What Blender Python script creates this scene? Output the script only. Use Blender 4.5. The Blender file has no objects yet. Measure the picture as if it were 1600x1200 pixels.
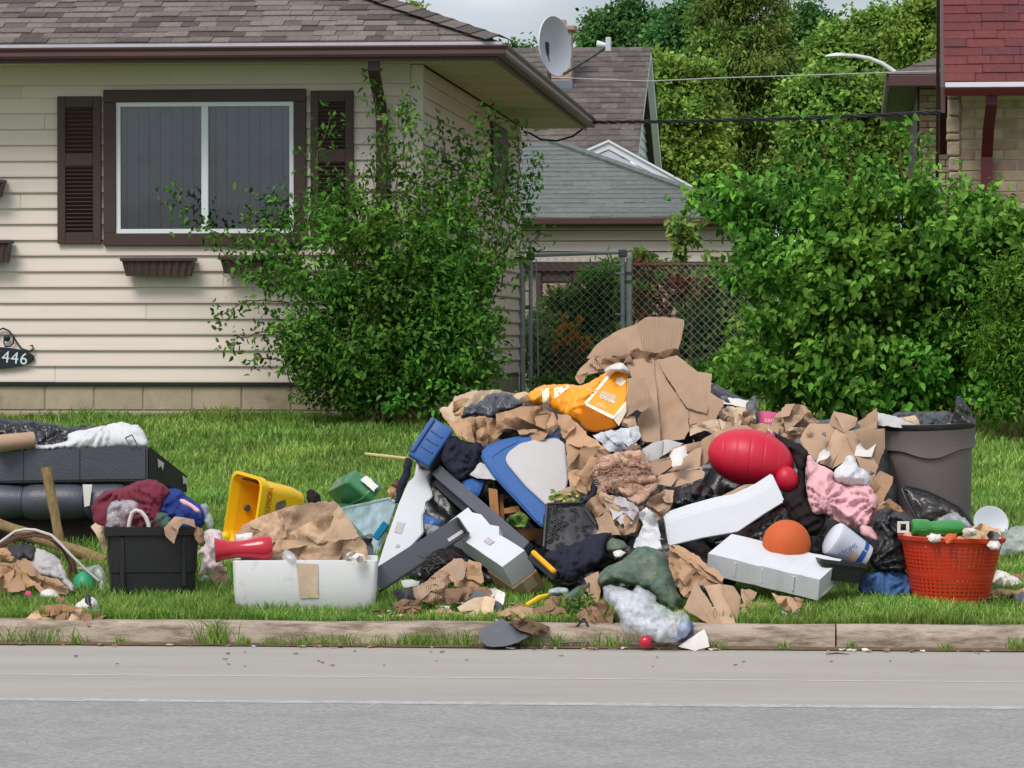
import bpy, bmesh, math, random
import numpy as np
from mathutils import Vector, Matrix, noise
from mathutils.geometry import delaunay_2d_cdt

SC = bpy.context.scene
COL = SC.collection
R_ = math.radians
random.seed(7); np.random.seed(7)

# ------------------------------------------------------------------ camera
F_PX = 6000.0                      # focal length in pixels of the 1600 px wide photograph
CAM = np.array((0.0, -18.75, 1.525))
YAW = R_(5.1); PITCH = math.atan(73 / F_PX)
cam_d = bpy.data.cameras.new('camera'); cam = bpy.data.objects.new('camera', cam_d); COL.objects.link(cam)
cam.location = CAM; cam.rotation_euler = (math.pi / 2 - PITCH, 0, YAW)
cam_d.sensor_width = 36; cam_d.lens = 36 * F_PX / 1600; cam_d.clip_start = .5; cam_d.clip_end = 2000
SC.camera = cam

# ------------------------------------------------------------------ sky and sun (overcast)
SUN_EL, SUN_AZ = R_(52), R_(205)   # azimuth measured clockwise from +Y
W = bpy.data.worlds.new('World'); SC.world = W; W.use_nodes = True
nt = W.node_tree; nt.nodes.clear()
wo = nt.nodes.new('ShaderNodeOutputWorld'); bg = nt.nodes.new('ShaderNodeBackground')
sky = nt.nodes.new('ShaderNodeTexSky'); sky.sky_type = 'NISHITA'; sky.sun_disc = False
sky.sun_elevation = SUN_EL; sky.sun_rotation = SUN_AZ; sky.dust_density = 2.0; sky.air_density = 1.0
tc = nt.nodes.new('ShaderNodeTexCoord'); mp = nt.nodes.new('ShaderNodeMapping')
mp.inputs['Scale'].default_value = (3, 3, 9)
nz = nt.nodes.new('ShaderNodeTexNoise'); nz.inputs['Scale'].default_value = 1.6; nz.inputs['Detail'].default_value = 7
nz.inputs['Distortion'].default_value = .4
rp = nt.nodes.new('ShaderNodeValToRGB'); rp.color_ramp.elements[0].position = .38; rp.color_ramp.elements[1].position = .62
rp.color_ramp.elements[0].color = (.12, .12, .12, 1); rp.color_ramp.elements[1].color = (1, 1, 1, 1)
nz2 = nt.nodes.new('ShaderNodeTexNoise'); nz2.inputs['Scale'].default_value = 3.1; nz2.inputs['Detail'].default_value = 6
rp2 = nt.nodes.new('ShaderNodeValToRGB')
rp2.color_ramp.elements[0].position = .3; rp2.color_ramp.elements[1].position = .7
rp2.color_ramp.elements[0].color = (5.8, 6.4, 7.4, 1); rp2.color_ramp.elements[1].color = (9.8, 10.0, 10.4, 1)
mx = nt.nodes.new('ShaderNodeMix'); mx.data_type = 'RGBA'
nt.links.new(tc.outputs['Generated'], mp.inputs['Vector'])
nt.links.new(mp.outputs['Vector'], nz.inputs['Vector']); nt.links.new(mp.outputs['Vector'], nz2.inputs['Vector'])
nt.links.new(nz.outputs['Fac'], rp.inputs['Fac']); nt.links.new(nz2.outputs['Fac'], rp2.inputs['Fac'])
nt.links.new(rp.outputs['Color'], mx.inputs['Factor'])
nt.links.new(sky.outputs['Color'], mx.inputs['A']); nt.links.new(rp2.outputs['Color'], mx.inputs['B'])
sx_ = nt.nodes.new('ShaderNodeSeparateXYZ'); nt.links.new(tc.outputs['Generated'], sx_.inputs[0])
mr_ = nt.nodes.new('ShaderNodeMapRange'); mr_.inputs['From Min'].default_value = 0; mr_.inputs['From Max'].default_value = 1
mr_.inputs['To Min'].default_value = .80; mr_.inputs['To Max'].default_value = 1.25; nt.links.new(sx_.outputs['Z'], mr_.inputs['Value'])
vm_ = nt.nodes.new('ShaderNodeVectorMath'); vm_.operation = 'SCALE'                # an overcast sky is brighter overhead than at the horizon
nt.links.new(mx.outputs['Result'], vm_.inputs[0]); nt.links.new(mr_.outputs[0], vm_.inputs['Scale'])
nt.links.new(vm_.outputs[0], bg.inputs['Color']); bg.inputs['Strength'].default_value = .082
nt.links.new(bg.outputs['Background'], wo.inputs['Surface'])

sun_d = bpy.data.lights.new('sun', 'SUN'); sun_d.energy = 1.5; sun_d.angle = R_(26); sun_d.color = (1, .96, .9)
sun = bpy.data.objects.new('sun', sun_d); COL.objects.link(sun)
sd = Vector((math.sin(SUN_AZ) * math.cos(SUN_EL), math.cos(SUN_AZ) * math.cos(SUN_EL), math.sin(SUN_EL)))
sun.rotation_euler = (-sd).to_track_quat('-Z', 'Y').to_euler()
SC.view_settings.view_transform = 'Standard'; SC.view_settings.look = 'None'
SC.view_settings.exposure = 0.58; SC.view_settings.gamma = 1
SC.render.engine = 'CYCLES'

# ------------------------------------------------------------------ pixel helpers (1600 x 1200 photograph)
_f = np.array((-math.sin(YAW) * math.cos(PITCH), math.cos(YAW) * math.cos(PITCH), -math.sin(PITCH)))
_r = np.array((math.cos(YAW), math.sin(YAW), 0.0))
_u = np.cross(_r, _f)
def at(px, py, Y):
    d = _f + _r * ((px - 800) / F_PX) + _u * ((600 - py) / F_PX)
    t = (Y - CAM[1]) / d[1]
    return Vector(CAM + d * t)
def at_np(px, py, Y):
    d = _f[None] + np.outer((px - 800) / F_PX, _r) + np.outer((600 - py) / F_PX, _u)
    return CAM[None] + d * ((Y - CAM[1]) / d[:, 1])[:, None]
def proj(p):
    q = np.array(p) - CAM; z = q @ _f
    return 800 + F_PX * (q @ _r) / z, 600 - F_PX * (q @ _u) / z
def ppm(Y): return F_PX / (Y - CAM[1])
def gz(Y):
    if Y < .18: return 0.0
    if Y < 11.7: return .112 + (Y - .18) * .0671
    return .885 + (min(Y, 60) - 11.7) * .004
def YG(px, py):
    a, b = .19, 60
    for _ in range(50):
        m = (a + b) / 2
        if at(px, py, m).z < gz(m): b = m       # the ray is already under the lawn: nearer
        else: a = m
    return a
def Yx(X, px):
    """depth at which the line x = X is seen at column px"""
    a, b = 0, 120
    for _ in range(60):
        m = (a + b) / 2
        if (proj((X, m, 1.5))[0] < px) == (proj((X, 0, 1.5))[0] < px): a = m
        else: b = m
    return a
DIRR, DIRD, DIRU = Vector(_r), Vector((-math.sin(YAW), math.cos(YAW), 0)), Vector((0, 0, 1))

# ------------------------------------------------------------------ materials
def S(r, g, b):
    def l(c):
        c /= 255
        return c / 12.92 if c <= .04045 else ((c + .055) / 1.055) ** 2.4
    return (l(r), l(g), l(b))
def hexs(c, k): return tuple(min(1, x * k) for x in c)
MATS = {}
def new_mat(name):
    m = bpy.data.materials.new(name); m.use_nodes = True
    n = m.node_tree; n.nodes.clear()
    out = n.nodes.new('ShaderNodeOutputMaterial'); b = n.nodes.new('ShaderNodeBsdfPrincipled')
    n.links.new(b.outputs[0], out.inputs[0])
    return m, n, b, out
def mat(name, col, rough=.75, var=.14, vs=5, bump=0, bs=60, spec=.3, dirt=0, dcol=None, dpos=.55, ds=7, metal=0,
        island=0, coat=0, trans=0, wave=0, wscale=90, waxis='X', wcol=.1, tr_alpha=1, stretch=None, sheen=0, vary=0.0):
    m, n, b, out = new_mat(name)
    L = n.links.new
    tcn = n.nodes.new('ShaderNodeTexCoord'); oi = n.nodes.new('ShaderNodeObjectInfo')
    ml = n.nodes.new('ShaderNodeMath'); ml.operation = 'MULTIPLY'; ml.inputs[1].default_value = 41
    L(oi.outputs['Random'], ml.inputs[0])
    ad = n.nodes.new('ShaderNodeVectorMath'); ad.operation = 'ADD'
    L(tcn.outputs['Object'], ad.inputs[0]); L(ml.outputs[0], ad.inputs[1])
    vec = ad.outputs[0]
    if stretch:
        mpn = n.nodes.new('ShaderNodeMapping'); mpn.inputs['Scale'].default_value = stretch; L(vec, mpn.inputs['Vector']); vec = mpn.outputs[0]
    a = n.nodes.new('ShaderNodeTexNoise'); a.inputs['Scale'].default_value = vs; a.inputs['Detail'].default_value = 8; a.inputs['Roughness'].default_value = .62
    L(vec, a.inputs['Vector'])
    r = n.nodes.new('ShaderNodeValToRGB'); r.color_ramp.elements[0].position = .28; r.color_ramp.elements[1].position = .74
    r.color_ramp.elements[0].color = (*hexs(col, 1 - var), 1); r.color_ramp.elements[1].color = (*hexs(col, 1 + var), 1)
    L(a.outputs['Fac'], r.inputs['Fac']); c = r.outputs['Color']
    if dirt:
        d = n.nodes.new('ShaderNodeTexNoise'); d.inputs['Scale'].default_value = ds; d.inputs['Detail'].default_value = 10; d.inputs['Roughness'].default_value = .7
        L(vec, d.inputs['Vector'])
        dr = n.nodes.new('ShaderNodeValToRGB'); dr.color_ramp.elements[0].position = dpos; dr.color_ramp.elements[1].position = dpos + .16
        dr.color_ramp.elements[0].color = (0, 0, 0, 1); dr.color_ramp.elements[1].color = (dirt,) * 3 + (1,)
        L(d.outputs['Fac'], dr.inputs['Fac'])
        x = n.nodes.new('ShaderNodeMix'); x.data_type = 'RGBA'; L(dr.outputs['Color'], x.inputs['Factor']); L(c, x.inputs['A'])
        x.inputs['B'].default_value = (*(dcol or (.06, .045, .03)), 1); c = x.outputs['Result']
    bsrc = None
    if wave:
        w = n.nodes.new('ShaderNodeTexWave'); w.bands_direction = waxis; w.inputs['Scale'].default_value = wscale; w.inputs['Distortion'].default_value = 1.2
        w.inputs['Detail'].default_value = 1.5; w.inputs['Detail Scale'].default_value = .6
        L(vec, w.inputs['Vector']); bsrc = w.outputs['Fac']
        hv = n.nodes.new('ShaderNodeMix'); hv.data_type = 'RGBA'; hv.blend_type = 'MULTIPLY'; hv.inputs['Factor'].default_value = wcol
        L(c, hv.inputs['A']); L(w.outputs['Color'], hv.inputs['B']); c = hv.outputs['Result']
    if island:
        g = n.nodes.new('ShaderNodeNewGeometry'); mr = n.nodes.new('ShaderNodeMapRange')
        mr.inputs['To Min'].default_value = 1 - island; mr.inputs['To Max'].default_value = 1 + island
        L(g.outputs['Random Per Island'], mr.inputs['Value'])
        hs = n.nodes.new('ShaderNodeHueSaturation'); L(mr.outputs[0], hs.inputs['Value']); L(c, hs.inputs['Color']); c = hs.outputs['Color']
    if 0 < vary:
        mv = n.nodes.new('ShaderNodeMapRange'); mv.inputs['To Min'].default_value = 1 - vary; mv.inputs['To Max'].default_value = 1 + vary * .6; L(oi.outputs['Random'], mv.inputs['Value'])
        hv2 = n.nodes.new('ShaderNodeHueSaturation'); L(mv.outputs[0], hv2.inputs['Value']); L(c, hv2.inputs['Color']); c = hv2.outputs['Color']
    L(c, b.inputs['Base Color'])
    b.inputs['Roughness'].default_value = rough; b.inputs['Metallic'].default_value = metal
    b.inputs['Specular IOR Level'].default_value = spec
    if coat: b.inputs['Coat Weight'].default_value = coat
    if sheen: b.inputs['Sheen Weight'].default_value = sheen
    if trans: b.inputs['Transmission Weight'].default_value = trans
    if tr_alpha < 1: b.inputs['Alpha'].default_value = tr_alpha
    if bump:
        bn = n.nodes.new('ShaderNodeTexNoise'); bn.inputs['Scale'].default_value = bs; bn.inputs['Detail'].default_value = 6
        L(vec, bn.inputs['Vector'])
        bp = n.nodes.new('ShaderNodeBump'); bp.inputs['Strength'].default_value = bump; bp.inputs['Distance'].default_value = .01
        L(bn.outputs['Fac'], bp.inputs['Height'])
        nrm = bp.outputs[0]
        if bsrc:
            b2 = n.nodes.new('ShaderNodeBump'); b2.inputs['Strength'].default_value = .6; b2.inputs['Distance'].default_value = .004
            L(bsrc, b2.inputs['Height']); L(nrm, b2.inputs['Normal']); nrm = b2.outputs[0]
        L(nrm, b.inputs['Normal'])
    MATS[name] = m
    return m
def leaf_mat(name, c0, c1, c2=None, tl=.35, rough=.5):
    m, n, b, out = new_mat(name); L = n.links.new
    g = n.nodes.new('ShaderNodeNewGeometry'); r = n.nodes.new('ShaderNodeValToRGB')
    r.color_ramp.elements[0].color = (*c0, 1); r.color_ramp.elements[1].color = (*c1, 1)
    if c2:
        e = r.color_ramp.elements.new(.90); e.color = (*c1, 1); r.color_ramp.elements[-1].color = (*c2, 1)
    ns = n.nodes.new('ShaderNodeTexNoise'); ns.inputs['Scale'].default_value = 1.3; ns.inputs['Detail'].default_value = 3
    tcn = n.nodes.new('ShaderNodeTexCoord'); L(tcn.outputs['Object'], ns.inputs['Vector'])
    mr = n.nodes.new('ShaderNodeMapRange'); mr.inputs['From Min'].default_value = .3; mr.inputs['From Max'].default_value = .7
    mr.inputs['To Min'].default_value = .55; mr.inputs['To Max'].default_value = 1.35; L(ns.outputs['Fac'], mr.inputs['Value'])
    L(g.outputs['Random Per Island'], r.inputs['Fac'])
    hs = n.nodes.new('ShaderNodeHueSaturation'); L(mr.outputs[0], hs.inputs['Value']); L(r.outputs['Color'], hs.inputs['Color'])
    nh = n.nodes.new('ShaderNodeTexNoise'); nh.inputs['Scale'].default_value = .9; nh.inputs['Detail'].default_value = 4; L(tcn.outputs['Object'], nh.inputs['Vector'])
    mh = n.nodes.new('ShaderNodeMapRange'); mh.inputs['From Min'].default_value = .32; mh.inputs['From Max'].default_value = .68
    mh.inputs['To Min'].default_value = .488; mh.inputs['To Max'].default_value = .522; L(nh.outputs['Fac'], mh.inputs['Value']); L(mh.outputs[0], hs.inputs['Hue'])
    L(hs.outputs['Color'], b.inputs['Base Color']); b.inputs['Roughness'].default_value = max(.55, rough); b.inputs['Specular IOR Level'].default_value = .1
    t = n.nodes.new('ShaderNodeBsdfTranslucent'); L(hs.outputs['Color'], t.inputs['Color'])
    ms = n.nodes.new('ShaderNodeMixShader'); ms.inputs[0].default_value = tl
    L(b.outputs[0], ms.inputs[1]); L(t.outputs[0], ms.inputs[2]); L(ms.outputs[0], out.inputs[0])
    MATS[name] = m
    return m
def film_mat(name, col, alpha=.4, rough=.18, refl=.12):
    """thin clear plastic or glass: part see-through, part diffuse haze, part gloss"""
    m, n, b, out = new_mat(name); L = n.links.new
    b.inputs['Base Color'].default_value = (*col, 1); b.inputs['Roughness'].default_value = rough
    b.inputs['Specular IOR Level'].default_value = .6; b.inputs['Alpha'].default_value = alpha
    tcn = n.nodes.new('ShaderNodeTexCoord'); a = n.nodes.new('ShaderNodeTexNoise'); a.inputs['Scale'].default_value = 14; a.inputs['Detail'].default_value = 5
    L(tcn.outputs['Object'], a.inputs['Vector'])
    mr = n.nodes.new('ShaderNodeMapRange'); mr.inputs['From Min'].default_value = .3; mr.inputs['From Max'].default_value = .7
    mr.inputs['To Min'].default_value = alpha * .55; mr.inputs['To Max'].default_value = min(1, alpha * 1.5)
    L(a.outputs['Fac'], mr.inputs['Value']); L(mr.outputs[0], b.inputs['Alpha'])
    MATS[name] = m
    return m
def glass_mat(name):
    m, n, b, out = new_mat(name); L = n.links.new
    t = n.nodes.new('ShaderNodeBsdfTransparent'); t.inputs['Color'].default_value = (.62, .66, .72, 1)
    gl = n.nodes.new('ShaderNodeBsdfGlossy'); gl.inputs['Roughness'].default_value = .02; gl.inputs['Color'].default_value = (.85, .92, 1, 1)
    nb = n.nodes.new('ShaderNodeTexNoise'); nb.inputs['Scale'].default_value = 1.6; nb.inputs['Detail'].default_value = 2; tg = n.nodes.new('ShaderNodeTexCoord'); L(tg.outputs['Object'], nb.inputs['Vector'])
    bw = n.nodes.new('ShaderNodeBump'); bw.inputs['Strength'].default_value = .5; bw.inputs['Distance'].default_value = .012; L(nb.outputs['Fac'], bw.inputs['Height']); L(bw.outputs[0], gl.inputs['Normal'])
    fr = n.nodes.new('ShaderNodeFresnel'); fr.inputs['IOR'].default_value = 1.75
    ms = n.nodes.new('ShaderNodeMixShader'); L(fr.outputs[0], ms.inputs[0]); L(t.outputs[0], ms.inputs[1]); L(gl.outputs[0], ms.inputs[2])
    L(ms.outputs[0], out.inputs[0]); MATS[name] = m
    return m

mat('siding', S(222, 208, 196), .55, .05, 3, .05, 200, dirt=.25, dcol=S(150, 140, 120), dpos=.6, ds=2.5, stretch=(.4, 1, 2.5), vary=.05)
mat('sheath', S(150, 140, 125), .9)
mat('trim_beige', S(212, 202, 188), .5, .05)
mat('soffit', S(206, 196, 160), .6, .06)
mat('brown_paint', S(74, 58, 54), .5, .12, 4, .05)
mat('gutter_brown', S(84, 58, 56), .38, .1, 3, spec=.45)
mat('drip_metal', S(186, 186, 194), .45, .1, metal=.0)
mat('shingle_a', S(112, 104, 98), .95, .3, 30, .6, 300, dirt=.4, dcol=S(90, 76, 70), ds=10)
mat('shingle_b', S(126, 117, 109), .95, .3, 30, .6, 300, dirt=.4, dcol=S(110, 96, 88), ds=10)
mat('shingle_c', S(100, 91, 86), .95, .3, 30, .6, 300)
mat('shingle_d', S(86, 77, 73), .95, .3, 30, .6, 300)
mat('block', S(178, 162, 138), .95, .18, 4, .5, 120, dirt=.5, dcol=S(110, 96, 78), ds=5, vary=.05)
mat('mortar', S(172, 160, 142), .95)
mat('white_vinyl', S(226, 230, 232), .4, .04)
mat('blind', S(196, 190, 190), .7, .06)
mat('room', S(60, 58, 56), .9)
glass_mat('glass')
mat('red_a', S(106, 56, 56), .95, .25, 30, .6, 300, dirt=.3, dcol=S(110, 50, 52), ds=8)
mat('red_b', S(114, 60, 59), .95, .25, 30, .6, 300)
mat('red_c', S(98, 56, 58), .95, .25, 30, .6, 300)
mat('maroon', S(92, 34, 40), .35, .08, 3, spec=.5)
mat('brick_a', S(184, 164, 134), .9, .2, 12, .6, 80)
mat('brick_b', S(172, 144, 124), .9, .2, 12, .6, 80)
mat('brick_c', S(194, 176, 148), .9, .2, 12, .6, 80)
mat('rough_stone', S(176, 156, 134), .95, .35, 14, .9, 40)
mat('grey_shingle', S(104, 110, 106), .95, .25, 12, .5, 200, dirt=.4, dcol=S(84, 92, 90), ds=4, island=.12)
mat('brown_shingle', S(98, 90, 86), .95, .3, 9, .5, 200, island=.22)
mat('chimney_brick', S(186, 130, 92), .9, .25, 8)
mat('flashing', S(120, 130, 146), .4, .1, metal=.5)
mat('dish_grey', S(196, 202, 210), .4, .05)
mat('galv', S(168, 176, 180), .5, .15, 20, metal=.15)
mat('galv_dark', S(104, 108, 110), .5, .2, 20, metal=.4)
mat('rust_rail', S(96, 66, 56), .7, .3, 20)
mat('black_cable', S(34, 34, 36), .6)
mat('pale_cable', S(186, 190, 186), .6)
mat('lamp_metal', S(206, 210, 208), .45, .08)
mat('pane_pink', S(176, 150, 140), .3, .1, 6, spec=.6)
mat('bark', S(92, 74, 60), .95, .3, 8, .8, 20, stretch=(3, 3, .6))
mat('twig', S(98, 78, 54), .9, .25, 20)
# ground
mat('lawn', S(84, 104, 48), .95, .35, 1.6, .8, 30, dirt=.6, dcol=S(92, 76, 54), dpos=.6, ds=2)
mat('kerb', S(172, 156, 140), .92, .24, 5, .6, 120, dirt=.85, dcol=S(104, 86, 70), dpos=.45, ds=6, stretch=(.6, 1, 3))
mat('soil', S(104, 84, 64), .95, .35, 12, .9, 60)
mat('lane', S(162, 156, 147), .93, .1, 2.4, .35, 160, dirt=.28, dcol=S(150, 142, 134), dpos=.5, ds=30, stretch=(.16, 1, 1))
mat('asphalt', S(152, 149, 145), .9, .36, 48, .6, 120, dirt=.4, dcol=S(128, 126, 123), dpos=.46, ds=2.2)
mat('road_paint', S(182, 182, 180), .8, .14, 18, .2, 120, dirt=.9, dcol=S(150, 148, 145), dpos=.42, ds=26)
mat('joint_line', S(196, 190, 178), .8, .1, 10, dirt=.6, dcol=S(160, 152, 142), dpos=.5, ds=9)
# foliage
leaf_mat('grass', S(88, 128, 46), S(170, 200, 100), S(208, 200, 140), .4, .55)
leaf_mat('leaf_shrub', S(46, 92, 32), S(122, 172, 70), None, .35, .42)
leaf_mat('leaf_big', S(46, 98, 34), S(146, 198, 80), None, .38, .38)
leaf_mat('leaf_fine', S(66, 116, 38), S(146, 194, 76), None, .4, .5)
leaf_mat('leaf_dark', S(48, 90, 44), S(112, 154, 82), None, .3)
leaf_mat('leaf_mid', S(80, 118, 46), S(164, 194, 92), None, .35)
leaf_mat('leaf_yellow', S(100, 132, 50), S(176, 200, 96), None, .38)
leaf_mat('leaf_cedar', S(72, 102, 40), S(140, 164, 80), S(146, 130, 80), .3)
leaf_mat('leaf_red', S(104, 66, 44), S(160, 92, 66), S(120, 150, 70), .3)
leaf_mat('leaf_garden', S(84, 124, 64), S(170, 196, 104), S(196, 190, 110), .45)
leaf_mat('petal', S(214, 140, 24), S(240, 176, 50), None, .3)
# rubbish
mat('cardboard', S(176, 146, 120), .85, .12, 5, .15, 90, dirt=.6, dcol=S(140, 108, 80), dpos=.6, ds=4, vary=.22)
mat('cardboard_rib', S(180, 150, 124), .85, .1, 4, .15, 90, wave=1, wscale=34, waxis='X', wcol=.13, vary=.05)
mat('cardboard_lt', S(204, 178, 148), .85, .1, 5, .15, 90, dirt=.6, dcol=S(160, 130, 100), ds=5, vary=.22)
mat('paper_brown', S(176, 140, 108), .8, .16, 6, .25, 60, dirt=.6, dcol=S(134, 98, 66), dpos=.58, ds=6, vary=.22)
mat('paper_dark', S(134, 104, 80), .85, .2, 7, .25, 60, dirt=.6, dcol=S(92, 68, 48), ds=6, vary=.22)
mat('paper_dirty', S(188, 158, 128), .8, .16, 6, .3, 60, dirt=.6, dcol=S(120, 96, 80), dpos=.54, ds=9, vary=.22)
mat('black_bag', S(26, 26, 28), .32, .3, 8, .35, 35, spec=.55)
mat('bag_grey', S(70, 72, 78), .35, .3, 8, .3, 40, spec=.5)
mat('black_cloth', S(34, 26, 26), .9, .4, 12, .4, 120)
mat('navy_cloth', S(32, 32, 48), .85, .3, 9, .3, 120)
mat('white_cloth', S(204, 204, 206), .8, .08, 6, .2, 60, dirt=.3, dcol=S(160, 156, 150), ds=8)
mat('grey_cloth', S(186, 180, 180), .85, .15, 8, .2, 80, dirt=.3, dcol=S(120, 112, 110), ds=9)
mat('maroon_cloth', S(112, 44, 58), .9, .2, 9, .3, 140)
mat('blue_cloth', S(36, 56, 122), .85, .25, 8, .3, 140)
mat('green_cloth', S(70, 92, 84), .9, .25, 9, .3, 120)
mat('pink_cloth', S(222, 172, 176), .85, .1, 7, .2, 120)
mat('jeans', S(66, 100, 148), .9, .35, 12, .4, 160)
mat('camo', S(88, 106, 92), .9, .4, 16, .5, 90, dirt=.7, dcol=S(140, 138, 108), dpos=.5, ds=13)
mat('netting', S(196, 160, 136), .9, .22, 30, .9, 90, dirt=.5, dcol=S(132, 96, 76), ds=22)
mat('foam', S(206, 208, 211), .65, .03, 6, .25, 220, spec=.25, dirt=.22, dcol=S(150, 144, 134), dpos=.58, ds=7)
mat('foam_dirty', S(212, 212, 211), .65, .04, 6, .25, 220, spec=.25, dirt=.5, dcol=S(128, 116, 100), dpos=.57, ds=8)
mat('tape', S(200, 176, 150), .4, .14, 14, dirt=.6, dcol=S(226, 218, 206), ds=20)
mat('black_plastic', S(36, 36, 38), .42, .2, 5, .1, 60, spec=.45, dirt=.3, dcol=S(80, 76, 72), dpos=.6, ds=5)
mat('grey_metal', S(84, 86, 92), .38, .08, 4, spec=.5, dirt=.25, dcol=S(120, 120, 122), ds=7)
mat('dark_metal', S(40, 40, 44), .4, .1, 4, spec=.5)
mat('vinyl_black', S(72, 74, 84), .42, .14, 5, .25, 70, spec=.5, dirt=.3, dcol=S(110, 108, 108), dpos=.58, ds=4)
mat('vinyl_end', S(40, 42, 40), .7, .2, 5)
mat('yellow', S(246, 196, 20), .38, .06, 4, spec=.5, dirt=.5, dcol=S(150, 100, 30), dpos=.66, ds=7)
mat('yellow_in', S(236, 170, 18), .45, .1, 4, spec=.4, dirt=.6, dcol=S(150, 84, 20), dpos=.62, ds=5)
mat('rust', S(92, 52, 26), .9, .4, 18, .6, 60)
mat('red_print', S(214, 70, 28), .6, .1)
mat('sticker_grey', S(112, 106, 92), .7, .35, 40, dirt=.6, dcol=S(190, 160, 60), ds=30)
mat('red_glass', S(186, 22, 48), .2, .1, 4, spec=.6, coat=.2)
mat('red_vinyl', S(196, 28, 54), .42, .06, 4, .08, 30, spec=.4, coat=.0)
mat('orange_rubber', S(198, 92, 44), .6, .08, 6, .3, 260)
mat('orange_plastic', S(202, 58, 32), .4, .08, 5, spec=.45, dirt=.25, dcol=S(160, 70, 40), ds=8)
mat('orange_bag', S(246, 156, 18), .35, .07, 5, .12, 30, spec=.5, dirt=.25, dcol=S(200, 110, 20), dpos=.62, ds=7)
mat('orange_dark', S(206, 118, 16), .4, .2, 6, spec=.5, dirt=.4, dcol=S(120, 70, 20), ds=8)
mat('white_print', S(244, 232, 208), .4, .06)
mat('label_white', S(214, 210, 204), .6, .06, 20, dirt=.3, dcol=S(190, 186, 180), dpos=.6, ds=30)
mat('can_grey', S(118, 106, 106), .5, .1, 3, .12, 60, spec=.4, dirt=.25, dcol=S(150, 138, 132), dpos=.58, ds=4)
mat('blue_plastic', S(48, 92, 152), .42, .1, 4, .06, 60, spec=.45, dirt=.3, dcol=S(92, 120, 156), dpos=.58, ds=6)
mat('grey_panel', S(186, 182, 180), .65, .08, 4, .1, 80, dirt=.35, dcol=S(130, 122, 118), dpos=.62, ds=14)
mat('wood', S(150, 106, 66), .8, .25, 5, .3, 30, stretch=(4, 4, .7))
mat('wood_pale', S(206, 184, 130), .7, .15, 10)
mat('wood_old', S(132, 112, 76), .9, .35, 9, .6, 30, stretch=(6, 6, .8))
mat('green_plastic', S(58, 124, 78), .25, .12, 5, spec=.6, coat=.3)
mat('green_glass', S(40, 134, 50), .12, .12, 5, spec=.7, coat=.5)
mat('teal', S(48, 160, 118), .4, .1, 5)
mat('bottle_dark', S(74, 96, 82), .25, .25, 9, spec=.6)
mat('blue_print', S(44, 84, 150), .5, .15, 10)
mat('pail_white', S(204, 207, 218), .35, .04, 5, spec=.45, trans=0)
mat('magenta', S(206, 84, 128), .6, .12, 8)
mat('pale_blue_strip', S(164, 180, 190), .45, .08, 5)
mat('grate_black', S(60, 60, 62), .55, .3, 14, .5, 40)
mat('yellow_grip', S(240, 170, 30), .4, .06)
mat('cyan_plastic', S(30, 130, 172), .35, .08)
mat('pink_bit', S(214, 60, 120), .6, .1)
mat('litter_white', S(214, 208, 200), .8, .14, 20, dirt=.4, dcol=S(150, 136, 118), ds=16)
mat('litter_brown', S(150, 112, 80), .9, .3, 20)
mat('litter_tan', S(196, 164, 126), .9, .25, 20)
mat('litter_grey', S(104, 104, 104), .8, .3, 20)
mat('sign_black', S(38, 42, 50), .5, .15, 12)
mat('sign_digit', S(214, 224, 230), .5, .05)
mat('wire_brown', S(112, 80, 68), .8, .3, 14)
mat('cord_white', S(206, 200, 192), .6, .1)
mat('tan_strap', S(190, 168, 130), .8)
film_mat('clear_film', S(226, 230, 236), .34, .12)
film_mat('milky_film', S(216, 218, 224), .62, .2)
film_mat('clear_bin', S(176, 198, 208), .62, .2)
film_mat('dark_film', S(52, 50, 48), .8, .3)
film_mat('pink_film', S(232, 208, 212), .8, .3)

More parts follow.
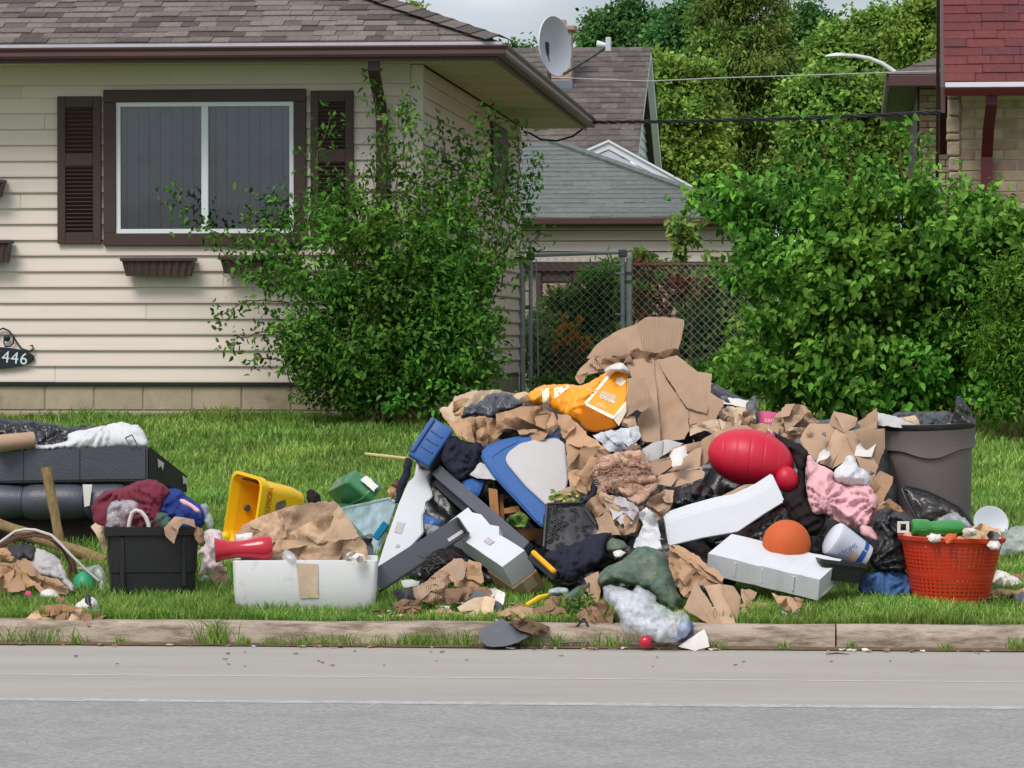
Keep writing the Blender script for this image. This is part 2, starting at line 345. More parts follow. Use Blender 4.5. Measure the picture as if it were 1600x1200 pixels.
# ------------------------------------------------------------------ object helpers
WL = {}
def tag(o, label=None, cat=None, group=None, kind=None):
    if label: o['label'] = label
    if cat: o['category'] = cat
    if group: o['group'] = group
    if kind: o['kind'] = kind
    return o
def thing(name, label, cat, loc, group=None):
    o = bpy.data.objects.new(name, None); COL.objects.link(o); o.location = loc; o.empty_display_size = .1
    WL[o] = Vector(loc)
    return tag(o, label, cat, group)
def struct_empty(name, loc=(0, 0, 0)):
    o = bpy.data.objects.new(name, None); COL.objects.link(o); o.location = loc; WL[o] = Vector(loc)
    o['kind'] = 'structure'; return o
class MB:
    def __init__(self): self.v = []; self.f = []
    def add(self, vs, fs, M=None):
        o = len(self.v)
        self.v += [tuple(M @ Vector(p)) for p in vs] if M is not None else [tuple(p) for p in vs]
        self.f += [tuple(i + o for i in f) for f in fs]; return self
    def box(self, a, b, M=None):
        (x0, y0, z0), (x1, y1, z1) = a, b
        v = [(x0, y0, z0), (x1, y0, z0), (x1, y1, z0), (x0, y1, z0), (x0, y0, z1), (x1, y0, z1), (x1, y1, z1), (x0, y1, z1)]
        return self.add(v, [(0, 3, 2, 1), (4, 5, 6, 7), (0, 1, 5, 4), (1, 2, 6, 5), (2, 3, 7, 6), (3, 0, 4, 7)], M)
    def bev(self, a, b, w=.01, seg=2, M=None):
        bm = bmesh.new(); bmesh.ops.create_cube(bm, size=1)
        for v in bm.verts:
            for i in range(3): v.co[i] = (a[i] + b[i]) / 2 + v.co[i] * (b[i] - a[i])
        bmesh.ops.bevel(bm, geom=bm.edges[:], offset=w, segments=seg, affect='EDGES', profile=.5)
        bm.verts.index_update()
        self.add([v.co for v in bm.verts], [[v.index for v in f.verts] for f in bm.faces], M); bm.free(); return self
    def tube(self, pts, r, n=8, cap=True):
        pts = [Vector(p) for p in pts]; k = len(pts)
        rs = r if isinstance(r, (list, tuple)) else [r] * k
        o = len(self.v); up = Vector((0, 0, 1)); prev = None
        for i, p in enumerate(pts):
            t = (pts[min(i + 1, k - 1)] - pts[max(i - 1, 0)])
            if t.length < 1e-9: t = Vector((0, 0, 1))
            t.normalize()
            if prev is None:
                a = t.orthogonal().normalized()
            else:
                a = (prev - t * prev.dot(t))
                a = a.normalized() if a.length > 1e-6 else t.orthogonal().normalized()
            prev = a; b = t.cross(a)
            for j in range(n):
                g = 2 * math.pi * j / n
                self.v.append(tuple(p + (a * math.cos(g) + b * math.sin(g)) * rs[i]))
        for i in range(k - 1):
            for j in range(n):
                self.f.append((o + i * n + j, o + i * n + (j + 1) % n, o + (i + 1) * n + (j + 1) % n, o + (i + 1) * n + j))
        if cap:
            self.f.append(tuple(o + j for j in reversed(range(n)))); self.f.append(tuple(o + (k - 1) * n + j for j in range(n)))
        return self
    def loft(self, loops, M=None, cap0=True, cap1=True, close=True):
        n = len(loops[0]); vs = [p for l in loops for p in l]; fs = []
        for i in range(len(loops) - 1):
            for j in range(n if close else n - 1):
                k = (j + 1) % n
                fs.append((i * n + j, i * n + k, (i + 1) * n + k, (i + 1) * n + j))
        if cap0: fs.append(tuple(reversed(range(n))))
        if cap1: fs.append(tuple((len(loops) - 1) * n + j for j in range(n)))
        return self.add(vs, fs, M)
    def lathe(self, prof, n=24, M=None, wob=0, seed=0):
        loops = []
        for i, (r, z) in enumerate(prof):
            l = []
            for j in range(n):
                a = 2 * math.pi * j / n
                rr = r * (1 + wob * noise.noise(Vector((math.cos(a) * 1.5, math.sin(a) * 1.5 + seed, z * 8))))
                l.append((rr * math.cos(a), rr * math.sin(a), z))
            loops.append(l)
        return self.loft(loops, M)
    def prism(self, poly, ext, M=None):
        """poly: 3-D outline, ext: vector"""
        n = len(poly); e = Vector(ext)
        vs = [Vector(p) for p in poly] + [Vector(p) + e for p in poly]
        fs = [tuple(range(n)), tuple(reversed(range(n, 2 * n)))] + [(i, i + n, (i + 1) % n + n, (i + 1) % n) for i in range(n)]
        return self.add(vs, fs, M)
    def build(self, name, m, parent=None, smooth=False, origin=None, fix=True):
        off = WL[parent] if parent is not None else None
        if off is None:
            if origin is None:
                a = np.array(self.v); origin = Vector(((a[:, 0].min() + a[:, 0].max()) / 2, (a[:, 1].min() + a[:, 1].max()) / 2, a[:, 2].min()))
            off = Vector(origin)
        me = bpy.data.meshes.new(name)
        me.from_pydata([(p[0] - off.x, p[1] - off.y, p[2] - off.z) for p in self.v], [], self.f)
        if fix:
            bm = bmesh.new(); bm.from_mesh(me); bmesh.ops.recalc_face_normals(bm, faces=bm.faces[:]); bm.to_mesh(me); bm.free()
        if smooth:
            me.polygons.foreach_set('use_smooth', [True] * len(me.polygons))
            if smooth != 'all':
                try: me.set_sharp_from_angle(angle=R_(24 if smooth == 'soft' else 38))
                except Exception: pass
        me.materials.append(MATS[m] if isinstance(m, str) else m)
        o = bpy.data.objects.new(name, me); COL.objects.link(o)
        if parent is not None: o.parent = parent; WL[o] = WL[parent]
        else: o.location = off; WL[o] = off
        return o
def link_mesh(name, me, loc, parent, rot=None):
    o = bpy.data.objects.new(name, me); COL.objects.link(o); o.parent = parent
    o.location = Vector(loc) - WL[parent]
    if rot: o.rotation_euler = rot
    return o
def np_mesh(name, V, Fq, m, parent=None, origin=(0, 0, 0), smooth=False):
    V = np.asarray(V, dtype=np.float32); Fq = np.asarray(Fq, dtype=np.int32)
    off = np.array(WL[parent] if parent is not None else origin, dtype=np.float32)
    k = Fq.shape[1]; me = bpy.data.meshes.new(name)
    me.vertices.add(len(V)); me.vertices.foreach_set('co', (V - off).ravel())
    me.loops.add(Fq.size); me.loops.foreach_set('vertex_index', Fq.ravel())
    me.polygons.add(len(Fq)); me.polygons.foreach_set('loop_start', np.arange(0, Fq.size, k, dtype=np.int32))
    try: me.polygons.foreach_set('loop_total', np.full(len(Fq), k, dtype=np.int32))
    except Exception: pass
    if smooth: me.polygons.foreach_set('use_smooth', np.ones(len(Fq), dtype=bool))
    me.update(calc_edges=True); me.validate()
    me.materials.append(MATS[m])
    o = bpy.data.objects.new(name, me); COL.objects.link(o)
    if parent is not None: o.parent = parent; WL[o] = WL[parent]
    else: o.location = origin; WL[o] = Vector(origin)
    return o
def rrect(w, d, r, z, k=4):
    out = []
    for cx, cy, a0 in ((w / 2 - r, d / 2 - r, 0), (-w / 2 + r, d / 2 - r, 90), (-w / 2 + r, -d / 2 + r, 180), (w / 2 - r, -d / 2 + r, 270)):
        for i in range(k + 1):
            a = R_(a0 + 90 * i / k); out.append((cx + r * math.cos(a), cy + r * math.sin(a), z))
    return out
def frame(loc, right, depth, up):
    """matrix whose columns are given in camera-aligned (right, depth, up) components"""
    cols = []
    for c in (right, depth, up):
        cols.append((DIRR * c[0] + DIRD * c[1] + DIRU * c[2]).normalized())
    M = Matrix((cols[0], cols[1], cols[2])).transposed().to_4x4(); M.translation = loc
    return M
def basis(x, z):
    """orthonormal camera-aligned columns from x and z axes given in (right, depth, up)"""
    x = Vector(x).normalized(); z = Vector(z); z = (z - x * z.dot(x)).normalized(); y = z.cross(x)
    return x, y, z
def obox(O, A, B, C, Y):
    """corner box: nearest corner and its three neighbours as pixels -> orthogonal frame and edge lengths"""
    s = ppm(Y)
    e = [Vector(((q[0] - O[0]) / s, -(q[1] - O[1]) / s)) for q in (A, B, C)]
    ab, bc, ac = e[0].dot(e[1]), e[1].dot(e[2]), e[0].dot(e[2])
    ab, bc, ac = min(ab, -1e-4), min(bc, -1e-4), min(ac, -1e-4)
    za = math.sqrt(-ab * ac / bc); zb = math.sqrt(-ab * bc / ac); zc = math.sqrt(-ac * bc / ab)
    vec = [Vector((e[i].x, z, e[i].y)) for i, z in enumerate((za, zb, zc))]
    L = [v.length for v in vec]
    a = vec[0].normalized(); b = (vec[1] - a * vec[1].dot(a)).normalized(); c = a.cross(b)
    if c.dot(vec[2]) < 0: c = -c
    return frame(at(O[0], O[1], Y), a, b, c), L
def text(s, size, m, parent, M, name='lettering', ext=.0006, spacing=1):
    cu = bpy.data.curves.new('t', 'FONT'); cu.body = s; cu.size = size; cu.align_x = 'CENTER'; cu.align_y = 'CENTER'; cu.extrude = ext
    cu.resolution_u = 3; cu.space_character = spacing
    ob = bpy.data.objects.new('t', cu); COL.objects.link(ob)
    dg = bpy.context.evaluated_depsgraph_get(); me = bpy.data.meshes.new_from_object(ob.evaluated_get(dg))
    bpy.data.objects.remove(ob); me.name = name
    T = Matrix.Translation(-WL[parent]) @ M
    me.transform(T); me.materials.clear(); me.materials.append(MATS[m])
    o = bpy.data.objects.new(name, me); COL.objects.link(o); o.parent = parent; WL[o] = WL[parent]
    return o
def K(ox, oy, s): return lambda *p: [(ox + q[0] / s, oy + q[1] / s) + tuple(q[2:]) for q in p]
c1 = K(0, 620, 3.158); c2 = K(300, 680, 3.75); c3 = K(560, 600, 4); c4 = K(780, 480, 4); c5 = K(840, 660, 4)
c6 = K(1040, 620, 3.53); c7 = K(1240, 600, 3.3333); c8 = K(600, 760, 4); c9 = K(840, 840, 4.706)

# ------------------------------------------------------------------ soft things: bags, cloth, paper, board
def crumple_field(Q, kind, amp, cs, rnd, res):
    """height field over 2-D points Q (metres): straight creases for paper and board, fanned folds for cloth and film"""
    n = len(Q); lo, hi = Q.min(0), Q.max(0); size = max(.08, float(np.max(hi - lo))); small = max(.05, float(np.min(hi - lo)))
    h = np.zeros(n); off = Vector((rnd.uniform(0, 50), rnd.uniform(0, 50), rnd.uniform(0, 50)))
    wx = np.array([noise.noise(Vector((a * 9, b * 9, 0)) + off) for a, b in Q]); wy = np.array([noise.noise(Vector((a * 9, b * 9, 7)) + off) for a, b in Q])
    if kind in ('paper', 'card'):
        W = Q + np.stack((wx, wy), 1) * (.010 if kind == 'paper' else .004)
        g = amp / .025
        # large straight folds
        for k in range(5 if kind == 'paper' else 3):
            c = lo + (hi - lo) * np.array((rnd.uniform(.15, .85), rnd.uniform(.15, .85))); a = rnd.uniform(0, math.pi)
            nv = np.array((math.cos(a), math.sin(a))); d = (W - c) @ nv
            h += rnd.choice((-1, 1)) * np.abs(d) * rnd.uniform(.25, .6) * (g if kind == 'paper' else g * .7)
        h = np.tanh((h - h.mean()) / (amp * 2.2)) * amp * 1.7
        # shorter creases
        K_ = int((26 if kind == 'paper' else 4) * max(.5, (size * small / .06)) ** .5)
        for k in range(K_):
            c = lo + (hi - lo) * np.array((rnd.random(), rnd.random())); a = rnd.uniform(0, math.pi)
            nv = np.array((math.cos(a), math.sin(a))); tv = np.array((-nv[1], nv[0])); d = (W - c) @ nv; l = (W - c) @ tv
            ext = rnd.uniform(.05, .16); fall = np.clip(1.3 - np.abs(l) / ext, 0, 1); wd = rnd.uniform(.014, .045)
            prof = np.maximum(0, 1 - np.abs(d) / wd)
            if rnd.random() < .5: prof = np.where(d > 0, prof, np.maximum(0, 1 - np.abs(d) / (wd * 2.5)))
            h += rnd.choice((-1, 1, 1)) * prof * fall * wd * rnd.uniform(.35, .95) * min(1.3, g)
        f = np.array([abs(noise.noise(Vector((a * 34, b * 34, 3)) + off)) for a, b in W])
        return h + (f - .2) * amp * (.35 if kind == 'paper' else .06)
    A = []
    for k in range(3):
        far = rnd.random() < .35
        c = (lo + hi) / 2 + (np.array((rnd.uniform(-1, 1), rnd.uniform(-1, 1))) * size * (1.4 if far else .5)); A.append(c)
    ws_ = []; hs_ = []
    sp = (.075 if kind == 'cloth' else .05) * 8 / cs                      # fold spacing in metres
    for i, c in enumerate(A):
        d = Q - c; r = np.sqrt((d ** 2).sum(1)) + 1e-4; th = np.arctan2(d[:, 1], d[:, 0])
        rm = max(.06, float(np.median(r))); kf = max(3, round(2 * math.pi * rm / sp / 2))
        ph = th * kf + wx * 2.6 + r * rnd.uniform(-9, 9) + rnd.uniform(0, 6)
        f = 1 - np.abs(np.sin(ph)) ** .75; f2 = 1 - np.abs(np.sin(ph * 2.3 + wy * 2)) ** .8
        hs_.append((f - .36 + (f2 - .36) * .35) * np.clip(r / .07, .2, 1) * np.clip(1.0 - .35 * np.abs(wy * 2), .2, 1)); ws_.append(1 / (r / size + .12) ** 3)
    ws_ = np.array(ws_); hs_ = np.array(hs_); h = (ws_ * hs_).sum(0) / ws_.sum(0)
    q = [Vector((a * cs * 1.6, b * cs * 1.6, 4.0)) + off for a, b in Q]
    h += .35 * np.array([noise.noise(p) for p in q])
    if kind == 'bag':
        W = Q + np.stack((wx, wy), 1) * .014; h *= .55; g2 = np.zeros(n)
        for k in range(int(34 * max(.4, (size * small / .06)) ** .5)):
            c = lo + (hi - lo) * np.array((rnd.random(), rnd.random())); a = rnd.uniform(0, math.pi)
            nv = np.array((math.cos(a), math.sin(a))); tv = np.array((-nv[1], nv[0])); d = (W - c) @ nv; l = (W - c) @ tv
            fall = np.clip(1.2 - np.abs(l) / rnd.uniform(.03, .13), 0, 1); wd = rnd.uniform(.012, .035)
            g2 += rnd.choice((-1, 1, 1)) * np.maximum(0, 1 - np.abs(d) / wd) * fall * wd * rnd.uniform(.4, 1.1)
        h += g2 * min(1.2, amp / .022) / max(amp * 1.9, 1e-4)
        fine = np.array([abs(noise.noise(p * 2.4 + Vector((u * 1.5, v * 1.5, 0)))) for p, u, v in zip(q, wx, wy)]); h += .45 * (.25 - fine)
        fine = np.array([abs(noise.noise(p * 5.1 + Vector((v * 2.5, u * 2.5, 0)))) for p, u, v in zip(q, wx, wy)]); h += .22 * (.25 - fine)
    return h * amp * (2.5 if kind == 'cloth' else 1.9)
def soft(name, label, cat, pts, Y, m, tilt=.9, thick=.012, bulge=.07, back=None, R=None, crum=.018, cs=7, kind='paper',
         res=.0115, seed=None, group=None, parent=None, yaw=0.0, jag=1.0, obj_origin=None):
    seed = seed if seed is not None else (hash_s(label or name) % 997)
    rnd = random.Random(seed)
    s = ppm(Y); n = len(pts)
    P = [(p[0], p[1], p[2] if len(p) > 2 else 0.0) for p in pts]
    out = []
    step = res * s
    for i in range(n):
        p0, p1, p2, p3 = P[i - 1], P[i], P[(i + 1) % n], P[(i + 2) % n]
        L = math.hypot(p2[0] - p1[0], p2[1] - p1[1]); k = max(1, int(L / step))
        for j in range(k):
            t = j / k
            if kind in ('cloth', 'bag'):
                q = [.5 * ((2 * p1[a]) + (-p0[a] + p2[a]) * t + (2 * p0[a] - 5 * p1[a] + 4 * p2[a] - p3[a]) * t * t + (-p0[a] + 3 * p1[a] - 3 * p2[a] + p3[a]) * t ** 3) for a in range(3)]
            else:
                q = [p1[a] + (p2[a] - p1[a]) * t for a in range(3)]
            jx = noise.noise(Vector((q[0] * .07, q[1] * .07, seed))) * 3.2 + noise.noise(Vector((q[0] * .22, q[1] * .22, seed + 9))) * 1.6
            jy = noise.noise(Vector((q[0] * .07, q[1] * .07, seed + 20))) * 3.2 + noise.noise(Vector((q[0] * .22, q[1] * .22, seed + 31))) * 1.6
            kj = (.35 if kind == 'card' else (.6 if j == 0 else 1.0)) * jag * min(1, n * 9 / 60)
            out.append((q[0] + jx * kj, q[1] + jy * kj, q[2]))
    B = np.array(out); nb = len(B)
    uvB = np.column_stack((B[:, 0] / s, -B[:, 1] / s))
    x0, y0 = uvB.min(0); x1, y1 = uvB.max(0)
    gx = []
    row = 0; yy = y0
    while yy < y1:
        xx = x0 + (res / 2 if row % 2 else 0)
        while xx < x1:
            gx.append((xx + rnd.uniform(-.3, .3) * res, yy + rnd.uniform(-.3, .3) * res)); xx += res
        yy += res * .87; row += 1
    def dist(Q):
        A = uvB; Bn = np.roll(uvB, -1, 0); D = Bn - A; l2 = (D ** 2).sum(1) + 1e-12
        t = np.clip((((Q[:, None, :] - A[None]) * D[None]).sum(2)) / l2[None], 0, 1)
        c = A[None] + t[..., None] * D[None]
        return np.sqrt(((Q[:, None, :] - c) ** 2).sum(2)).min(1)
    if gx:
        G = np.array(gx)
        A = uvB; Bn = np.roll(uvB, -1, 0)
        c = ((A[None, :, 1] > G[:, None, 1]) != (Bn[None, :, 1] > G[:, None, 1])) & (G[:, None, 0] < (Bn[None, :, 0] - A[None, :, 0]) * (G[:, None, 1] - A[None, :, 1]) / (Bn[None, :, 1] - A[None, :, 1] + 1e-15) + A[None, :, 0])
        G = G[(c.sum(1) % 2) == 1]
        if len(G): G = G[dist(G) > res * .55]
    else: G = np.zeros((0, 2))
    allp = [Vector(p) for p in uvB] + [Vector(p) for p in G]
    vo, eo, fo, _, _, _ = delaunay_2d_cdt(allp, [(i, (i + 1) % nb) for i in range(nb)], [], 1, 1e-6)
    Q = np.array([tuple(v) for v in vo]); d = dist(Q)
    Rr = R or max(.02, min(.42 * min(x1 - x0, y1 - y0), .075))
    tt = np.clip(d / Rr, 0, 1); dome = np.sqrt(np.maximum(0, 1 - (1 - tt) ** 2))
    px = Q[:, 0] * s; py = -Q[:, 1] * s
    pyb = B[:, 1].max(); pxc = B[:, 0].mean()
    base = Y + tilt * (pyb - py) / s + yaw * (px - pxc) / s
    if np.abs(B[:, 2]).max() > 0:
        w = 1.0 / (((Q[:, None, :] - uvB[None]) ** 2).sum(2) + 1e-5); base = base + (w @ B[:, 2]) / w.sum(1)
    cr = crumple_field(Q, kind, crum, cs, rnd, res)
    sheet = back is None
    ed = np.clip(.55 + dome, 0, 1)
    if kind in ('paper', 'card'):
        an = rnd.uniform(-.5, .5); cdir = np.array((math.cos(an), math.sin(an))); cq = Q - (Q.min(0) + Q.max(0)) / 2
        t_ = cq @ cdir; tm = np.abs(t_).max() + 1e-6; bend = 1 - (t_ / tm) ** 2
        yf = base - bulge * (.75 * bend + .25 * dome) - cr
    else:
        yf = base - bulge * dome - cr * ed
    yb = (yf + thick) if sheet else (base + thick + back * dome)
    Vf = at_np(px, py, yf); Vb = at_np(px, py, yb); N = len(Q)
    faces = []; cnt = {}
    for f in fo:
        a = np.cross(Q[f[1]] - Q[f[0]], Q[f[2]] - Q[f[0]])
        f = list(f) if a > 0 else list(reversed(f))
        faces.append(tuple(f)); faces.append(tuple(i + N for i in reversed(f)))
        for i in range(len(f)):
            e = (f[i], f[(i + 1) % len(f)]); cnt[e] = cnt.get(e, 0) + 1
    for (a, b) in cnt:
        if (b, a) not in cnt: faces.append((b, a, a + N, b + N))
    mb = MB(); mb.v = [tuple(p) for p in np.vstack((Vf, Vb))]; mb.f = faces
    o = mb.build(name, m, parent, smooth=('all' if kind in ('cloth', 'bag') else 'soft'), fix=False)
    if parent is None: tag(o, label, cat, group)
    elif label: o['label'] = label
    return o
def split_poly(P, c, nv):
    A, B = [], []; n = len(P)
    for i in range(n):
        p, q = P[i], P[(i + 1) % n]; dp = (p[0] - c[0]) * nv[0] + (p[1] - c[1]) * nv[1]; dq = (q[0] - c[0]) * nv[0] + (q[1] - c[1]) * nv[1]
        (A if dp >= 0 else B).append(p)
        if (dp >= 0) != (dq >= 0):
            t = dp / (dp - dq); x = (p[0] + (q[0] - p[0]) * t, p[1] + (q[1] - p[1]) * t); A.append(x); B.append(x)
    return A, B
def poly_area(P): return abs(sum(P[i - 1][0] * P[i][1] - P[i][0] * P[i - 1][1] for i in range(len(P)))) / 2
def folded(name, label, cat, pts, Y, m, cuts=3, tilt=.8, crum=.01, bulge=.02, thick=.005, cs=7, seed=None, group=None, amp=.55, pm=None, depth=.03, ragged=1.3):
    """sheet material folded along straight lines: every panel between two folds is a part with its own lean"""
    rnd = random.Random(seed if seed is not None else hash_s(label) % 9973)
    P = [tuple(p[:2]) for p in pts]; polys = [P]; k = 0; tries = 0
    while k < cuts and tries < 60:
        tries += 1; polys.sort(key=poly_area, reverse=True); Q = polys[0]
        cx = sum(p[0] for p in Q) / len(Q) + rnd.uniform(-6, 6); cy = sum(p[1] for p in Q) / len(Q) + rnd.uniform(-6, 6); a = rnd.uniform(0, math.pi)
        A, B = split_poly(Q, (cx, cy), (math.cos(a), math.sin(a)))
        if len(A) < 3 or len(B) < 3 or min(poly_area(A), poly_area(B)) < .22 * poly_area(Q): continue
        polys = polys[1:] + [A, B]; k += 1
    s_ = ppm(Y); pb = max(p[1] for p in P); cxx = sum(p[0] for p in P) / len(P)
    root = thing(name, label, cat, tuple(at(cxx, pb, Y)), group)
    for Q in polys:
        cx = sum(p[0] for p in Q) / len(Q); cy = sum(p[1] for p in Q) / len(Q)
        E = [(cx + (p[0] - cx) * 1.05, cy + (p[1] - cy) * 1.05) for p in Q]
        qb = max(p[1] for p in E); t = tilt + rnd.uniform(-1, 1) * amp * 1.3
        hgt = (qb - min(p[1] for p in E)) / s_
        yc = Y + tilt * (pb - cy) / s_ + rnd.uniform(-1, 1) * depth
        soft('panel', None, None, E, yc - t * (qb - cy) / s_, (rnd.choice(pm) if pm else m), tilt=t, yaw=rnd.uniform(-1, 1) * amp, thick=thick, bulge=bulge * rnd.uniform(-.5, 1), crum=crum, cs=cs, kind='paper' if crum > .011 else 'card', seed=rnd.randint(0, 9999), parent=root, jag=ragged)
    return root
def hash_s(s):
    h = 7
    for ch in s: h = (h * 131 + ord(ch)) & 0xffffffff
    return h

# ------------------------------------------------------------------ leaves
def leaf_arrays(C, D, N, Ls, Wd, fold=.25, shape=6):
    """C base points, D direction, N normal, Ls length, Wd width -> vertices and quads (two per leaf)"""
    C = np.asarray(C); D = D / (np.linalg.norm(D, axis=1)[:, None] + 1e-9)
    T = np.cross(D, N); T /= (np.linalg.norm(T, axis=1)[:, None] + 1e-9); N2 = np.cross(T, D)
    L = Ls[:, None]; w = Wd[:, None]
    if shape == 4:
        V = np.stack((C, C + D * L * .45 + T * w * .5 + N2 * w * fold, C + D * L, C + D * L * .45 - T * w * .5 + N2 * w * fold), 1)
        F = (np.arange(len(C)) * 4)[:, None] + np.array([[0, 1, 2, 3]])
        return V.reshape(-1, 3), F
    V = np.stack((C, C + D * L * .25 + T * w * .46 + N2 * w * fold, C + D * L * .62 + T * w * .40 + N2 * w * fold * .8, C + D * L - N2 * L * .12,
                  C + D * L * .62 - T * w * .40 + N2 * w * fold * .8, C + D * L * .25 - T * w * .46 + N2 * w * fold), 1)
    b = (np.arange(len(C)) * 6)[:, None]
    F = np.concatenate((b + np.array([[0, 1, 2, 3]]), b + np.array([[0, 3, 4, 5]])), 1).reshape(-1, 4)
    return V.reshape(-1, 3), F
def rand_dirs(n, rng):
    v = rng.normal(size=(n, 3)); return v / np.linalg.norm(v, axis=1)[:, None]
def foliage_points(lobes, n, rng, clump=.22, per=24, shell=.5, wts=None):
    """lobes: (centre, radii); leaves gather in clumps near the lobe surfaces"""
    vol = np.array([r[0] * r[2] * (wts[i] if wts else 1) for i, (c, r) in enumerate(lobes)]); vol = vol / vol.sum()
    C = []; Dn = []
    for (c, r), p in zip(lobes, vol):
        k = max(3, int(n * p / per)); u = rand_dirs(k, rng)
        rad = (shell + (1.06 - shell) * rng.random(k) ** .6)[:, None]
        cc = np.array(c) + u * rad * np.array(r)
        cr = clump * (.6 + .8 * rng.random(k)) * (np.mean(r) ** .5)
        pts = cc[:, None, :] + rng.normal(size=(k, per, 3)) * cr[:, None, None] * np.array((1, 1, .75))
        C.append(pts.reshape(-1, 3)); Dn.append(np.repeat(u, per, 0))
    return np.concatenate(C), np.concatenate(Dn)
def leaves(name, C, Dn, m, parent, rng, size, ratio=.6, up=.6, droop=.3, shape=6, fold=.2):
    n = len(C); D = rand_dirs(n, rng) + Dn * .8 + np.array((0, 0, -droop))
    N = rand_dirs(n, rng) * .7 + np.array((0, -.3, up)) + Dn * .5
    Ls = size * (.6 + .8 * rng.random(n)); V, F = leaf_arrays(C, D, N, Ls, Ls * ratio, fold, shape)
    return np_mesh(name, V, F, m, parent)
def lobe_px(px, py, rx, ry, Y, ry_d=None):
    s = ppm(Y); c = at(px, py, Y); return (tuple(c), (rx / s, (ry_d if ry_d else (rx + ry) / 2 / s), ry / s))
# ================================================================== THE GROUND
ys = [-80, -.001, .17, .181, .24, 1, 2, 4, 6, 8, 10, 11.7, 16, 30, 60, 120, 300, 700]
zs = [-.06, -.06, -.06, .098] + [gz(y) for y in ys[4:15]] + [1.14, 1.2, 1.2]
xs = [-400, -120, -40] + [-20 + i * 1.0 for i in range(41)] + [40, 120, 400]
V = [(x, y, z) for y, z in zip(ys, zs) for x in xs]; nx = len(xs)
Fq = [(j * nx + i, j * nx + i + 1, (j + 1) * nx + i + 1, (j + 1) * nx + i) for j in range(len(ys) - 1) for i in range(nx - 1)]
tag(np_mesh('lawn', V, Fq, 'lawn'), kind='structure')
def sheet(name, x0, x1, y0, y1, z, m):
    b = MB(); b.add([(x0, y0, z), (x1, y0, z), (x1, y1, z), (x0, y1, z)], [(0, 1, 2, 3)])
    return tag(b.build(name, m, origin=((x0 + x1) / 2, (y0 + y1) / 2, z), fix=False), kind='structure')
sheet('road', -200, 200, -30, -2.85, 0, 'asphalt')
sheet('parking_lane', -200, 200, -2.85, .05, 0, 'lane')
sheet('edge_line', -200, 200, -2.91, -2.78, .0012, 'road_paint')
sheet('lane_joint', -200, 200, -1.68, -1.645, .0012, 'joint_line')
# the joint line is broken where the photograph loses it
kerb = struct_empty('kerb')
prof = [(0, -.05), (0, .01), (.012, .06), (.025, .09), (.045, .108), (.07, .115), (.165, .118), (.18, .112), (.18, -.05)]
kx = at(1306, 1000, 0).x
k_len = 3.05
i0 = math.floor((-14 - kx) / k_len)
for i in range(i0, 6):
    xa, xb = kx + i * k_len + .004, kx + (i + 1) * k_len - .004
    loops = []
    nseg = 12
    for k in range(nseg + 1):
        x = xa + (xb - xa) * k / nseg
        loops.append([(x, y + .006 * noise.noise(Vector((x * 2.1, y * 9, z * 9))), z + .008 * noise.noise(Vector((x * 1.7, y * 5, 3)))) for y, z in prof])
    MB().loft(loops).build('kerb_stone', 'kerb', kerb, smooth=True)
# soil that has washed against the kerb foot and behind it
b = MB(); n = 240; rowsp = []
for k in range(n + 1):
    x = -7 + 10 * k / n; w = .03 + .05 * abs(noise.noise(Vector((x * 1.3, 2, 0)))) + .02 * abs(noise.noise(Vector((x * 6, 5, 0))))
    rowsp.append([(x, -w, .0055), (x, -w * .4, .014 + .008 * noise.noise(Vector((x * 9, 1, 0)))), (x, .02, .02 + .016 * abs(noise.noise(Vector((x * 4, 7, 0)))))])
b.loft(rowsp, cap0=False, cap1=False, close=False)
tag(b.build('gutter_soil', 'soil', fix=False), kind='structure')

b = MB(); n = 60; top = []
for k in range(n + 1):
    px = 600 + 580 * k / n; e = .26 + .3 * abs(noise.noise(Vector((px * .012, 1, 0)))) + .1 * noise.noise(Vector((px * .05, 4, 0))); e *= min(1, k / 6, (n - k) / 6) + .02
    row = []
    for t in (0, .33, .66, 1.0):
        y = .185 + e * t; p = at(px, 950, y); row.append((p.x, y, gz(y) + .005 + .008 * abs(noise.noise(Vector((px * .08, t * 3, 2)))) * (t > 0) * (t < 1)))
    top.append(row)
b.loft(top, cap0=False, cap1=False, close=False)
tag(b.build('bare_soil', 'soil', fix=False, smooth='all'), kind='structure')

# ================================================================== THE BEIGE HOUSE
YW = 11.7
XR = at(660, 400, YW).x; XL = XR - 7.5
YB = Yx(XR, 814)
zw = lambda py, px=330: at(px, py, YW).z
Z0, ZT = zw(597), zw(102.8)
XE = at(776, 80, YW - .6).x; YE = YW - .6; OV = XE - XR
ZS = ZT + .01                                                   # soffit height
house = thing('house', 'beige vinyl sided bungalow with brown hipped shingle roof and dark shutters', 'house', ((XL + XR) / 2, YW, gz(YW)))
MB().box((XL, YW + .02, gz(YW) - .3), (XR - .02, YB - .02, ZT)).build('wall', 'sheath', house)
wx0, wx1 = at(163, 260, YW).x, at(479, 260, YW).x; wz0, wz1 = zw(384, 320), zw(140, 320)
ex = .127; rows = int((ZT - Z0) / ex) + 1
rnd = random.Random(3)
def board(p0, p1, n, z, h, parent, m='siding', name='siding_board', prd=.027):
    """lap board from p0 to p1 (xy), outward normal n"""
    p0 = Vector((*p0, 0)); p1 = Vector((*p1, 0)); n = Vector((*n, 0))
    b = MB(); q = []
    for p in (p0, p1):
        q += [p + Vector((0, 0, z)), p + n * prd + Vector((0, 0, z)), p + n * prd + Vector((0, 0, z + .012)), p + n * .004 + Vector((0, 0, z + h)), p + Vector((0, 0, z + h))]
    f = [(0, 1, 2, 3, 4), (9, 8, 7, 6, 5)] + [(i, (i + 1) % 5, (i + 1) % 5 + 5, i + 5) for i in range(5)]
    b.add(q, f); return b.build(name, m, parent)
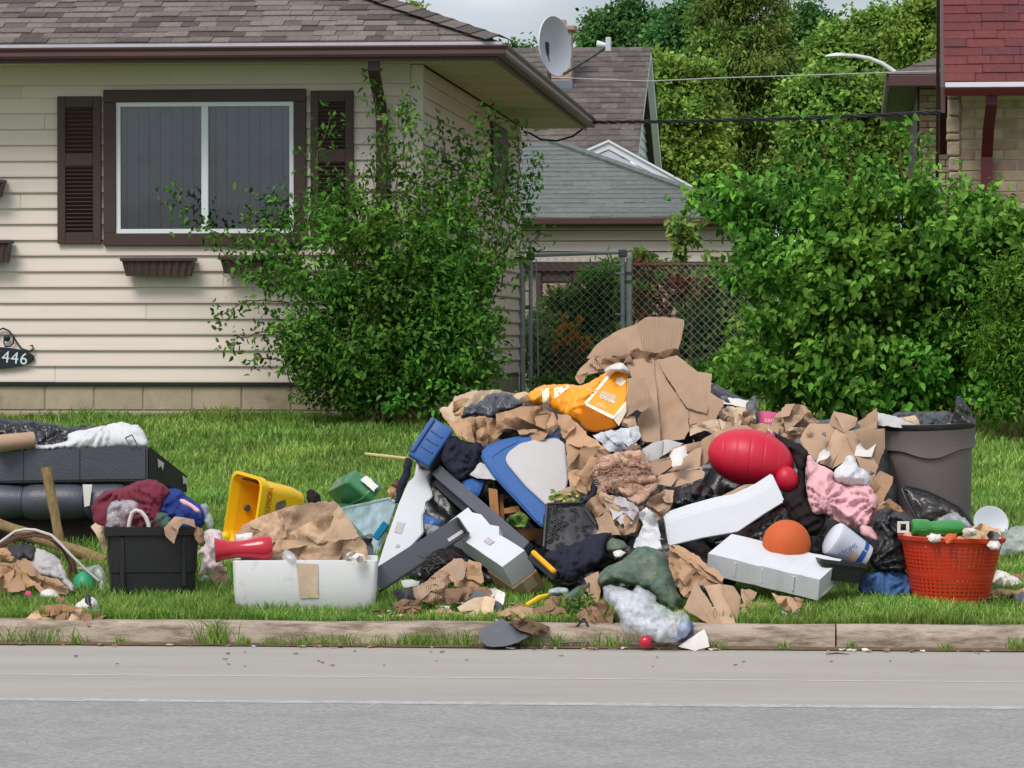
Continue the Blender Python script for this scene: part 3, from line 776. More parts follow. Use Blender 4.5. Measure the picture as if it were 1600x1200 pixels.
for r in range(rows):
    z = Z0 + r * ex; h = min(ex + .004, ZT - z)
    if h < .02: continue
    segs = [(XL, XR - .09)]
    if z > wz0 - .002 and z + ex < wz1 + .002: segs = [(XL, wx0 + .02), (wx1 - .02, XR - .09)]
    for a, c in segs:
        cuts = [a]; x = a + rnd.uniform(.8, 3.4)
        while x < c - .5: cuts.append(x); x += rnd.uniform(2.4, 3.7)
        cuts.append(c)
        for u, v in zip(cuts, cuts[1:]): board((u + .0015, YW + .018), (v - .0015, YW + .018), (0, -1), z + rnd.uniform(-.0012, .0012), h, house)
    cuts = [YW + .09, YW + rnd.uniform(2.5, 4), YW + rnd.uniform(5.5, 7), YB]
    for u, v in zip(cuts, cuts[1:]):
        board((XR - .018, u + .0015), (XR - .018, v - .0015), (1, 0), z, h, house)
# corner trim, frieze and sill trim
MB().bev((XR - .092, YW - .016, Z0 - .004), (XR + .006, YW + .09, ZT), .006).build('corner_trim', 'trim_beige', house)
MB().box((XL, YW - .022, ZT - .15), (XR - .094, YW + .0, ZT + .004)).build('frieze_board', 'trim_beige', house)
MB().box((XL, YW - .012, Z0 - .03), (XR + .004, YW + .03, Z0 - .002)).build('starter_strip', 'black_cable', house)
# foundation blocks
fz = Z0 - .032
me_blk = None
for c in range(4):
    z1 = fz - c * .203
    if z1 < gz(YW) - .25: break
    off = 0 if c % 2 == 0 else .2
    x = at(70, 615, YW).x - .4 * 9 + off
    while x < XR - .03:
        a, d = max(x + .005, XL), min(x + .395, XR - .03)
        if d - a > .05:
            MB().bev((a, YW + .012, z1 - .193), (d, YW + .1, z1), .006, 1).build('block', 'block', house)
        x += .4
    y = YW + .02 + off
    while y < YB:
        MB().bev((XR - .1, max(y, YW + .105), z1 - .193), (XR - .022, min(y + .39, YB), z1), .006, 1).build('block', 'block', house)
        y += .4
MB().box((XL, YW + .03, gz(YW) - .3), (XR - .04, YB, Z0 - .03)).build('mortar', 'mortar', house)

# window
win = MB()
T = .10
yo = YW - .045
for a, d in (((wx0, yo, wz0), (wx1, YW + .03, wz0 + T)), ((wx0, yo, wz1 - T), (wx1, YW + .03, wz1)),
             ((wx0, yo + .003, wz0 + T), (wx0 + T, YW + .03, wz1 - T)), ((wx1 - T, yo + .003, wz0 + T), (wx1, YW + .03, wz1 - T))):
    win.bev(a, d, .005, 1)
window = win.build('window', 'brown_paint', house)
ix0, ix1, iz0, iz1 = wx0 + T, wx1 - T, wz0 + T, wz1 - T
fr = MB(); t2 = .035
for a, d in (((ix0, yo + .02, iz0), (ix1, YW + .05, iz0 + t2)), ((ix0, yo + .02, iz1 - t2), (ix1, YW + .05, iz1)),
             ((ix0, yo + .023, iz0 + t2), (ix0 + t2, YW + .05, iz1 - t2)), ((ix1 - t2, yo + .023, iz0 + t2), (ix1, YW + .05, iz1 - t2))):
    fr.box(a, d)
fr.build('frame', 'white_vinyl', window)
xm = at(321, 260, YW).x
MB().bev((xm - .028, yo + .012, iz0 + t2), (xm + .028, YW + .05, iz1 - t2), .004, 1).build('mullion', 'white_vinyl', window)
for a, d in ((ix0 + t2, xm - .028), (xm + .028, ix1 - t2)):
    MB().box((a, YW - .005, iz0 + t2), (d, YW + .003, iz1 - t2)).build('pane', 'glass', window)
x = ix0 + .03; k = 0
while x < ix1 - .03:
    M = Matrix.Translation((x, YW + .075, 0)) @ Matrix.Rotation(R_(32 + rnd.uniform(-7, 7)), 4, 'Z')
    MB().box((-.042, -.0015, iz0 + .01), (.042, .0015, iz1 - .01), M).build('blind_slat', 'blind', window)
    x += .09; k += 1
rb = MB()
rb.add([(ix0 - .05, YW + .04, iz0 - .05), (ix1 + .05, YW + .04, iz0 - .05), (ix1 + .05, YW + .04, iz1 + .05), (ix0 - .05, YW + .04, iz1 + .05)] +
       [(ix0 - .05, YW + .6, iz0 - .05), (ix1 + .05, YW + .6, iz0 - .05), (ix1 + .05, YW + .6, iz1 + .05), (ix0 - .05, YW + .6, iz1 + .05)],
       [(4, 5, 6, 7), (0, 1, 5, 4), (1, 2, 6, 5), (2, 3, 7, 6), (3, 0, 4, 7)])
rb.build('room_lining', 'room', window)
# opening through the sheathing: rebuild the wall as four blocks round the window
wall = [o for o in house.children if o.name.startswith('wall')][0]
bpy.data.objects.remove(wall)
wb = MB()
for a, d in (((XL, gz(YW) - .3, 0), (wx0 + .04, ZT, 0)), ((wx1 - .04, gz(YW) - .3, 0), (XR - .02, ZT, 0)),
             ((wx0 + .04, gz(YW) - .3, 0), (wx1 - .04, wz0 + .05, 0)), ((wx0 + .04, wz1 - .05, 0), (wx1 - .04, ZT, 0))):
    wb.box((a[0], YW + .02, a[1]), (d[0], YW + .62, d[1]))
wb.box((XL, YW + .63, gz(YW) - .3), (XR - .02, YB - .02, ZT))
wb.build('wall', 'sheath', house)
# shutters
for pa, pb, pt, pb2 in ((91, 159, 151, 381), (486, 553, 142, 378)):
    x0, x1 = at(pa, 260, YW).x, at(pb, 260, YW).x; z0, z1 = zw(pb2, pa), zw(pt, pa)
    s = MB(); y0, y1 = YW - .04, YW - .001; w = .065
    zm = z0 + (z1 - z0) * .57
    for a, d in (((x0, y0, z0), (x0 + w, y1, z1)), ((x1 - w, y0, z0), (x1, y1, z1)), ((x0 + w, y0 + .002, z0), (x1 - w, y1, z0 + .09)),
                 ((x0 + w, y0 + .002, z1 - .09), (x1 - w, y1, z1)), ((x0 + w, y0 + .002, zm - .05), (x1 - w, y1, zm + .05))):
        s.bev(a, d, .003, 1)
    s.box((x0 + w, y1 - .012, z0 + .09), (x1 - w, y1 - .004, z1 - .09))
    sh = s.build('shutter', 'brown_paint', house)
    for za, zb in ((z0 + .09, zm - .05), (zm + .05, z1 - .09)):
        k = int((zb - za) / .031); st = (zb - za) / k
        for i in range(k):
            M = Matrix.Translation(((x0 + x1) / 2, y0 + .018, za + st * (i + .5))) @ Matrix.Rotation(R_(-42), 4, 'X')
            MB().box((-(x1 - x0) / 2 + w, -.017, -.003), ((x1 - x0) / 2 - w, .017, .003), M).build('louvre', 'brown_paint', sh)
# eaves: soffit strips, gutter, drip edge
ZG0 = at(400, 89.5, YE - .1).z; ZG1 = at(400, 72, YE - .1).z; ZR = at(400, 67, YE - .02).z
gp = [(0, .0), (-.075, .0), (-.085, .02), (-.083, .05), (-.1, ZG1 - ZG0 - .012), (-.1, ZG1 - ZG0), (-.092, ZG1 - ZG0), (-.09, ZG1 - ZG0 - .012), (-.07, .012), (-.008, .012), (-.008, ZG1 - ZG0 + .02), (0, ZG1 - ZG0 + .02)]
gut = MB()
def gut_loop(px_, py_, dx, dy): return [(px_ - q * dx, py_ - q * dy, ZG0 + z) for q, z in gp]
lo = [gut_loop(XL - .3, YE, 0, -1), gut_loop(XE, YE, 1, -1), gut_loop(XE, YB + .55, 1, 0)]
gut.loft(lo); gut.build('gutter', 'gutter_brown', house)
MB().box((XL, YE + .001, ZG0 - .03), (XE - .001, YE + .025, ZR)).build('fascia', 'gutter_brown', house)
MB().box((XE - .025, YE + .026, ZG0 - .03), (XE - .001, YB + .5, ZR)).build('fascia', 'gutter_brown', house)
de = MB()
lo = [[(XL - .3, YE + .02, ZR), (XL - .3, YE - .045, ZR - .004), (XL - .3, YE - .047, ZG1 - .02), (XL - .3, YE + .01, ZG1 - .02)],
      [(XE - .02, YE + .02, ZR), (XE + .045, YE - .045, ZR - .004), (XE + .047, YE - .047, ZG1 - .02), (XE - .01, YE + .01, ZG1 - .02)],
      [(XE - .02, YB + .5, ZR), (XE + .045, YB + .5, ZR - .004), (XE + .047, YB + .5, ZG1 - .02), (XE - .01, YB + .5, ZG1 - .02)]]
de.loft(lo); de.build('drip_edge', 'drip_metal', house)
ZSO = zw(102.5)
x = XL
while x < XE - .05:
    MB().box((x + .004, YE + .03, ZSO), (min(x + .122, XE - .04), YW - .023, ZSO + .01)).build('soffit_panel', 'soffit', house); x += .126
y = YW - .02; k = 0
while y < YB + .45:
    dpt = .30 if k % 2 == 0 else .9
    MB().box((XR + .012, y + .004, ZSO), (XE - .03, min(y + dpt - .03, YB + .45), ZSO + .01)).build('soffit_panel', 'soffit', house)
    y += dpt; k += 1
MB().box((XL, YE + .03, ZSO + .012), (XE - .028, YB + .45, ZSO + .03)).build('soffit_backing', 'brown_paint', house)
# roof
TA = .394; SL = math.atan(TA); YR = (YE + YB + .55) / 2; HR = YR - YE
zr = lambda y: ZR + .01 + (y - YE) * TA
roof = MB()
RXL = XL - .3
roof.add([(RXL, YE - .03, ZR - .002), (XE + .03, YE - .03, ZR - .002), (XE - HR, YR, zr(YR) - .012), (RXL, YR, zr(YR) - .012),
          (XE + .03, YB + .58, ZR - .002), (RXL, YB + .58, ZR - .002)], [(0, 1, 2, 3), (1, 4, 2), (3, 2, 4, 5)])
roof_o = roof.build('roof', 'shingle_a', house, fix=False)
ws = [.14, .18, .22, .27]; smesh = {}
def shingle_mesh(w, m, dep=.165, th=.009):
    key = (w, m, dep)
    if key not in smesh:
        b = MB(); b.box((0, 0, 0), (w - .004, dep, th)); me = bpy.data.meshes.new('shingle'); me.from_pydata(b.v, [], b.f); me.materials.append(MATS[m]); smesh[key] = me
    return smesh[key]
def shingle_field(parent, x0, x1f, y0, z0, sl, n, mats, rx=0, expo=.14, lim=300, rot=None, T=None):
    cnt = 0; r = random.Random(n)
    for c in range(n):
        d = c * expo; x = x0 - r.uniform(0, .25)
        yy = y0 + d * math.cos(sl); zz = z0 + d * math.sin(sl)
        while x < x1f(yy) - .05:
            w = r.choice(ws); m = r.choice(mats)
            w2 = min(w, max(.06, round(x1f(yy) - x, 2)))
            me = shingle_mesh(w2, m)
            p = Vector((x, yy, zz + r.choice((0, 0, .006))))
            o = link_mesh('shingle', me, p if T is None else T @ p, parent, (sl - .05, 0, rx)); cnt += 1
            x += w
    return cnt
WL[roof_o] = WL[house]
xvis = at(-45, 30, YE).x
shingle_field(roof_o, xvis, lambda y: XE - (y - YE) - .04, YE - .012, ZR + .004, SL, 11, ['shingle_a', 'shingle_a', 'shingle_b', 'shingle_b', 'shingle_c', 'shingle_d'])
# the roof beyond the counted shingles: overlapping courses
b = MB(); d = 11 * .14
while d * math.cos(SL) < HR - .1:
    y0 = YE - .035 + d * math.cos(SL); z0 = ZR + .004 + d * math.sin(SL)
    b.add([(RXL, y0, z0 + .012), (XE - (y0 - YE), y0, z0 + .012), (XE - (y0 - YE) - .13, y0 + .14 * math.cos(SL), z0 + .14 * math.sin(SL) + .006), (RXL, y0 + .14 * math.cos(SL), z0 + .14 * math.sin(SL) + .006),
           (RXL, y0, z0), (XE - (y0 - YE), y0, z0)], [(0, 1, 2, 3), (4, 5, 1, 0)]); d += .14
b.build('shingle_courses', 'shingle_a', roof_o, fix=False)
# hip caps
k = 0; t = 0
dirh = Vector((-1, 1, TA)).normalized()
while t < 2.3:
    p = Vector((XE + .02, YE - .02, ZR + .012)) + dirh * t
    X = Vector((1, 1, 0)).normalized(); Z = X.cross(dirh); Z = -Z if Z.z < 0 else Z
    M = Matrix((X, dirh, Z)).transposed().to_4x4(); M.translation = p + Z * .03
    MB().add([(-.14, 0, -.03), (0, 0, .012), (.14, 0, -.03), (-.13, .24, -.04), (0, .24, .0), (.13, .24, -.04),
              (-.14, 0, -.04), (0, 0, 0), (.14, 0, -.04)], [(0, 1, 4, 3), (1, 2, 5, 4), (6, 7, 1, 0), (7, 8, 2, 1)], M).build('hip_cap', ('shingle_c', 'shingle_d', 'shingle_a')[k % 3], roof_o, fix=False)
    t += .2; k += 1
# downspout
dsx = at(590, 100, YE).x; dsx2 = at(598, 300, YW).x
ds = MB(); yw = YW - .05
def ds_loop(x, y, z, tx=0): return [(x - .045, y - .03, z), (x + .045, y - .03, z), (x + .045, y + .03, z), (x - .045, y + .03, z)]
zz = [ZG0 + .004, ZG0 - .1, ZG0 - .22, ZG0 - .33, ZG0 - .43]
dl = [ds_loop(at(583, 100, YE).x, YE + .06, zz[0]), ds_loop(at(583, 100, YE).x, YE + .06, zz[1]), ds_loop(at(590, 100, YE + .3).x, YE + .25, zz[2]), ds_loop(at(597, 100, YW).x, YW - .11, zz[3]), ds_loop(dsx2, yw, zz[4])]
ds.loft(dl); ds.loft([ds_loop(dsx2, yw + .001, zz[4] - .03), ds_loop(dsx2, yw + .001, gz(YW) + .1)])
dsp = ds.build('downspout', 'brown_paint', house)
MB().box((dsx2 - .05, yw - .036, zz[4] - .03), (dsx2 + .05, yw + .034, zz[4])).build('joint_band', 'trim_beige', dsp)
# side window with dark frame far along the right wall, half hidden by the vine
ya, yb2 = Yx(XR, 766), Yx(XR, 790)
sz0, sz1 = at(780, 300, ya).z, at(780, 190, ya).z
MB().bev((XR - .01, ya, sz0), (XR + .03, yb2, sz1), .006, 1).build('side_window', 'brown_paint', house)

# window boxes on the wall (things of their own)
def window_box(px0, px1, pyt, pyb, label, grp=None):
    x0, x1 = at(px0, pyt, YW - .16).x, at(px1, pyt, YW - .16).x; z1, z0 = at(px0, pyt, YW - .16).z, at(px0, pyb, YW - .16).z
    r = thing('window_box', label, 'planter', ((x0 + x1) / 2, YW - .09, z0))
    w = x1 - x0; b = MB(); h = z1 - z0
    nfl = 9; lo = []
    def ring(w2, d2, z, fl=0, inset=0):
        pts = []
        for i in range(nfl * 4 + 1):
            t = i / (nfl * 4); x = -w2 / 2 + w2 * t; pts.append((x, -d2 / 2 + (fl if (i // 2) % 2 else 0), z))
        pts += [(w2 / 2, d2 / 2, z), (-w2 / 2, d2 / 2, z)]
        return pts
    lo = [ring(w * .86, .1, z0 + .004, .008), ring(w * .95, .13, z1 - .03, .01), ring(w * .955, .135, z1 - .028), ring(w, .16, z1 - .024), ring(w, .16, z1), ring(w * .93, .12, z1), ring(w * .84, .085, z0 + .02)]
    M = Matrix.Translation(((x0 + x1) / 2, YW - .1, 0))
    b.loft(lo, M); b.build('box', 'brown_paint', r)
    MB().box(((x0 + x1) / 2 - w * .3, YW - .03, z1 - .05), ((x0 + x1) / 2 - w * .3 + .03, YW + .004, z1 - .01)).build('bracket', 'dark_metal', r)
    MB().box(((x0 + x1) / 2 + w * .3, YW - .03, z1 - .05), ((x0 + x1) / 2 + w * .3 + .03, YW + .004, z1 - .01)).build('bracket', 'dark_metal', r)
    MB().box((x0 + .06, YW - .145, z1 - .06), (x1 - .06, YW - .06, z1 - .035)).build('soil', 'soil', r)
window_box(188, 304, 403, 432, 'dark brown fluted window box on bare siding below the window')
window_box(342, 456, 401, 428, 'dark brown window box half covered by the climbing shrub')
window_box(-75, 16, 375, 411, 'dark brown window box above the house number plaque')
window_box(-85, 5, 281, 308, 'dark window box mounted higher than the others on the siding')

# house number plaque
pc = at(-15, 559, YW - .03); sg = thing('house_number', 'oval black house number plaque reading 446 with scroll ironwork', 'sign', (pc.x, YW - .03, pc.z - .09))
s = ppm(YW); sa = 71 / s; sb = 17.5 / s
b = MB(); loops = []
for y, k in ((YW - .02, 1), (YW - .034, 1), (YW - .038, .97)):
    loops.append([(pc.x + sa * k * math.cos(2 * math.pi * i / 40), y, pc.z + sb * k * math.sin(2 * math.pi * i / 40)) for i in range(40)])
b.loft(loops); b.build('plaque', 'sign_black', sg)
def sgp(x, y): return at(x, y, YW - .03)
t = MB()
t.tube([sgp(*q) for q in ((-34, 546), (-12, 534), (-3, 516), (5, 513), (14, 517), (21, 526), (27, 536), (34, 545), (46, 549), (52, 545), (51, 540), (47, 540))], .007, 6)
t.tube([sgp(*q) for q in ((21, 526), (21, 536), (16, 541), (8, 541), (6, 534), (7, 530))], .007, 6)
t.tube([sgp(*q) for q in ((-72, 549), (-64, 536), (-50, 540), (-40, 545))], .007, 6)
t.build('scroll', 'sign_black', sg, smooth=True)
lf = MB(); lf.lathe([(.004, -.006), (.03, 0), (.004, .008)], 8, Matrix.Translation(sgp(11, 528)) @ Matrix.Rotation(math.pi / 2, 4, 'X')); lf.build('leaf_ornament', 'sign_black', sg)
for ch, x, y in (('5', -5, 557), ('4', 9, 558.5), ('4', 23, 560), ('6', 37, 561.5)):
    p = at(x, y, YW - .0395); M = Matrix.Translation(p) @ Matrix.Rotation(math.pi / 2, 4, 'X') @ Matrix.Rotation(R_(-6), 4, 'Z')
    text(ch, .135, 'sign_digit', sg, M, 'digit', .001)

# ================================================================== SATELLITE DISH on the house roof
yd = YW + 4.4
dc = at(868, 72, yd); base = at(858, 112, yd)
zroof = ZR + max(0.02, (XE - base.x) * TA)
dish = thing('satellite_dish', 'grey oval satellite dish on a roof mast beside the chimney', 'satellite dish', (base.x, yd, base.z - .12))
nrm = Vector((.93, -.36, .10)).normalized(); upv = Vector((-.36, -.1, 1)); upv = (upv - nrm * upv.dot(nrm)).normalized(); rt = upv.cross(nrm)
M = Matrix((rt, upv, nrm)).transposed().to_4x4(); M.translation = dc
sd_ = ppm(yd); hv = 47 / sd_; hw = .34
loops = []
for k in range(1, 9):
    q = k / 8; loops.append([(hw * q * math.cos(a), hv * q * math.sin(a), .09 * q * q - .09) for a in [2 * math.pi * i / 32 for i in range(32)]])
for k in range(8, 0, -1):
    q = k / 8; loops.append([(hw * q * 1.01 * math.cos(a), hv * q * 1.01 * math.sin(a), .09 * q * q - .1) for a in [2 * math.pi * i / 32 for i in range(32)]])
MB().loft(loops, M).build('reflector', 'dish_grey', dish, smooth=True)
MB().tube([base + Vector((0, 0, -.14)), base, dc - nrm * .1], .02, 8).build('mast', 'galv_dark', dish, smooth=True)
ls = at(948, 74, yd - .15); a0 = at(880, 116, yd)
MB().tube([a0, ls], .013, 8).build('arm', 'galv_dark', dish, smooth=True)
MB().bev(tuple(dc - nrm * .1 + Vector((-.05, -.03, -.09))), tuple(dc - nrm * .1 + Vector((.03, .06, .05))), .01, 1).build('bracket', 'dark_metal', dish)
MB().bev(tuple(ls + Vector((-.01, -.03, -.04))), tuple(ls + Vector((.04, .03, .09))), .006, 1).build('feed_horn', 'dish_grey', dish)
MB().tube([ls + Vector((-.09, 0, .03)), ls + Vector((-.01, 0, .02))], [.035, .02], 10).build('feed_cap', 'white_vinyl', dish)

# ================================================================== HOUSE BEHIND (dark shingle gable roof)
yb = 43.0
zf = lambda px, py, y: at(px, py, y)
e0 = at(985, 247, yb); ridge = at(1001, 74, yb + 4.2)
bx1 = e0.x; bx0 = at(560, 240, yb).x; hz = ridge.z - e0.z; run = 4.2
bh = thing('house_behind', 'distant house with steep dark brown shingle roof and white gable siding', 'house', ((bx0 + bx1) / 2, yb + run, gz(yb)))
sl2 = math.atan2(hz, run); sLen = math.hypot(hz, run); nC = 21
rf = None
for c in range(nC):
    d = sLen / nC; y0 = yb + run * c / nC; z0 = e0.z + hz * c / nC; y1 = yb + run * (c + 1) / nC; z1 = e0.z + hz * (c + 1) / nC
    b = MB(); x = bx0; r = random.Random(c)
    while x < bx1 + .12:
        w = r.uniform(.16, .42); x2 = min(x + w, bx1 + .12); j = r.uniform(.012, .035)
        b.add([(x, y0, z0 + j), (x2, y0, z0 + j), (x2, y1, z1 + .006), (x, y1, z1 + .006), (x, y0, z0 - .01), (x2, y0, z0 - .01)], [(0, 1, 2, 3), (4, 5, 1, 0)]); x = x2
    o = b.build('shingle_course', 'brown_shingle', bh if rf is None else rf, fix=False)
    if rf is None:
        o.name = 'roof'; rf = o
MB().add([(bx0, yb + 2 * run, e0.z), (bx1 + .12, yb + 2 * run, e0.z), (bx1 + .12, yb + run, ridge.z), (bx0, yb + run, ridge.z)], [(0, 1, 2, 3)]).build('rear_slope', 'brown_shingle', rf, fix=False)
MB().box((bx0 + .2, yb + .3, gz(yb) - .1), (bx1 - .16, yb + 2 * run - .3, e0.z + .05)).build('wall', 'siding', bh)
nb_ = 14
for i in range(nb_):
    t0, t1 = i / nb_, (i + 1) / nb_
    MB().add([(bx1 - .14, yb + .15 + (run - .15) * t0, e0.z + hz * t0), (bx1 - .14, yb + 2 * run - .15 - (run - .15) * t0, e0.z + hz * t0), (bx1 - .14, yb + 2 * run - .15 - (run - .15) * t1, e0.z + hz * t1), (bx1 - .14, yb + .15 + (run - .15) * t1, e0.z + hz * t1),
              (bx1 - .11, yb + .15 + (run - .15) * t0, e0.z + hz * t0), (bx1 - .11, yb + 2 * run - .15 - (run - .15) * t0, e0.z + hz * t0)], [(4, 5, 2, 3), (0, 1, 5, 4)]).build('gable_board', 'white_vinyl', bh, fix=False)
for ya_, za_, yb_, zb_ in ((yb - .1, e0.z - .1, yb + run, ridge.z - .02), (yb + run, ridge.z - .02, yb + 2 * run + .1, e0.z - .1)):
    MB().add([(bx1 + .0, ya_, za_), (bx1 + .11, ya_, za_), (bx1 + .11, yb_, zb_), (bx1, yb_, zb_), (bx1, ya_, za_ - .16), (bx1 + .11, ya_, za_ - .16), (bx1 + .11, yb_, zb_ - .16), (bx1, yb_, zb_ - .16)],
             [(0, 1, 2, 3), (4, 7, 6, 5), (1, 5, 6, 2), (0, 3, 7, 4), (0, 4, 5, 1), (3, 2, 6, 7)]).build('rake_board', 'white_vinyl', bh)
# chimney: courses of bricks
yc = yb + 2.6; cx0, cx1 = at(859, 100, yc).x, at(893, 100, yc).x; cz0, cz1 = at(880, 160, yc).z, at(880, 45, yc).z
ch = MB().box((cx0 + .01, yc + .01, cz0), (cx1 - .01, yc + .5, cz1 - .03)).build('chimney', 'mortar', bh)
z = at(880, 122, yc).z; k = 0
while z < cz1 - .05:
    x = cx0 - (.11 if k % 2 else 0)
    while x < cx1 - .02:
        a, d = max(x, cx0), min(x + .215, cx1)
        if d - a > .03: MB().box((a, yc - .005, z), (d - .012, yc + .1, z + .065)).build('brick', ('chimney_brick', 'brick_a', 'brick_b')[(k + int(x * 9)) % 3], ch)
        x += .225
    z += .077; k += 1
MB().bev((cx0 - .06, yc - .06, cz1 - .03), (cx1 + .06, yc + .55, cz1 + .06), .015, 1).build('chimney_cap', 'brick_b', ch)
MB().box((at(871, 100, yc).x, yc + .1, cz1 + .05), (at(883, 100, yc).x, yc + .35, at(880, 30, yc).z)).build('flue', 'brick_b', ch)
MB().box((cx0 - .02, yc - .03, at(880, 150, yc).z), (cx1 + .02, yc - .008, at(880, 126, yc).z)).build('flashing', 'flashing', ch)

# ================================================================== GARAGE with grey roof and white gable
yg = 27.0
ge0 = at(700, 342, yg); ge1 = at(1235, 342, yg); ap = at(862, 224, yg + 3.4); rr2 = ap
gx0, gx1, gze = ge0.x, at(1160, 342, yg).x, ge0.z
gar = thing('garage', 'beige sided garage with low grey shingle roof and brown fascia behind the fence', 'garage', ((gx0 + gx1) / 2, yg + 2, gz(yg)))
hz = ap.z - gze; run = 3.4; nC = 17; gf = None; xa = ap.x
for c in range(nC):
    t0, t1 = c / nC, (c + 1) / nC
    y0, y1 = yg - .25 + (run + .25) * t0, yg - .25 + (run + .25) * t1; z0, z1 = gze + hz * t0, gze + hz * t1
    xr0 = gx1 + .25 + (xa - gx1 - .25) * t0; xr1 = gx1 + .25 + (xa - gx1 - .25) * t1
    b = MB(); x = gx0; r = random.Random(c + 50)
    while x < xr0:
        x2 = min(x + r.uniform(.2, .5), xr0); x2b = min(x2, xr1); xb_ = min(x, xr1); j = r.uniform(.008, .02)
        b.add([(x, y0, z0 + j), (x2, y0, z0 + j), (x2b, y1, z1 + .004), (xb_, y1, z1 + .004), (x, y0, z0 - .01), (x2, y0, z0 - .01)], [(0, 1, 2, 3), (4, 5, 1, 0)]); x = x2
    o = b.build('shingle_course', 'grey_shingle', gar if gf is None else gf, fix=False)
    if gf is None: o.name = 'roof'; gf = o
hb = MB()   # hip ridge
hb.tube([(gx1 + .25, yg - .25, gze + .02), (xa, yg + run, ap.z + .03)], .05, 6); hb.build('hip_ridge', 'grey_shingle', gf)
MB().add([(gx1 + .25, yg - .25, gze), (gx1 + .25, yg + 2 * run + .25, gze), (xa, yg + run, ap.z), (gx0, yg + run, ap.z), (gx0, yg + 2 * run + .25, gze)], [(0, 1, 2), (1, 4, 3, 2)]).build('rear_slope', 'grey_shingle', gf, fix=False)
MB().bev((gx0, yg - .3, at(900, 352, yg).z), (gx1 + .3, yg - .22, at(900, 341, yg).z), .01, 1).build('fascia', 'gutter_brown', gar)
wt = at(900, 352, yg).z - .0
z = at(900, 409, yg).z; zb0 = z
while z < wt:
    h = min(.127, wt - z)
    board((gx0, yg + .02), (gx1, yg + .02), (0, -1), z, h - .012, gar); z += .127  # short boards leave a dark gap that stands in for the lap shadow
MB().box((gx0, yg + .03, gz(yg) - .1), (gx1, yg + 6, wt)).build('wall', 'sheath', gar)
hd = at(900, 424, yg).z
MB().bev((gx0, yg - .05, hd), (at(1100, 420, yg).x, yg + .028, zb0 - .004), .006, 1).build('door_header', 'brown_paint', gar)
for pa, pb in ((838, 846), (896, 906), (960, 968), (1010, 1018), (1075, 1083)):
    MB().bev((at(pa, 450, yg).x, yg - .03, gz(yg)), (at(pb, 450, yg).x, yg + .028, hd - .004), .004, 1).build('door_post', 'brown_paint', gar)
for pa, pb in ((846, 896), (906, 960), (968, 1010), (1018, 1075)):
    xa_, xb_ = at(pa, 450, yg).x + .01, at(pb, 450, yg).x - .01
    for py0, py1 in ((427, 440), (443, 463), (466, 492), (496, 530)):
        dr = MB().bev((xa_, yg - .004, at(900, py1, yg).z), (xb_, yg + .026, at(900, py0, yg).z), .006, 1).build('door_panel', 'pane_pink' if py0 > 440 else 'brown_paint', gar)
# white trimmed gable standing behind the garage hip
yq = yg + 4.2
pk = at(951, 222, yq); le = at(905, 242, yq); re = at(1082, 294, yq)
nested = thing('gable_dormer', 'small white trimmed gable rising behind the grey garage roof', 'gable', (pk.x, yq + .5, re.z))
MB().prism([pk + Vector((0, .06, -.12)), le + Vector((.05, .06, -.2)), Vector((le.x, yq + .06, re.z - .3)), Vector((re.x, yq + .06, re.z - .3)), re + Vector((-.1, .06, -.12))], (0, 1.0, 0)).build('wall', 'white_vinyl', nested)
for k, (dz, yy, m) in enumerate(((0, 0, 'white_vinyl'), (-.11, .015, 'dish_grey'), (-.17, .03, 'white_vinyl'))):
    for q, w in ((le, -1), (re, 1)):
        MB().prism([pk + Vector((0, yy, dz)), pk + Vector((0, yy, dz - .09)), q + Vector((0, yy, dz - .09)), q + Vector((0, yy, dz))], (0, .06, 0)).build('rake_board', m, nested)
for q in (le, re):
    MB().prism([pk + Vector((0, -.03, .03)), pk + Vector((0, -.03, .0)), q + Vector((0, -.03, .0)), q + Vector((0, -.03, .03))], (0, 1.1, 0)).build('roof_slope', 'white_vinyl', nested)

# ================================================================== BRICK HOUSE ON THE RIGHT
yh = 11.9
rh0 = at(1493, 260, yh); rh = thing('brick_house', 'tan brick house with red shingle roof, maroon gutter and downspout', 'house', (rh0.x, yh, gz(yh)))
Z_e = at(1540, 152, yh).z; rw = 6.0
RHM = Matrix.Translation((rh0.x, yh, 0)) @ Matrix.Rotation(R_(-1.0), 4, 'Z')      # local: x along the front, y back
def RB(a, d, name, m, parent=rh, bev=0):
    b = MB(); (b.bev(a, d, bev, 1, RHM) if bev else b.box(a, d, RHM)); return b.build(name, m, parent)
bwall = RB((.02, -.003, gz(yh) - .2), (rw, 10.5, Z_e + .1), 'wall', 'mortar')
bm_ = {}
def brick_mesh(w, m):
    k = (round(w, 2), m)
    if k not in bm_:
        b = MB(); b.bev((0, 0, 0), (round(w, 2), .09, .072), .004, 1); me = bpy.data.meshes.new('brick'); me.from_pydata(b.v, [], b.f); me.materials.append(MATS[m]); bm_[k] = me
    return bm_[k]
zbt = at(1540, 430, yh).z; z = zbt; k = 0; r = random.Random(12)
while z < Z_e - .02:
    x = .045 - (.11 if k % 2 else 0)
    while x < .95:
        w = .225; a, d = max(x, .045), x + w - .014
        if d - a > .04:
            m = r.choice(('brick_a', 'brick_a', 'brick_b', 'brick_c'))
            link_mesh('brick', brick_mesh(d - a, m), RHM @ Vector((a, -.012 + r.uniform(0, .006), z)), bwall, (0, 0, R_(-1)))
        x += w
    z += .083; k += 1
# rough stone corner strip and gable end
b = MB(); zq = gz(yh); r = random.Random(5)
while zq < Z_e + .05:
    h = r.uniform(.06, .14)
    MB().bev((-.06 + r.uniform(-.015, .01), -.03 + r.uniform(-.01, .01), zq), (.04, .25, min(zq + h - .008, Z_e + .06)), .012, 1, RHM).build('corner_stone', 'rough_stone', bwall)
    zq += h
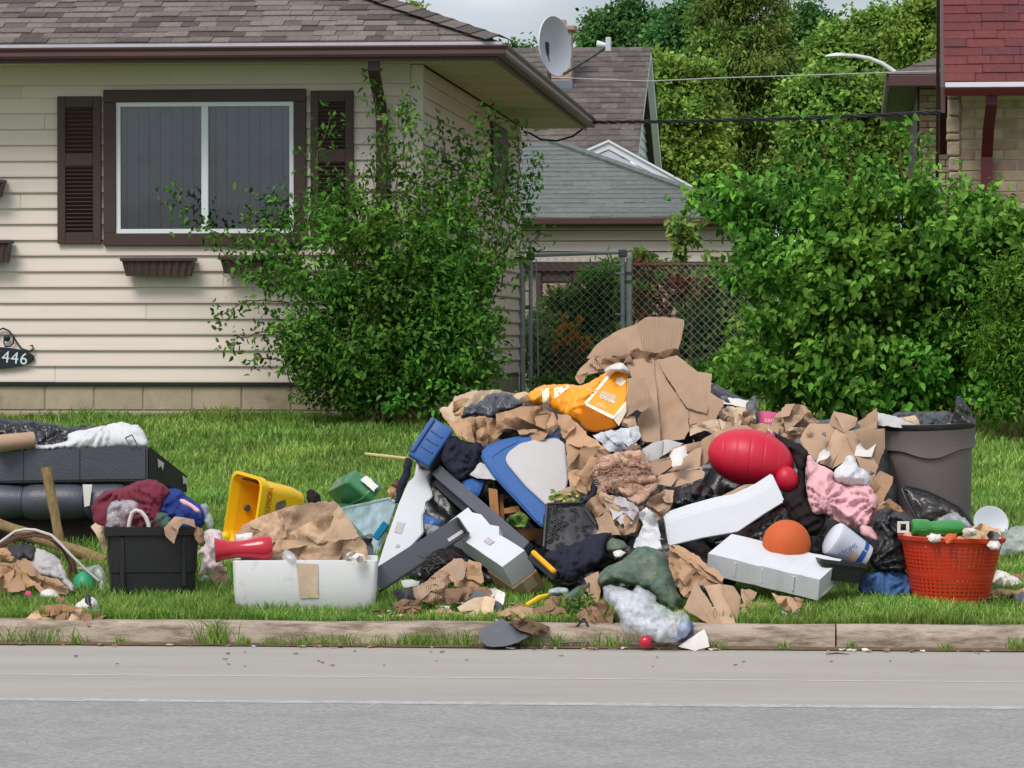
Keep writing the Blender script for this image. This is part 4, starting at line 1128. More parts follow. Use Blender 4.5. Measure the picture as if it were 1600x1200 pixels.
# eave: soffit, gutter, flashing
RB((-.05, -.42, Z_e + .035), (rw, .0, Z_e + .055), 'soffit', 'soffit')
RB((.045, -.03, Z_e - .02), (rw, -.006, Z_e + .034), 'frieze_board', 'soffit')
gz1 = at(1540, 137, yh - .45).z; gz0 = at(1540, 150, yh - .45).z; gy = -.45
g = MB(); gp2 = [(0, 0), (-.075, 0), (-.085, .02), (-.1, gz1 - gz0 - .01), (-.1, gz1 - gz0), (-.09, gz1 - gz0), (-.07, .012), (-.008, .012), (-.008, gz1 - gz0 + .02), (0, gz1 - gz0 + .02)]
g.loft([[RHM @ Vector((x, gy + q, gz0 + z)) for q, z in gp2] for x in (-.09, rw)]); g.build('gutter', 'maroon', rh)
RB((-.085, gy - .03, gz1 + .002), (rw, gy - .012, gz1 + .042), 'drip_edge', 'white_vinyl')
rz0 = at(1540, 130, yh - .47).z; SL3 = R_(33); ridgeL = 7.0
sl_v = [RHM @ Vector((x, gy - .02 + d * math.cos(SL3), rz0 - .012 + d * math.sin(SL3))) for x, d in ((-.08, 0), (rw, 0), (rw, ridgeL), (-.08, ridgeL))]
rfr = MB().add(sl_v + [RHM @ Vector((-.08, gy + 2 * ridgeL * math.cos(SL3), rz0)), RHM @ Vector((rw, gy + 2 * ridgeL * math.cos(SL3), rz0))], [(0, 1, 2, 3), (3, 2, 5, 4)]).build('roof', 'red_a', rh, fix=False)
r = random.Random(8)
for c in range(15):
    d = c * .14; x = -.09
    while x < .95:
        w = r.choice((.18, .24, .3, .3)); m = r.choice(('red_a', 'red_a', 'red_b', 'red_b', 'red_c'))
        p = RHM @ Vector((x, gy - .025 + d * math.cos(SL3), rz0 + .006 + d * math.sin(SL3) + r.choice((0, .005))))
        link_mesh('shingle', shingle_mesh(w, m), p, rfr, (SL3 - .05, 0, R_(-1))); x += w
# rake boards of the gable seen edge-on, and gable wall
for y0, z0_, y1, z1_ in ((gy - .05, rz0 - .03, gy + ridgeL * math.cos(SL3), rz0 + ridgeL * math.sin(SL3)), (gy + ridgeL * math.cos(SL3), rz0 + ridgeL * math.sin(SL3), gy + 2 * ridgeL * math.cos(SL3), rz0 - .05)):
    q = [Vector((-.12, y0, z0_)), Vector((-.12, y1, z1_)), Vector((-.12, y1, z1_ - .2)), Vector((-.12, y0, z0_ - .2))]
    b = MB(); b.prism([RHM @ v for v in q], (.035, 0, 0)); b.build('rake_board', 'gutter_brown', rh)
MB().prism([RHM @ Vector((.0, .1, Z_e)), RHM @ Vector((.0, gy + ridgeL * math.cos(SL3), rz0 + ridgeL * math.sin(SL3) - .1)), RHM @ Vector((.0, gy + 2 * ridgeL * math.cos(SL3) - .5, Z_e))], (.03, 0, 0)).build('gable_wall', 'rough_stone', rh)
# downspout
dx = .255
b = MB()
def dl2(x, y, z): return [RHM @ Vector(p) for p in ((x - .045, y - .035, z), (x + .045, y - .035, z), (x + .045, y + .035, z), (x - .045, y + .035, z))]
b.loft([dl2(dx + .02, gy + .02, gz0 + .004), dl2(dx + .02, gy + .03, gz0 - .07), dl2(dx, -.22, gz0 - .24), dl2(dx - .01, -.065, gz0 - .46), dl2(dx - .025, -.06, gz(yh) + .15)])
b.build('downspout', 'maroon', rh)

# second house far behind the brick house
yk = 30.0
h2 = thing('far_brick_house', 'pinkish brick house with brown hip roof and deep brown eaves beyond the shrubs', 'house', (at(1470, 200, yk).x, yk, gz(yk)))
ec = at(1391, 121, yk); et = at(1391, 128, yk)
wl = at(1437, 200, yk + .9)
MB().box((wl.x, yk + .95, gz(yk)), (wl.x + 6, yk + 9, ec.z - .05)).build('wall', 'mortar', h2)
hw_ = [o for o in h2.children][0]
z = at(1450, 330, yk + .9).z; k = 0; r = random.Random(31); 
while z < ec.z - .1:
    x = wl.x - (.11 if k % 2 else 0)
    while x < wl.x + .9:
        a, d = max(x, wl.x), x + .21
        if d - a > .03: link_mesh('brick', brick_mesh(d - a, r.choice(('brick_b', 'brick_a', 'brick_c'))), (a, yk + .9, z), hw_)
        x += .224
    z += .083; k += 1
MB().box((wl.x - .03, yk + 1.0, gz(yk)), (wl.x - .004, yk + 9, ec.z - .045)).build('side_shade_sheet', 'brown_paint', h2)  # added dark sheet that gives the side wall the deep eave's shade
MB().box((ec.x, yk + .02, ec.z - .04), (wl.x + 6.5, yk + 9.5, ec.z - .01)).build('soffit', 'brown_paint', h2)
MB().bev((ec.x - .02, yk - .06, et.z - .06), (wl.x + 6.5, yk + .015, ec.z + .03), .01, 1).build('fascia', 'gutter_brown', h2)
MB().bev((ec.x - .06, yk + .02, et.z - .06), (ec.x - .002, yk + 9.5, ec.z + .03), .01, 1).build('fascia', 'gutter_brown', h2)
nC = 12; rf2 = None
for c in range(nC):
    d0, d1 = c * .3, (c + 1) * .3
    b = MB(); b.add([(ec.x - .05 + d0, yk - .05 + d0, ec.z + .04 + d0 * .42), (wl.x + 6, yk - .05 + d0, ec.z + .04 + d0 * .42), (wl.x + 6, yk - .05 + d1, ec.z + .03 + d1 * .42), (ec.x - .05 + d1, yk - .05 + d1, ec.z + .03 + d1 * .42),
                     (ec.x - .05 + d0, yk + 9 - d0, ec.z + .04 + d0 * .42), (ec.x - .05 + d1, yk + 9 - d1, ec.z + .03 + d1 * .42)], [(0, 1, 2, 3), (4, 0, 3, 5)])
    o = b.build('shingle_course', 'brown_shingle', h2 if rf2 is None else rf2, fix=False)
    if rf2 is None: o.name = 'roof'; rf2 = o

# ================================================================== STREET LAMP, CABLES
yl = 58.0
pts = [at(x, y, yl) for x, y in ((1452, 178), (1416, 128), (1396, 111), (1378, 99), (1358, 91), (1335, 87), (1320, 87))]
sl_ = thing('street_lamp', 'pale grey street lamp arm curving out above the trees', 'street lamp', (pts[0].x, yl, gz(yl)))
MB().tube([(pts[0].x + .05, yl, gz(yl)), (pts[0].x + .05, yl, pts[0].z)], [.11, .07], 10).build('pole', 'lamp_metal', sl_, smooth=True)
MB().tube(pts, [.055, .05, .045, .042, .04, .04, .04], 8).build('arm', 'lamp_metal', sl_, smooth=True)
p0, p1 = at(1324, 87, yl), at(1289, 88.5, yl)
b = MB(); lo = []
for t, w, h in ((0, .04, .03), (.2, .1, .06), (.5, .12, .07), (.85, .1, .045), (1, .03, .02)):
    c = p0.lerp(p1, t); lo.append([(c.x, c.y + w * math.cos(a), c.z + h * math.sin(a) * (1 if math.sin(a) > 0 else .5)) for a in [2 * math.pi * i / 12 for i in range(12)]])
b.loft(lo); b.build('lamp_head', 'lamp_metal', sl_, smooth=True)
def cable(name, label, p, r, m, sag=0):
    q = []
    for (a, c) in zip(p, p[1:]):
        for i in range(10): q.append(a.lerp(c, i / 10))
    q.append(p[-1])
    return tag(MB().tube(q, r, 6).build(name, m, smooth=True), label, 'cable')
cable('overhead_wire', 'thin pale overhead wire strung past the dark shingle roof', [at(862, 121, 20), at(1010, 127, 20.6), at(1120, 122, 21), at(1280, 117, 21.6), at(1400, 113, 22), at(1720, 104, 23)], .006, 'pale_cable')
yA = YB + .3
evc = Vector((XE + .03, YB + .3, ZG0 + .02))
pa_ = proj(evc)
tw = []
P = [at(924, 191, yA), at(1010, 190, 20.4), at(1130, 188, 18.5), at(1260, 184.5, 16.5), at(1400, 179, 14), at(1474, 175, 12.9)]
dense = []
for a, c in zip(P, P[1:]):
    for i in range(24): dense.append(a.lerp(c, i / 24))
b = MB()
for ph in (0, 2.1, 4.2):
    b.tube([q + Vector((0, math.cos(i * .5 + ph), math.sin(i * .5 + ph))) * .011 for i, q in enumerate(dense)], .009, 5)
tag(b.build('service_cable', 'black_cable', smooth=True), 'twisted black service cable running from the eave corner to the brick house', 'cable')
cable('cable_loop', 'slack black cable loop hanging below the beige eave corner', [at(922, 188, yA), at(912, 200, yA), at(895, 213, yA), at(870, 220, yA), at(845, 218, yA), at(828, 208, yA), at(818, 206, yA)], .011, 'black_cable')

# ================================================================== CHAIN LINK FENCE AND GATE
yf = YB - .1
def wire_mesh(x0, x1, z0, z1, y, c=.082, r=.0019):
    b = MB(); 
    for sgn in (1, -1):
        k = -int((z1 - z0) / c) - 2
        while k * c < (x1 - x0) + (z1 - z0) + c:
            # line x = x0 + k*c + sgn*(z - z0) ...
            if sgn == 1: xa_, za_, xb_, zb_ = x0 + k * c, z0, x0 + k * c + (z1 - z0), z1
            else: xa_, za_, xb_, zb_ = x0 + k * c, z1, x0 + k * c + (z1 - z0), z0
            k += 1
            if xb_ <= x0 or xa_ >= x1: continue
            def clip(X): t = (X - xa_) / (xb_ - xa_); return (X, za_ + (zb_ - za_) * t)
            p = clip(x0) if xa_ < x0 else (xa_, za_); q = clip(x1) if xb_ > x1 else (xb_, zb_)
            b.tube([(p[0], y + sgn * .002, p[1]), (q[0], y + sgn * .002, q[1])], r, 3, False)
    return b
gzf = gz(yf)
X = lambda px: at(px, 500, yf).x
Zp = lambda py: at(900, py, yf).z
post1 = MB().tube([(X(817), yf - .06, gzf - .1), (X(817), yf - .06, Zp(402))], .03, 10); tag(post1.build('fence_post', 'galv', smooth=True), 'round galvanised fence post against the beige house corner', 'post')
gate = thing('gate', 'galvanised tube gate with chain link mesh between house and fence', 'gate', (X(900), yf, gzf))
g = MB(); gx_a, gx_b = X(829), X(973); gt, gb_ = Zp(395), gzf + .08
for (px_, top_) in ((gx_a, Zp(399)), (gx_b, Zp(394))):
    MB().tube([(px_, yf, gb_), (px_, yf, top_)], .021, 8).build('upright', 'galv', gate, smooth=True)
MB().tube([(gx_a, yf, Zp(399)), (gx_b, yf, Zp(394))], .021, 8).build('top_rail', 'galv', gate, smooth=True)
MB().tube([(gx_a, yf, gb_), (gx_b, yf, gb_)], .021, 8).build('bottom_rail', 'galv', gate, smooth=True)
for px_, py_ in ((gx_a, 399), (gx_b, 394)):
    MB().bev((px_ - .045, yf - .03, Zp(py_) - .05), (px_ + .045, yf + .03, Zp(py_) + .03), .012, 1).build('corner_fitting', 'galv_dark', gate)
for py_ in (418, 480, 560):
    MB().bev((X(818), yf - .045, Zp(py_) - .02), (gx_a, yf - .024, Zp(py_) + .02), .004, 1).build('hinge', 'galv_dark', gate)
for py_ in (414, 427, 491):
    MB().bev((gx_b - .08, yf - .027, Zp(py_) - .008), (gx_b + .02, yf - .022, Zp(py_) + .008), .002, 1).build('tension_clip', 'galv', gate)
MB().tube([(X(842), yf - .025, gb_), (X(838), yf - .025, Zp(404))], .008, 6).build('tension_bar', 'galv', gate)
wire_mesh(gx_a, gx_b, gb_, Zp(403), yf - .006).build('chain_link_mesh', 'galv', gate, fix=False)
fence = thing('chain_link_fence', 'chain link fence with rusty brown top rail running behind the big shrub', 'fence', (X(1200), yf, gzf))
px_ = 983; fx1 = at(1640, 500, yf).x
for i, pp in enumerate((983, 1215, 1440, 1640)):
    xx = at(pp, 500, yf).x
    MB().tube([(xx, yf, gzf - .1), (xx, yf, Zp(402 if i == 0 else 416))], .032 if i == 0 else .025, 10).build('post', 'galv', fence, smooth=True)
    if i == 0:
        MB().lathe([(.001, .05), (.025, .035), (.036, 0), (.036, -.02)], 10, Matrix.Translation((xx, yf, Zp(402)))).build('post_cap', 'galv', fence, smooth=True)
        for py_ in (427, 440, 520): MB().tube([(xx, yf, Zp(py_) - .015), (xx, yf, Zp(py_) + .015)], .038, 10).build('band', 'galv_dark', fence)
MB().tube([(X(984), yf, Zp(414)), (fx1, yf, Zp(414))], .02, 8).build('top_rail', 'rust_rail', fence, smooth=True)
wire_mesh(X(985), fx1, gzf + .05, Zp(413), yf - .024).build('chain_link_mesh', 'galv', fence, fix=False)

# ================================================================== TREES
def tree(name, label, Y, base_px, lobes, m, n, size, clump=.3, per=26, ratio=.65, seed=1, group=None, droop=.3, trunk_r=.22, shell=.45, up=.6, shape=6, trunk_top=None):
    rng = np.random.default_rng(seed)
    bx = at(base_px, 500, Y).x
    t = thing(name, label, 'tree', (bx, Y, gz(Y)), group)
    L = [lobe_px(*l, Y) for l in lobes]
    # spread the lobes in depth so the crown is a body, not a slab
    L = [((c[0], c[1] + rng.uniform(-.5, .5) * r[1], c[2]), r) for c, r in L]
    C, Dn = foliage_points(L, n, rng, clump * .95, 130, .55)
    leaves('crown', C, Dn, m, t, rng, size, ratio, up, droop, shape)
    b = MB(); zt = max(c[2] for c, r in L); top = Vector((bx + .2, Y, zt)) if trunk_top is None else at(*trunk_top, Y)
    b0 = Vector((bx, Y, gz(Y) - .1)); mid = b0.lerp(top, .45) + Vector((.12, 0, 0))
    b.tube([b0, b0.lerp(mid, .5), mid, mid.lerp(top, .6), top], [trunk_r, trunk_r * .8, trunk_r * .62, trunk_r * .35, .03], 8)
    for c, r in L:
        a = b0.lerp(top, min(.9, max(.25, (c[2] - r[2] * .9 - b0.z) / max(.1, top.z - b0.z))))
        q = Vector(c); b.tube([a, a.lerp(q, .5) + Vector((0, 0, .15)), q, q + Vector((rng.uniform(-.5, .5), 0, .6)) * r[2]], [trunk_r * .4, trunk_r * .3, trunk_r * .18, .015], 6)
    b.build('trunk', 'bark', t, smooth=True)
    return t
GT = 'trees beyond the gardens'
tree('broadleaf_tree', 'dark green rounded broadleaf tree behind the dark shingle roof', 92, 985,
     [(945, 58, 30, 38), (985, 50, 34, 40), (1025, 62, 30, 36), (1000, 95, 45, 38), (950, 95, 34, 28), (1040, 100, 34, 34)], 'leaf_dark', 28000, 0.136, 0.27, 30, seed=11, group=GT)
tree('tall_broadleaf_tree', 'tall dark green broadleaf tree just left of the cedar', 88, 1075,
     [(1072, 40, 30, 34), (1098, 25, 36, 40), (1050, 78, 32, 32), (1082, 90, 40, 44), (1066, 128, 40, 36), (1110, 70, 34, 44)], 'leaf_dark', 28000, 0.136, 0.27, 30, seed=12, group=GT)
tree('cedar_tree', 'tall feathery cedar with a bare reddish trunk showing through its crown', 70, 1157,
     [(1150, -50, 44, 60), (1130, 30, 38, 62), (1185, 30, 44, 66), (1125, 100, 46, 58), (1195, 105, 44, 62), (1150, 165, 62, 56), (1205, 185, 48, 60), (1120, 205, 50, 56), (1165, 250, 72, 58), (1140, 305, 80, 50), (1210, 300, 60, 50)],
     'leaf_cedar', 73500, 0.116, 0.17, 30, .34, seed=13, droop=1.0, trunk_r=.2, shell=.3, trunk_top=(1152, -100))
tree('far_broadleaf_tree', 'dark broadleaf tree showing in the gap right of the cedar', 105, 1255,
     [(1252, 48, 28, 40), (1282, 62, 26, 32), (1245, 85, 34, 40), (1290, 95, 36, 34)], 'leaf_dark', 19250, 0.150, 0.28, 28, seed=14, group=GT)
tree('light_green_tree', 'light green loose-crowned tree behind the street lamp', 84, 1340,
     [(1320, 68, 34, 34), (1362, 50, 26, 32), (1345, 85, 50, 40), (1300, 95, 36, 34), (1392, 75, 34, 40), (1330, 140, 60, 40), (1400, 130, 44, 44)], 'leaf_mid', 42000, 0.129, 0.23, 26, seed=15, group=GT)
tree('tall_light_tree', 'tall airy light green tree beside the red shingle roof edge', 80, 1440,
     [(1446, 26, 26, 40), (1462, 66, 32, 44), (1420, 58, 30, 36), (1450, 110, 40, 40), (1425, 160, 44, 44)], 'leaf_yellow', 31500, 0.122, 0.23, 26, seed=16, group=GT)
tree('yellow_green_tree', 'yellowish green bushy tree right of the white gable', 64, 1050,
     [(1030, 115, 30, 34), (1060, 150, 40, 46), (1025, 180, 34, 46), (1080, 190, 40, 44), (1040, 245, 48, 48), (1090, 255, 44, 46), (1060, 310, 60, 46), (1090, 130, 26, 34)], 'leaf_yellow', 45500, 0.109, 0.20, 26, seed=17, group=GT)
tree('mid_green_tree', 'mid green dense tree below the street lamp head', 60, 1300,
     [(1265, 150, 36, 38), (1310, 165, 44, 44), (1360, 175, 42, 44), (1280, 215, 48, 46), (1340, 230, 56, 46), (1260, 265, 46, 46), (1390, 225, 36, 44), (1320, 290, 70, 50), (1410, 280, 44, 50)], 'leaf_mid', 52500, 0.109, 0.20, 26, seed=18, group=GT)
tree('roof_peek_tree', 'dark treetop just showing over the ridge of the dark shingle roof', 110, 815,
     [(800, 92, 26, 20), (830, 90, 24, 16), (770, 96, 26, 18), (800, 130, 50, 36), (840, 140, 40, 36), (760, 140, 40, 36)], 'leaf_dark', 8750, 0.150, 0.27, 24, seed=19)
tree('hip_peek_tree', 'small treetop peeking over the hipped roof of the bungalow', 60, 625,
     [(622, 14, 20, 14), (600, 24, 24, 16), (650, 30, 20, 16), (620, 60, 50, 40), (640, 110, 70, 50), (590, 110, 60, 50)], 'leaf_mid', 7000, 0.122, 0.20, 22, seed=20)

# ================================================================== SHRUBS
def shrub(name, label, lobes, m, n, size, Y, seed, clump=.16, per=16, ratio=.6, sprays=(), spray_leaf=None, shell=.35, up=.7, droop=.35, base_px=None, depth=.5, group=None, cat='shrub', auto=0):
    rng = np.random.default_rng(seed)
    L = [lobe_px(l[0], l[1], l[2], l[3], Y + (l[4] if len(l) > 4 else 0), depth) for l in lobes]
    bx = at(base_px if base_px else np.mean([l[0] for l in lobes]), 500, Y).x
    t = thing(name, label, cat, (bx, Y, gz(Y)), group)
    C, Dn = foliage_points(L, n, rng, clump, per, shell, [l[5] if len(l) > 5 else 1 for l in lobes])
    st = MB()
    for sp in sprays:
        yy = sp[0]; pts = [at(x, y, yy) for x, y in sp[1]]
        dense = []
        for a, c in zip(pts, pts[1:]):
            k = max(2, int((c - a).length / .06))
            dense += [a.lerp(c, i / k) + Vector(rng.normal(size=3) * .012) for i in range(k)]
        dense.append(pts[-1])
        st.tube(dense, [.007 * (1 - .7 * i / len(dense)) for i in range(len(dense))], 5)
        for i, q in enumerate(dense):
            k = rng.integers(7, 15); r = .085 * (1.15 - .6 * i / len(dense)) * (sp[2] if len(sp) > 2 else 1)
            C = np.vstack((C, np.array(q) + rng.normal(size=(k, 3)) * np.array((r, r * .5, r)))); Dn = np.vstack((Dn, rand_dirs(k, rng)))
    for c, r in L:
        for _ in range(auto):
            u = rand_dirs(1, rng)[0]; u[1] = -abs(u[1]) * .6; u[2] = abs(u[2]) * .8 - .1
            p0 = np.array(c) + u * np.array(r) * .8; ln_ = rng.uniform(.12, .42); d_ = u + np.array((0, 0, .6)); d_ /= np.linalg.norm(d_)
            k = max(3, int(ln_ / .035)); line = [Vector(p0 + d_ * ln_ * i / k + rng.normal(size=3) * .01 + np.array((0, 0, -.12 * (i / k) ** 2 * ln_))) for i in range(k + 1)]
            st.tube(line, [.004 * (1 - .6 * i / k) for i in range(k + 1)], 4)
            for i, q in enumerate(line):
                kk = 4; C = np.vstack((C, np.array(q) + rng.normal(size=(kk, 3)) * size * .5 * (1.2 - .6 * i / k))); Dn = np.vstack((Dn, rand_dirs(kk, rng)))
    keep = np.array([C[i, 2] > gz(C[i, 1]) + .02 for i in range(len(C))]); C, Dn = C[keep], Dn[keep]
    leaves('foliage', C, Dn, m, t, rng, size, ratio, up, droop)
    g0 = Vector((bx, Y, gz(Y)))
    for c, r in L:
        q = Vector(c); a = g0 + Vector((rng.uniform(-.35, .35), rng.uniform(-.1, .1), -.03))
        st.tube([a, a.lerp(q, .5) + Vector((rng.uniform(-.1, .1), 0, .1)), q, q + Vector((0, 0, r[2] * .8))], [.018, .013, .008, .003], 5)
    st.build('stem', 'twig', t, smooth=True)
    return t
YS = 10.95
shrub('climbing_shrub', 'leafy green shrub climbing the beige house corner and downspout',
      [(600, 520, 90, 90), (690, 510, 84, 100), (530, 560, 70, 66), (640, 440, 74, 60), (712, 440, 46, 64, .4), (570, 470, 60, 50), (480, 540, 40, 44), (735, 545, 36, 64, .4),
       (610, 600, 110, 42), (690, 600, 80, 42), (530, 610, 60, 28), (745, 470, 22, 44, .5), (620, 380, 80, 50, 0, .3), (706, 370, 46, 50, .4, .3), (545, 380, 50, 36, 0, .28), (470, 450, 46, 28, 0, .3)],
      'leaf_shrub', 15000, .052, YS, 41, .11, 30, .5,
      sprays=[(YS + .3, [(600, 340), (600, 260), (596, 190), (582, 140), (574, 108)]), (YS + .3, [(640, 330), (634, 250), (622, 190), (640, 140)]), (YS + .3, [(660, 320), (668, 240), (632, 170)], .8),
              (YS + 1.0, [(690, 330), (700, 270), (690, 205), (684, 190)]), (YS + 1.4, [(720, 320), (730, 250), (716, 205)], .8), (YS + 2, [(780, 340), (790, 270), (776, 200), (772, 170)], 1.3), (YS + 2.4, [(800, 330), (812, 270), (806, 190)]),
              (YS + .3, [(500, 340), (492, 270), (508, 215), (516, 178)], 1.1), (YS + .3, [(540, 330), (470, 330), (420, 300), (440, 340)], 1.0), (YS + .2, [(470, 400), (410, 390), (350, 372), (310, 350), (280, 330), (264, 290)], 1.0),
              (YS + .2, [(470, 420), (390, 420), (350, 400), (330, 360)], 1.1), (YS + .2, [(450, 470), (390, 470), (350, 490), (340, 492)], .9), (YS + .2, [(450, 520), (400, 520), (372, 530), (356, 540)], .9), (YS + .2, [(440, 560), (410, 560), (390, 565)], .8),
              (YS + 1.6, [(780, 400), (820, 330), (838, 250)], .8), (YS + 2.2, [(800, 420), (830, 380), (846, 350)], .9), (YS + .3, [(560, 380), (560, 330), (530, 270)], .9), (YS + .5, [(690, 420), (742, 330), (758, 240), (750, 170)], .7)] + [(YS + .25 + .05 * (i % 4) + (.5 if x > 670 else 0), [(x, 450), (x + d * .4, 390), (x + d * .8, 330), (x + d, t)], 1.15) for i, (x, d, t) in enumerate(((500, -30, 330), (520, -10, 300), (540, -30, 290), (555, 0, 300), (575, 10, 250), (590, -20, 260), (610, 10, 230), (625, -10, 260), (640, 15, 240), (655, 0, 290), (670, 20, 270), (690, 10, 250), (705, 30, 280), (720, 10, 230), (740, 20, 260), (755, 25, 300), (770, 20, 250), (480, -60, 370), (470, -90, 400), (785, 15, 330), (560, -60, 350), (600, -50, 320)))],
      base_px=610, depth=.34, auto=14)
YQ = 10.2
shrub('broad_leaved_shrub', 'big broad leaved green shrub in front of the fence and brick house',
      [(1260, 450, 80, 80), (1350, 420, 90, 84), (1330, 345, 56, 46, 0, .6), (1450, 420, 90, 84), (1230, 540, 66, 70), (1310, 550, 90, 80), (1420, 560, 100, 72), (1520, 410, 60, 60), (1260, 370, 50, 40, 0, .5), (1410, 335, 54, 44, 0, .6), (1200, 430, 50, 50, 0, .7), (1530, 560, 70, 66), (1480, 360, 50, 40, 0, .6), (1160, 345, 40, 22, 0, .4), (1570, 400, 50, 50, 0, .8), (1600, 380, 40, 40, 0, .6), (1580, 470, 60, 80), (1360, 490, 110, 90), (1210, 600, 60, 40, 0, .8), (1340, 610, 140, 32), (1490, 610, 120, 32)],
      'leaf_big', 21000, .062, YQ, 42, .10, 40, .62,
      sprays=[(YQ - .1, [(1180, 340), (1130, 318), (1090, 300), (1066, 296)], 1.5), (YQ, [(1250, 320), (1246, 270), (1256, 232)], 1.2), (YQ, [(1330, 300), (1330, 240), (1310, 190)], 1.1), (YQ, [(1410, 280), (1405, 220), (1404, 190)], 1.1), (YQ, [(1480, 320), (1490, 290), (1500, 272)], 1.1), (YQ, [(1540, 360), (1548, 310), (1556, 296)], 1.2), (YQ, [(1290, 300), (1290, 260), (1280, 225)], 1.1), (YQ, [(1440, 290), (1440, 245), (1446, 225)], 1.1)],
      base_px=1380, depth=.75, droop=.6, auto=22)
shrub('fine_leaved_shrub', 'yellow green fine leaved shrub growing beside the broad leaved one', [(1570, 450, 50, 50), (1610, 500, 60, 70), (1550, 510, 36, 44), (1620, 420, 40, 50), (1580, 560, 60, 50), (1610, 610, 60, 40)],
      'leaf_fine', 12000, .045, 9.75, 43, .1, 14, .3, base_px=1590, depth=.5, auto=10)
GP = 'garden plants behind the chain link fence'
yp = yf + 1.2
shrub('garden_bush', 'dark leafy plant clump behind the gate mesh', [(870, 570, 40, 44), (915, 590, 44, 40), (850, 520, 26, 40), (950, 570, 34, 50)], 'leaf_garden', 4200, .085, yp, 51, .12, 12, .5, depth=.3, group=GP, cat='plant')
shrub('tall_weed', 'tall spiky yellow green weed rising behind the gate', [(925, 470, 22, 50), (955, 460, 18, 50), (935, 530, 34, 40)], 'leaf_fine', 2600, .12, yp + .3, 52, .1, 10, .22, depth=.25, group=GP, cat='plant')
shrub('pale_weed', 'pale green weed in front of the pink garage panes', [(875, 470, 26, 18), (880, 505, 30, 26)], 'leaf_yellow', 1200, .09, yp + .5, 53, .1, 10, .4, depth=.2, group=GP, cat='plant')
shrub('red_vine', 'dark red vine hanging on the chain link fence beside the post', [(1020, 425, 30, 14), (1060, 440, 30, 22), (1010, 470, 18, 26), (1050, 470, 24, 26), (1000, 510, 16, 18), (1088, 450, 14, 24)], 'leaf_red', 620, .06, yf + .15, 54, .1, 12, .6, depth=.12, cat='vine')
shrub('fence_bush', 'green bush filling the space behind the fence left of the big shrub', [(1120, 470, 50, 56), (1090, 530, 40, 50), (1150, 530, 60, 60), (1010, 450, 26, 30), (1110, 590, 60, 40), (1190, 450, 50, 60), (990, 550, 20, 40), (1190, 560, 50, 60)], 'leaf_mid', 9500, .08, yp - .5, 55, .14, 12, .6, depth=.35, group=GP, cat='plant')
shrub('low_bush', 'low green plants at the foot of the fence beside the trash heap', [(1110, 600, 50, 26), (1160, 580, 36, 40), (1050, 600, 50, 26), (900, 612, 60, 18)], 'leaf_shrub', 3600, .07, yf - 1.2, 56, .12, 12, .6, depth=.3, cat='plant')
shrub('sapling', 'spindly sapling against the beige garage siding', [(1066, 352, 18, 12), (1070, 372, 18, 10), (1060, 388, 10, 6)], 'leaf_garden', 320, .09, yf + 2.4, 57, .08, 8, .55, sprays=[(yf + 2.4, [(1066, 560), (1066, 470), (1067, 400), (1066, 350)], .3)], depth=.15, cat='sapling')
shrub('small_sprig', 'small leafy sprig poking above the rusty fence rail', [(1006, 394, 16, 8), (1002, 410, 22, 10), (1030, 416, 40, 7)], 'leaf_garden', 260, .08, yf + .6, 58, .08, 8, .55, sprays=[(yf + .6, [(1004, 520), (1004, 450), (1005, 395)], .3)], depth=.12, cat='plant')
# orange flowers
rng = np.random.default_rng(60)
fl = thing('orange_flowers', 'cluster of orange flowers among the plants behind the gate', 'flowers', tuple(at(895, 640, yp - .35)))
ctr = [at(890 + rng.normal() * 16, 522 + rng.normal() * 13, yp - .35) for _ in range(22)]
C = np.repeat(np.array([tuple(c) for c in ctr]), 7, 0); D = rand_dirs(len(C), rng) + np.array((0, -.6, .1)); N = rand_dirs(len(C), rng) + np.array((0, -1, .4))
Vv, Ff = leaf_arrays(C, D, N, np.full(len(C), .06), np.full(len(C), .034)); np_mesh('petals', Vv, Ff, 'petal', fl)
b = MB()
for c in ctr: b.tube([(c.x, c.y, gz(c.y)), (c.x + .02, c.y, c.z - .1), tuple(c)], .004, 4)
b.build('stalks', 'twig', fl)

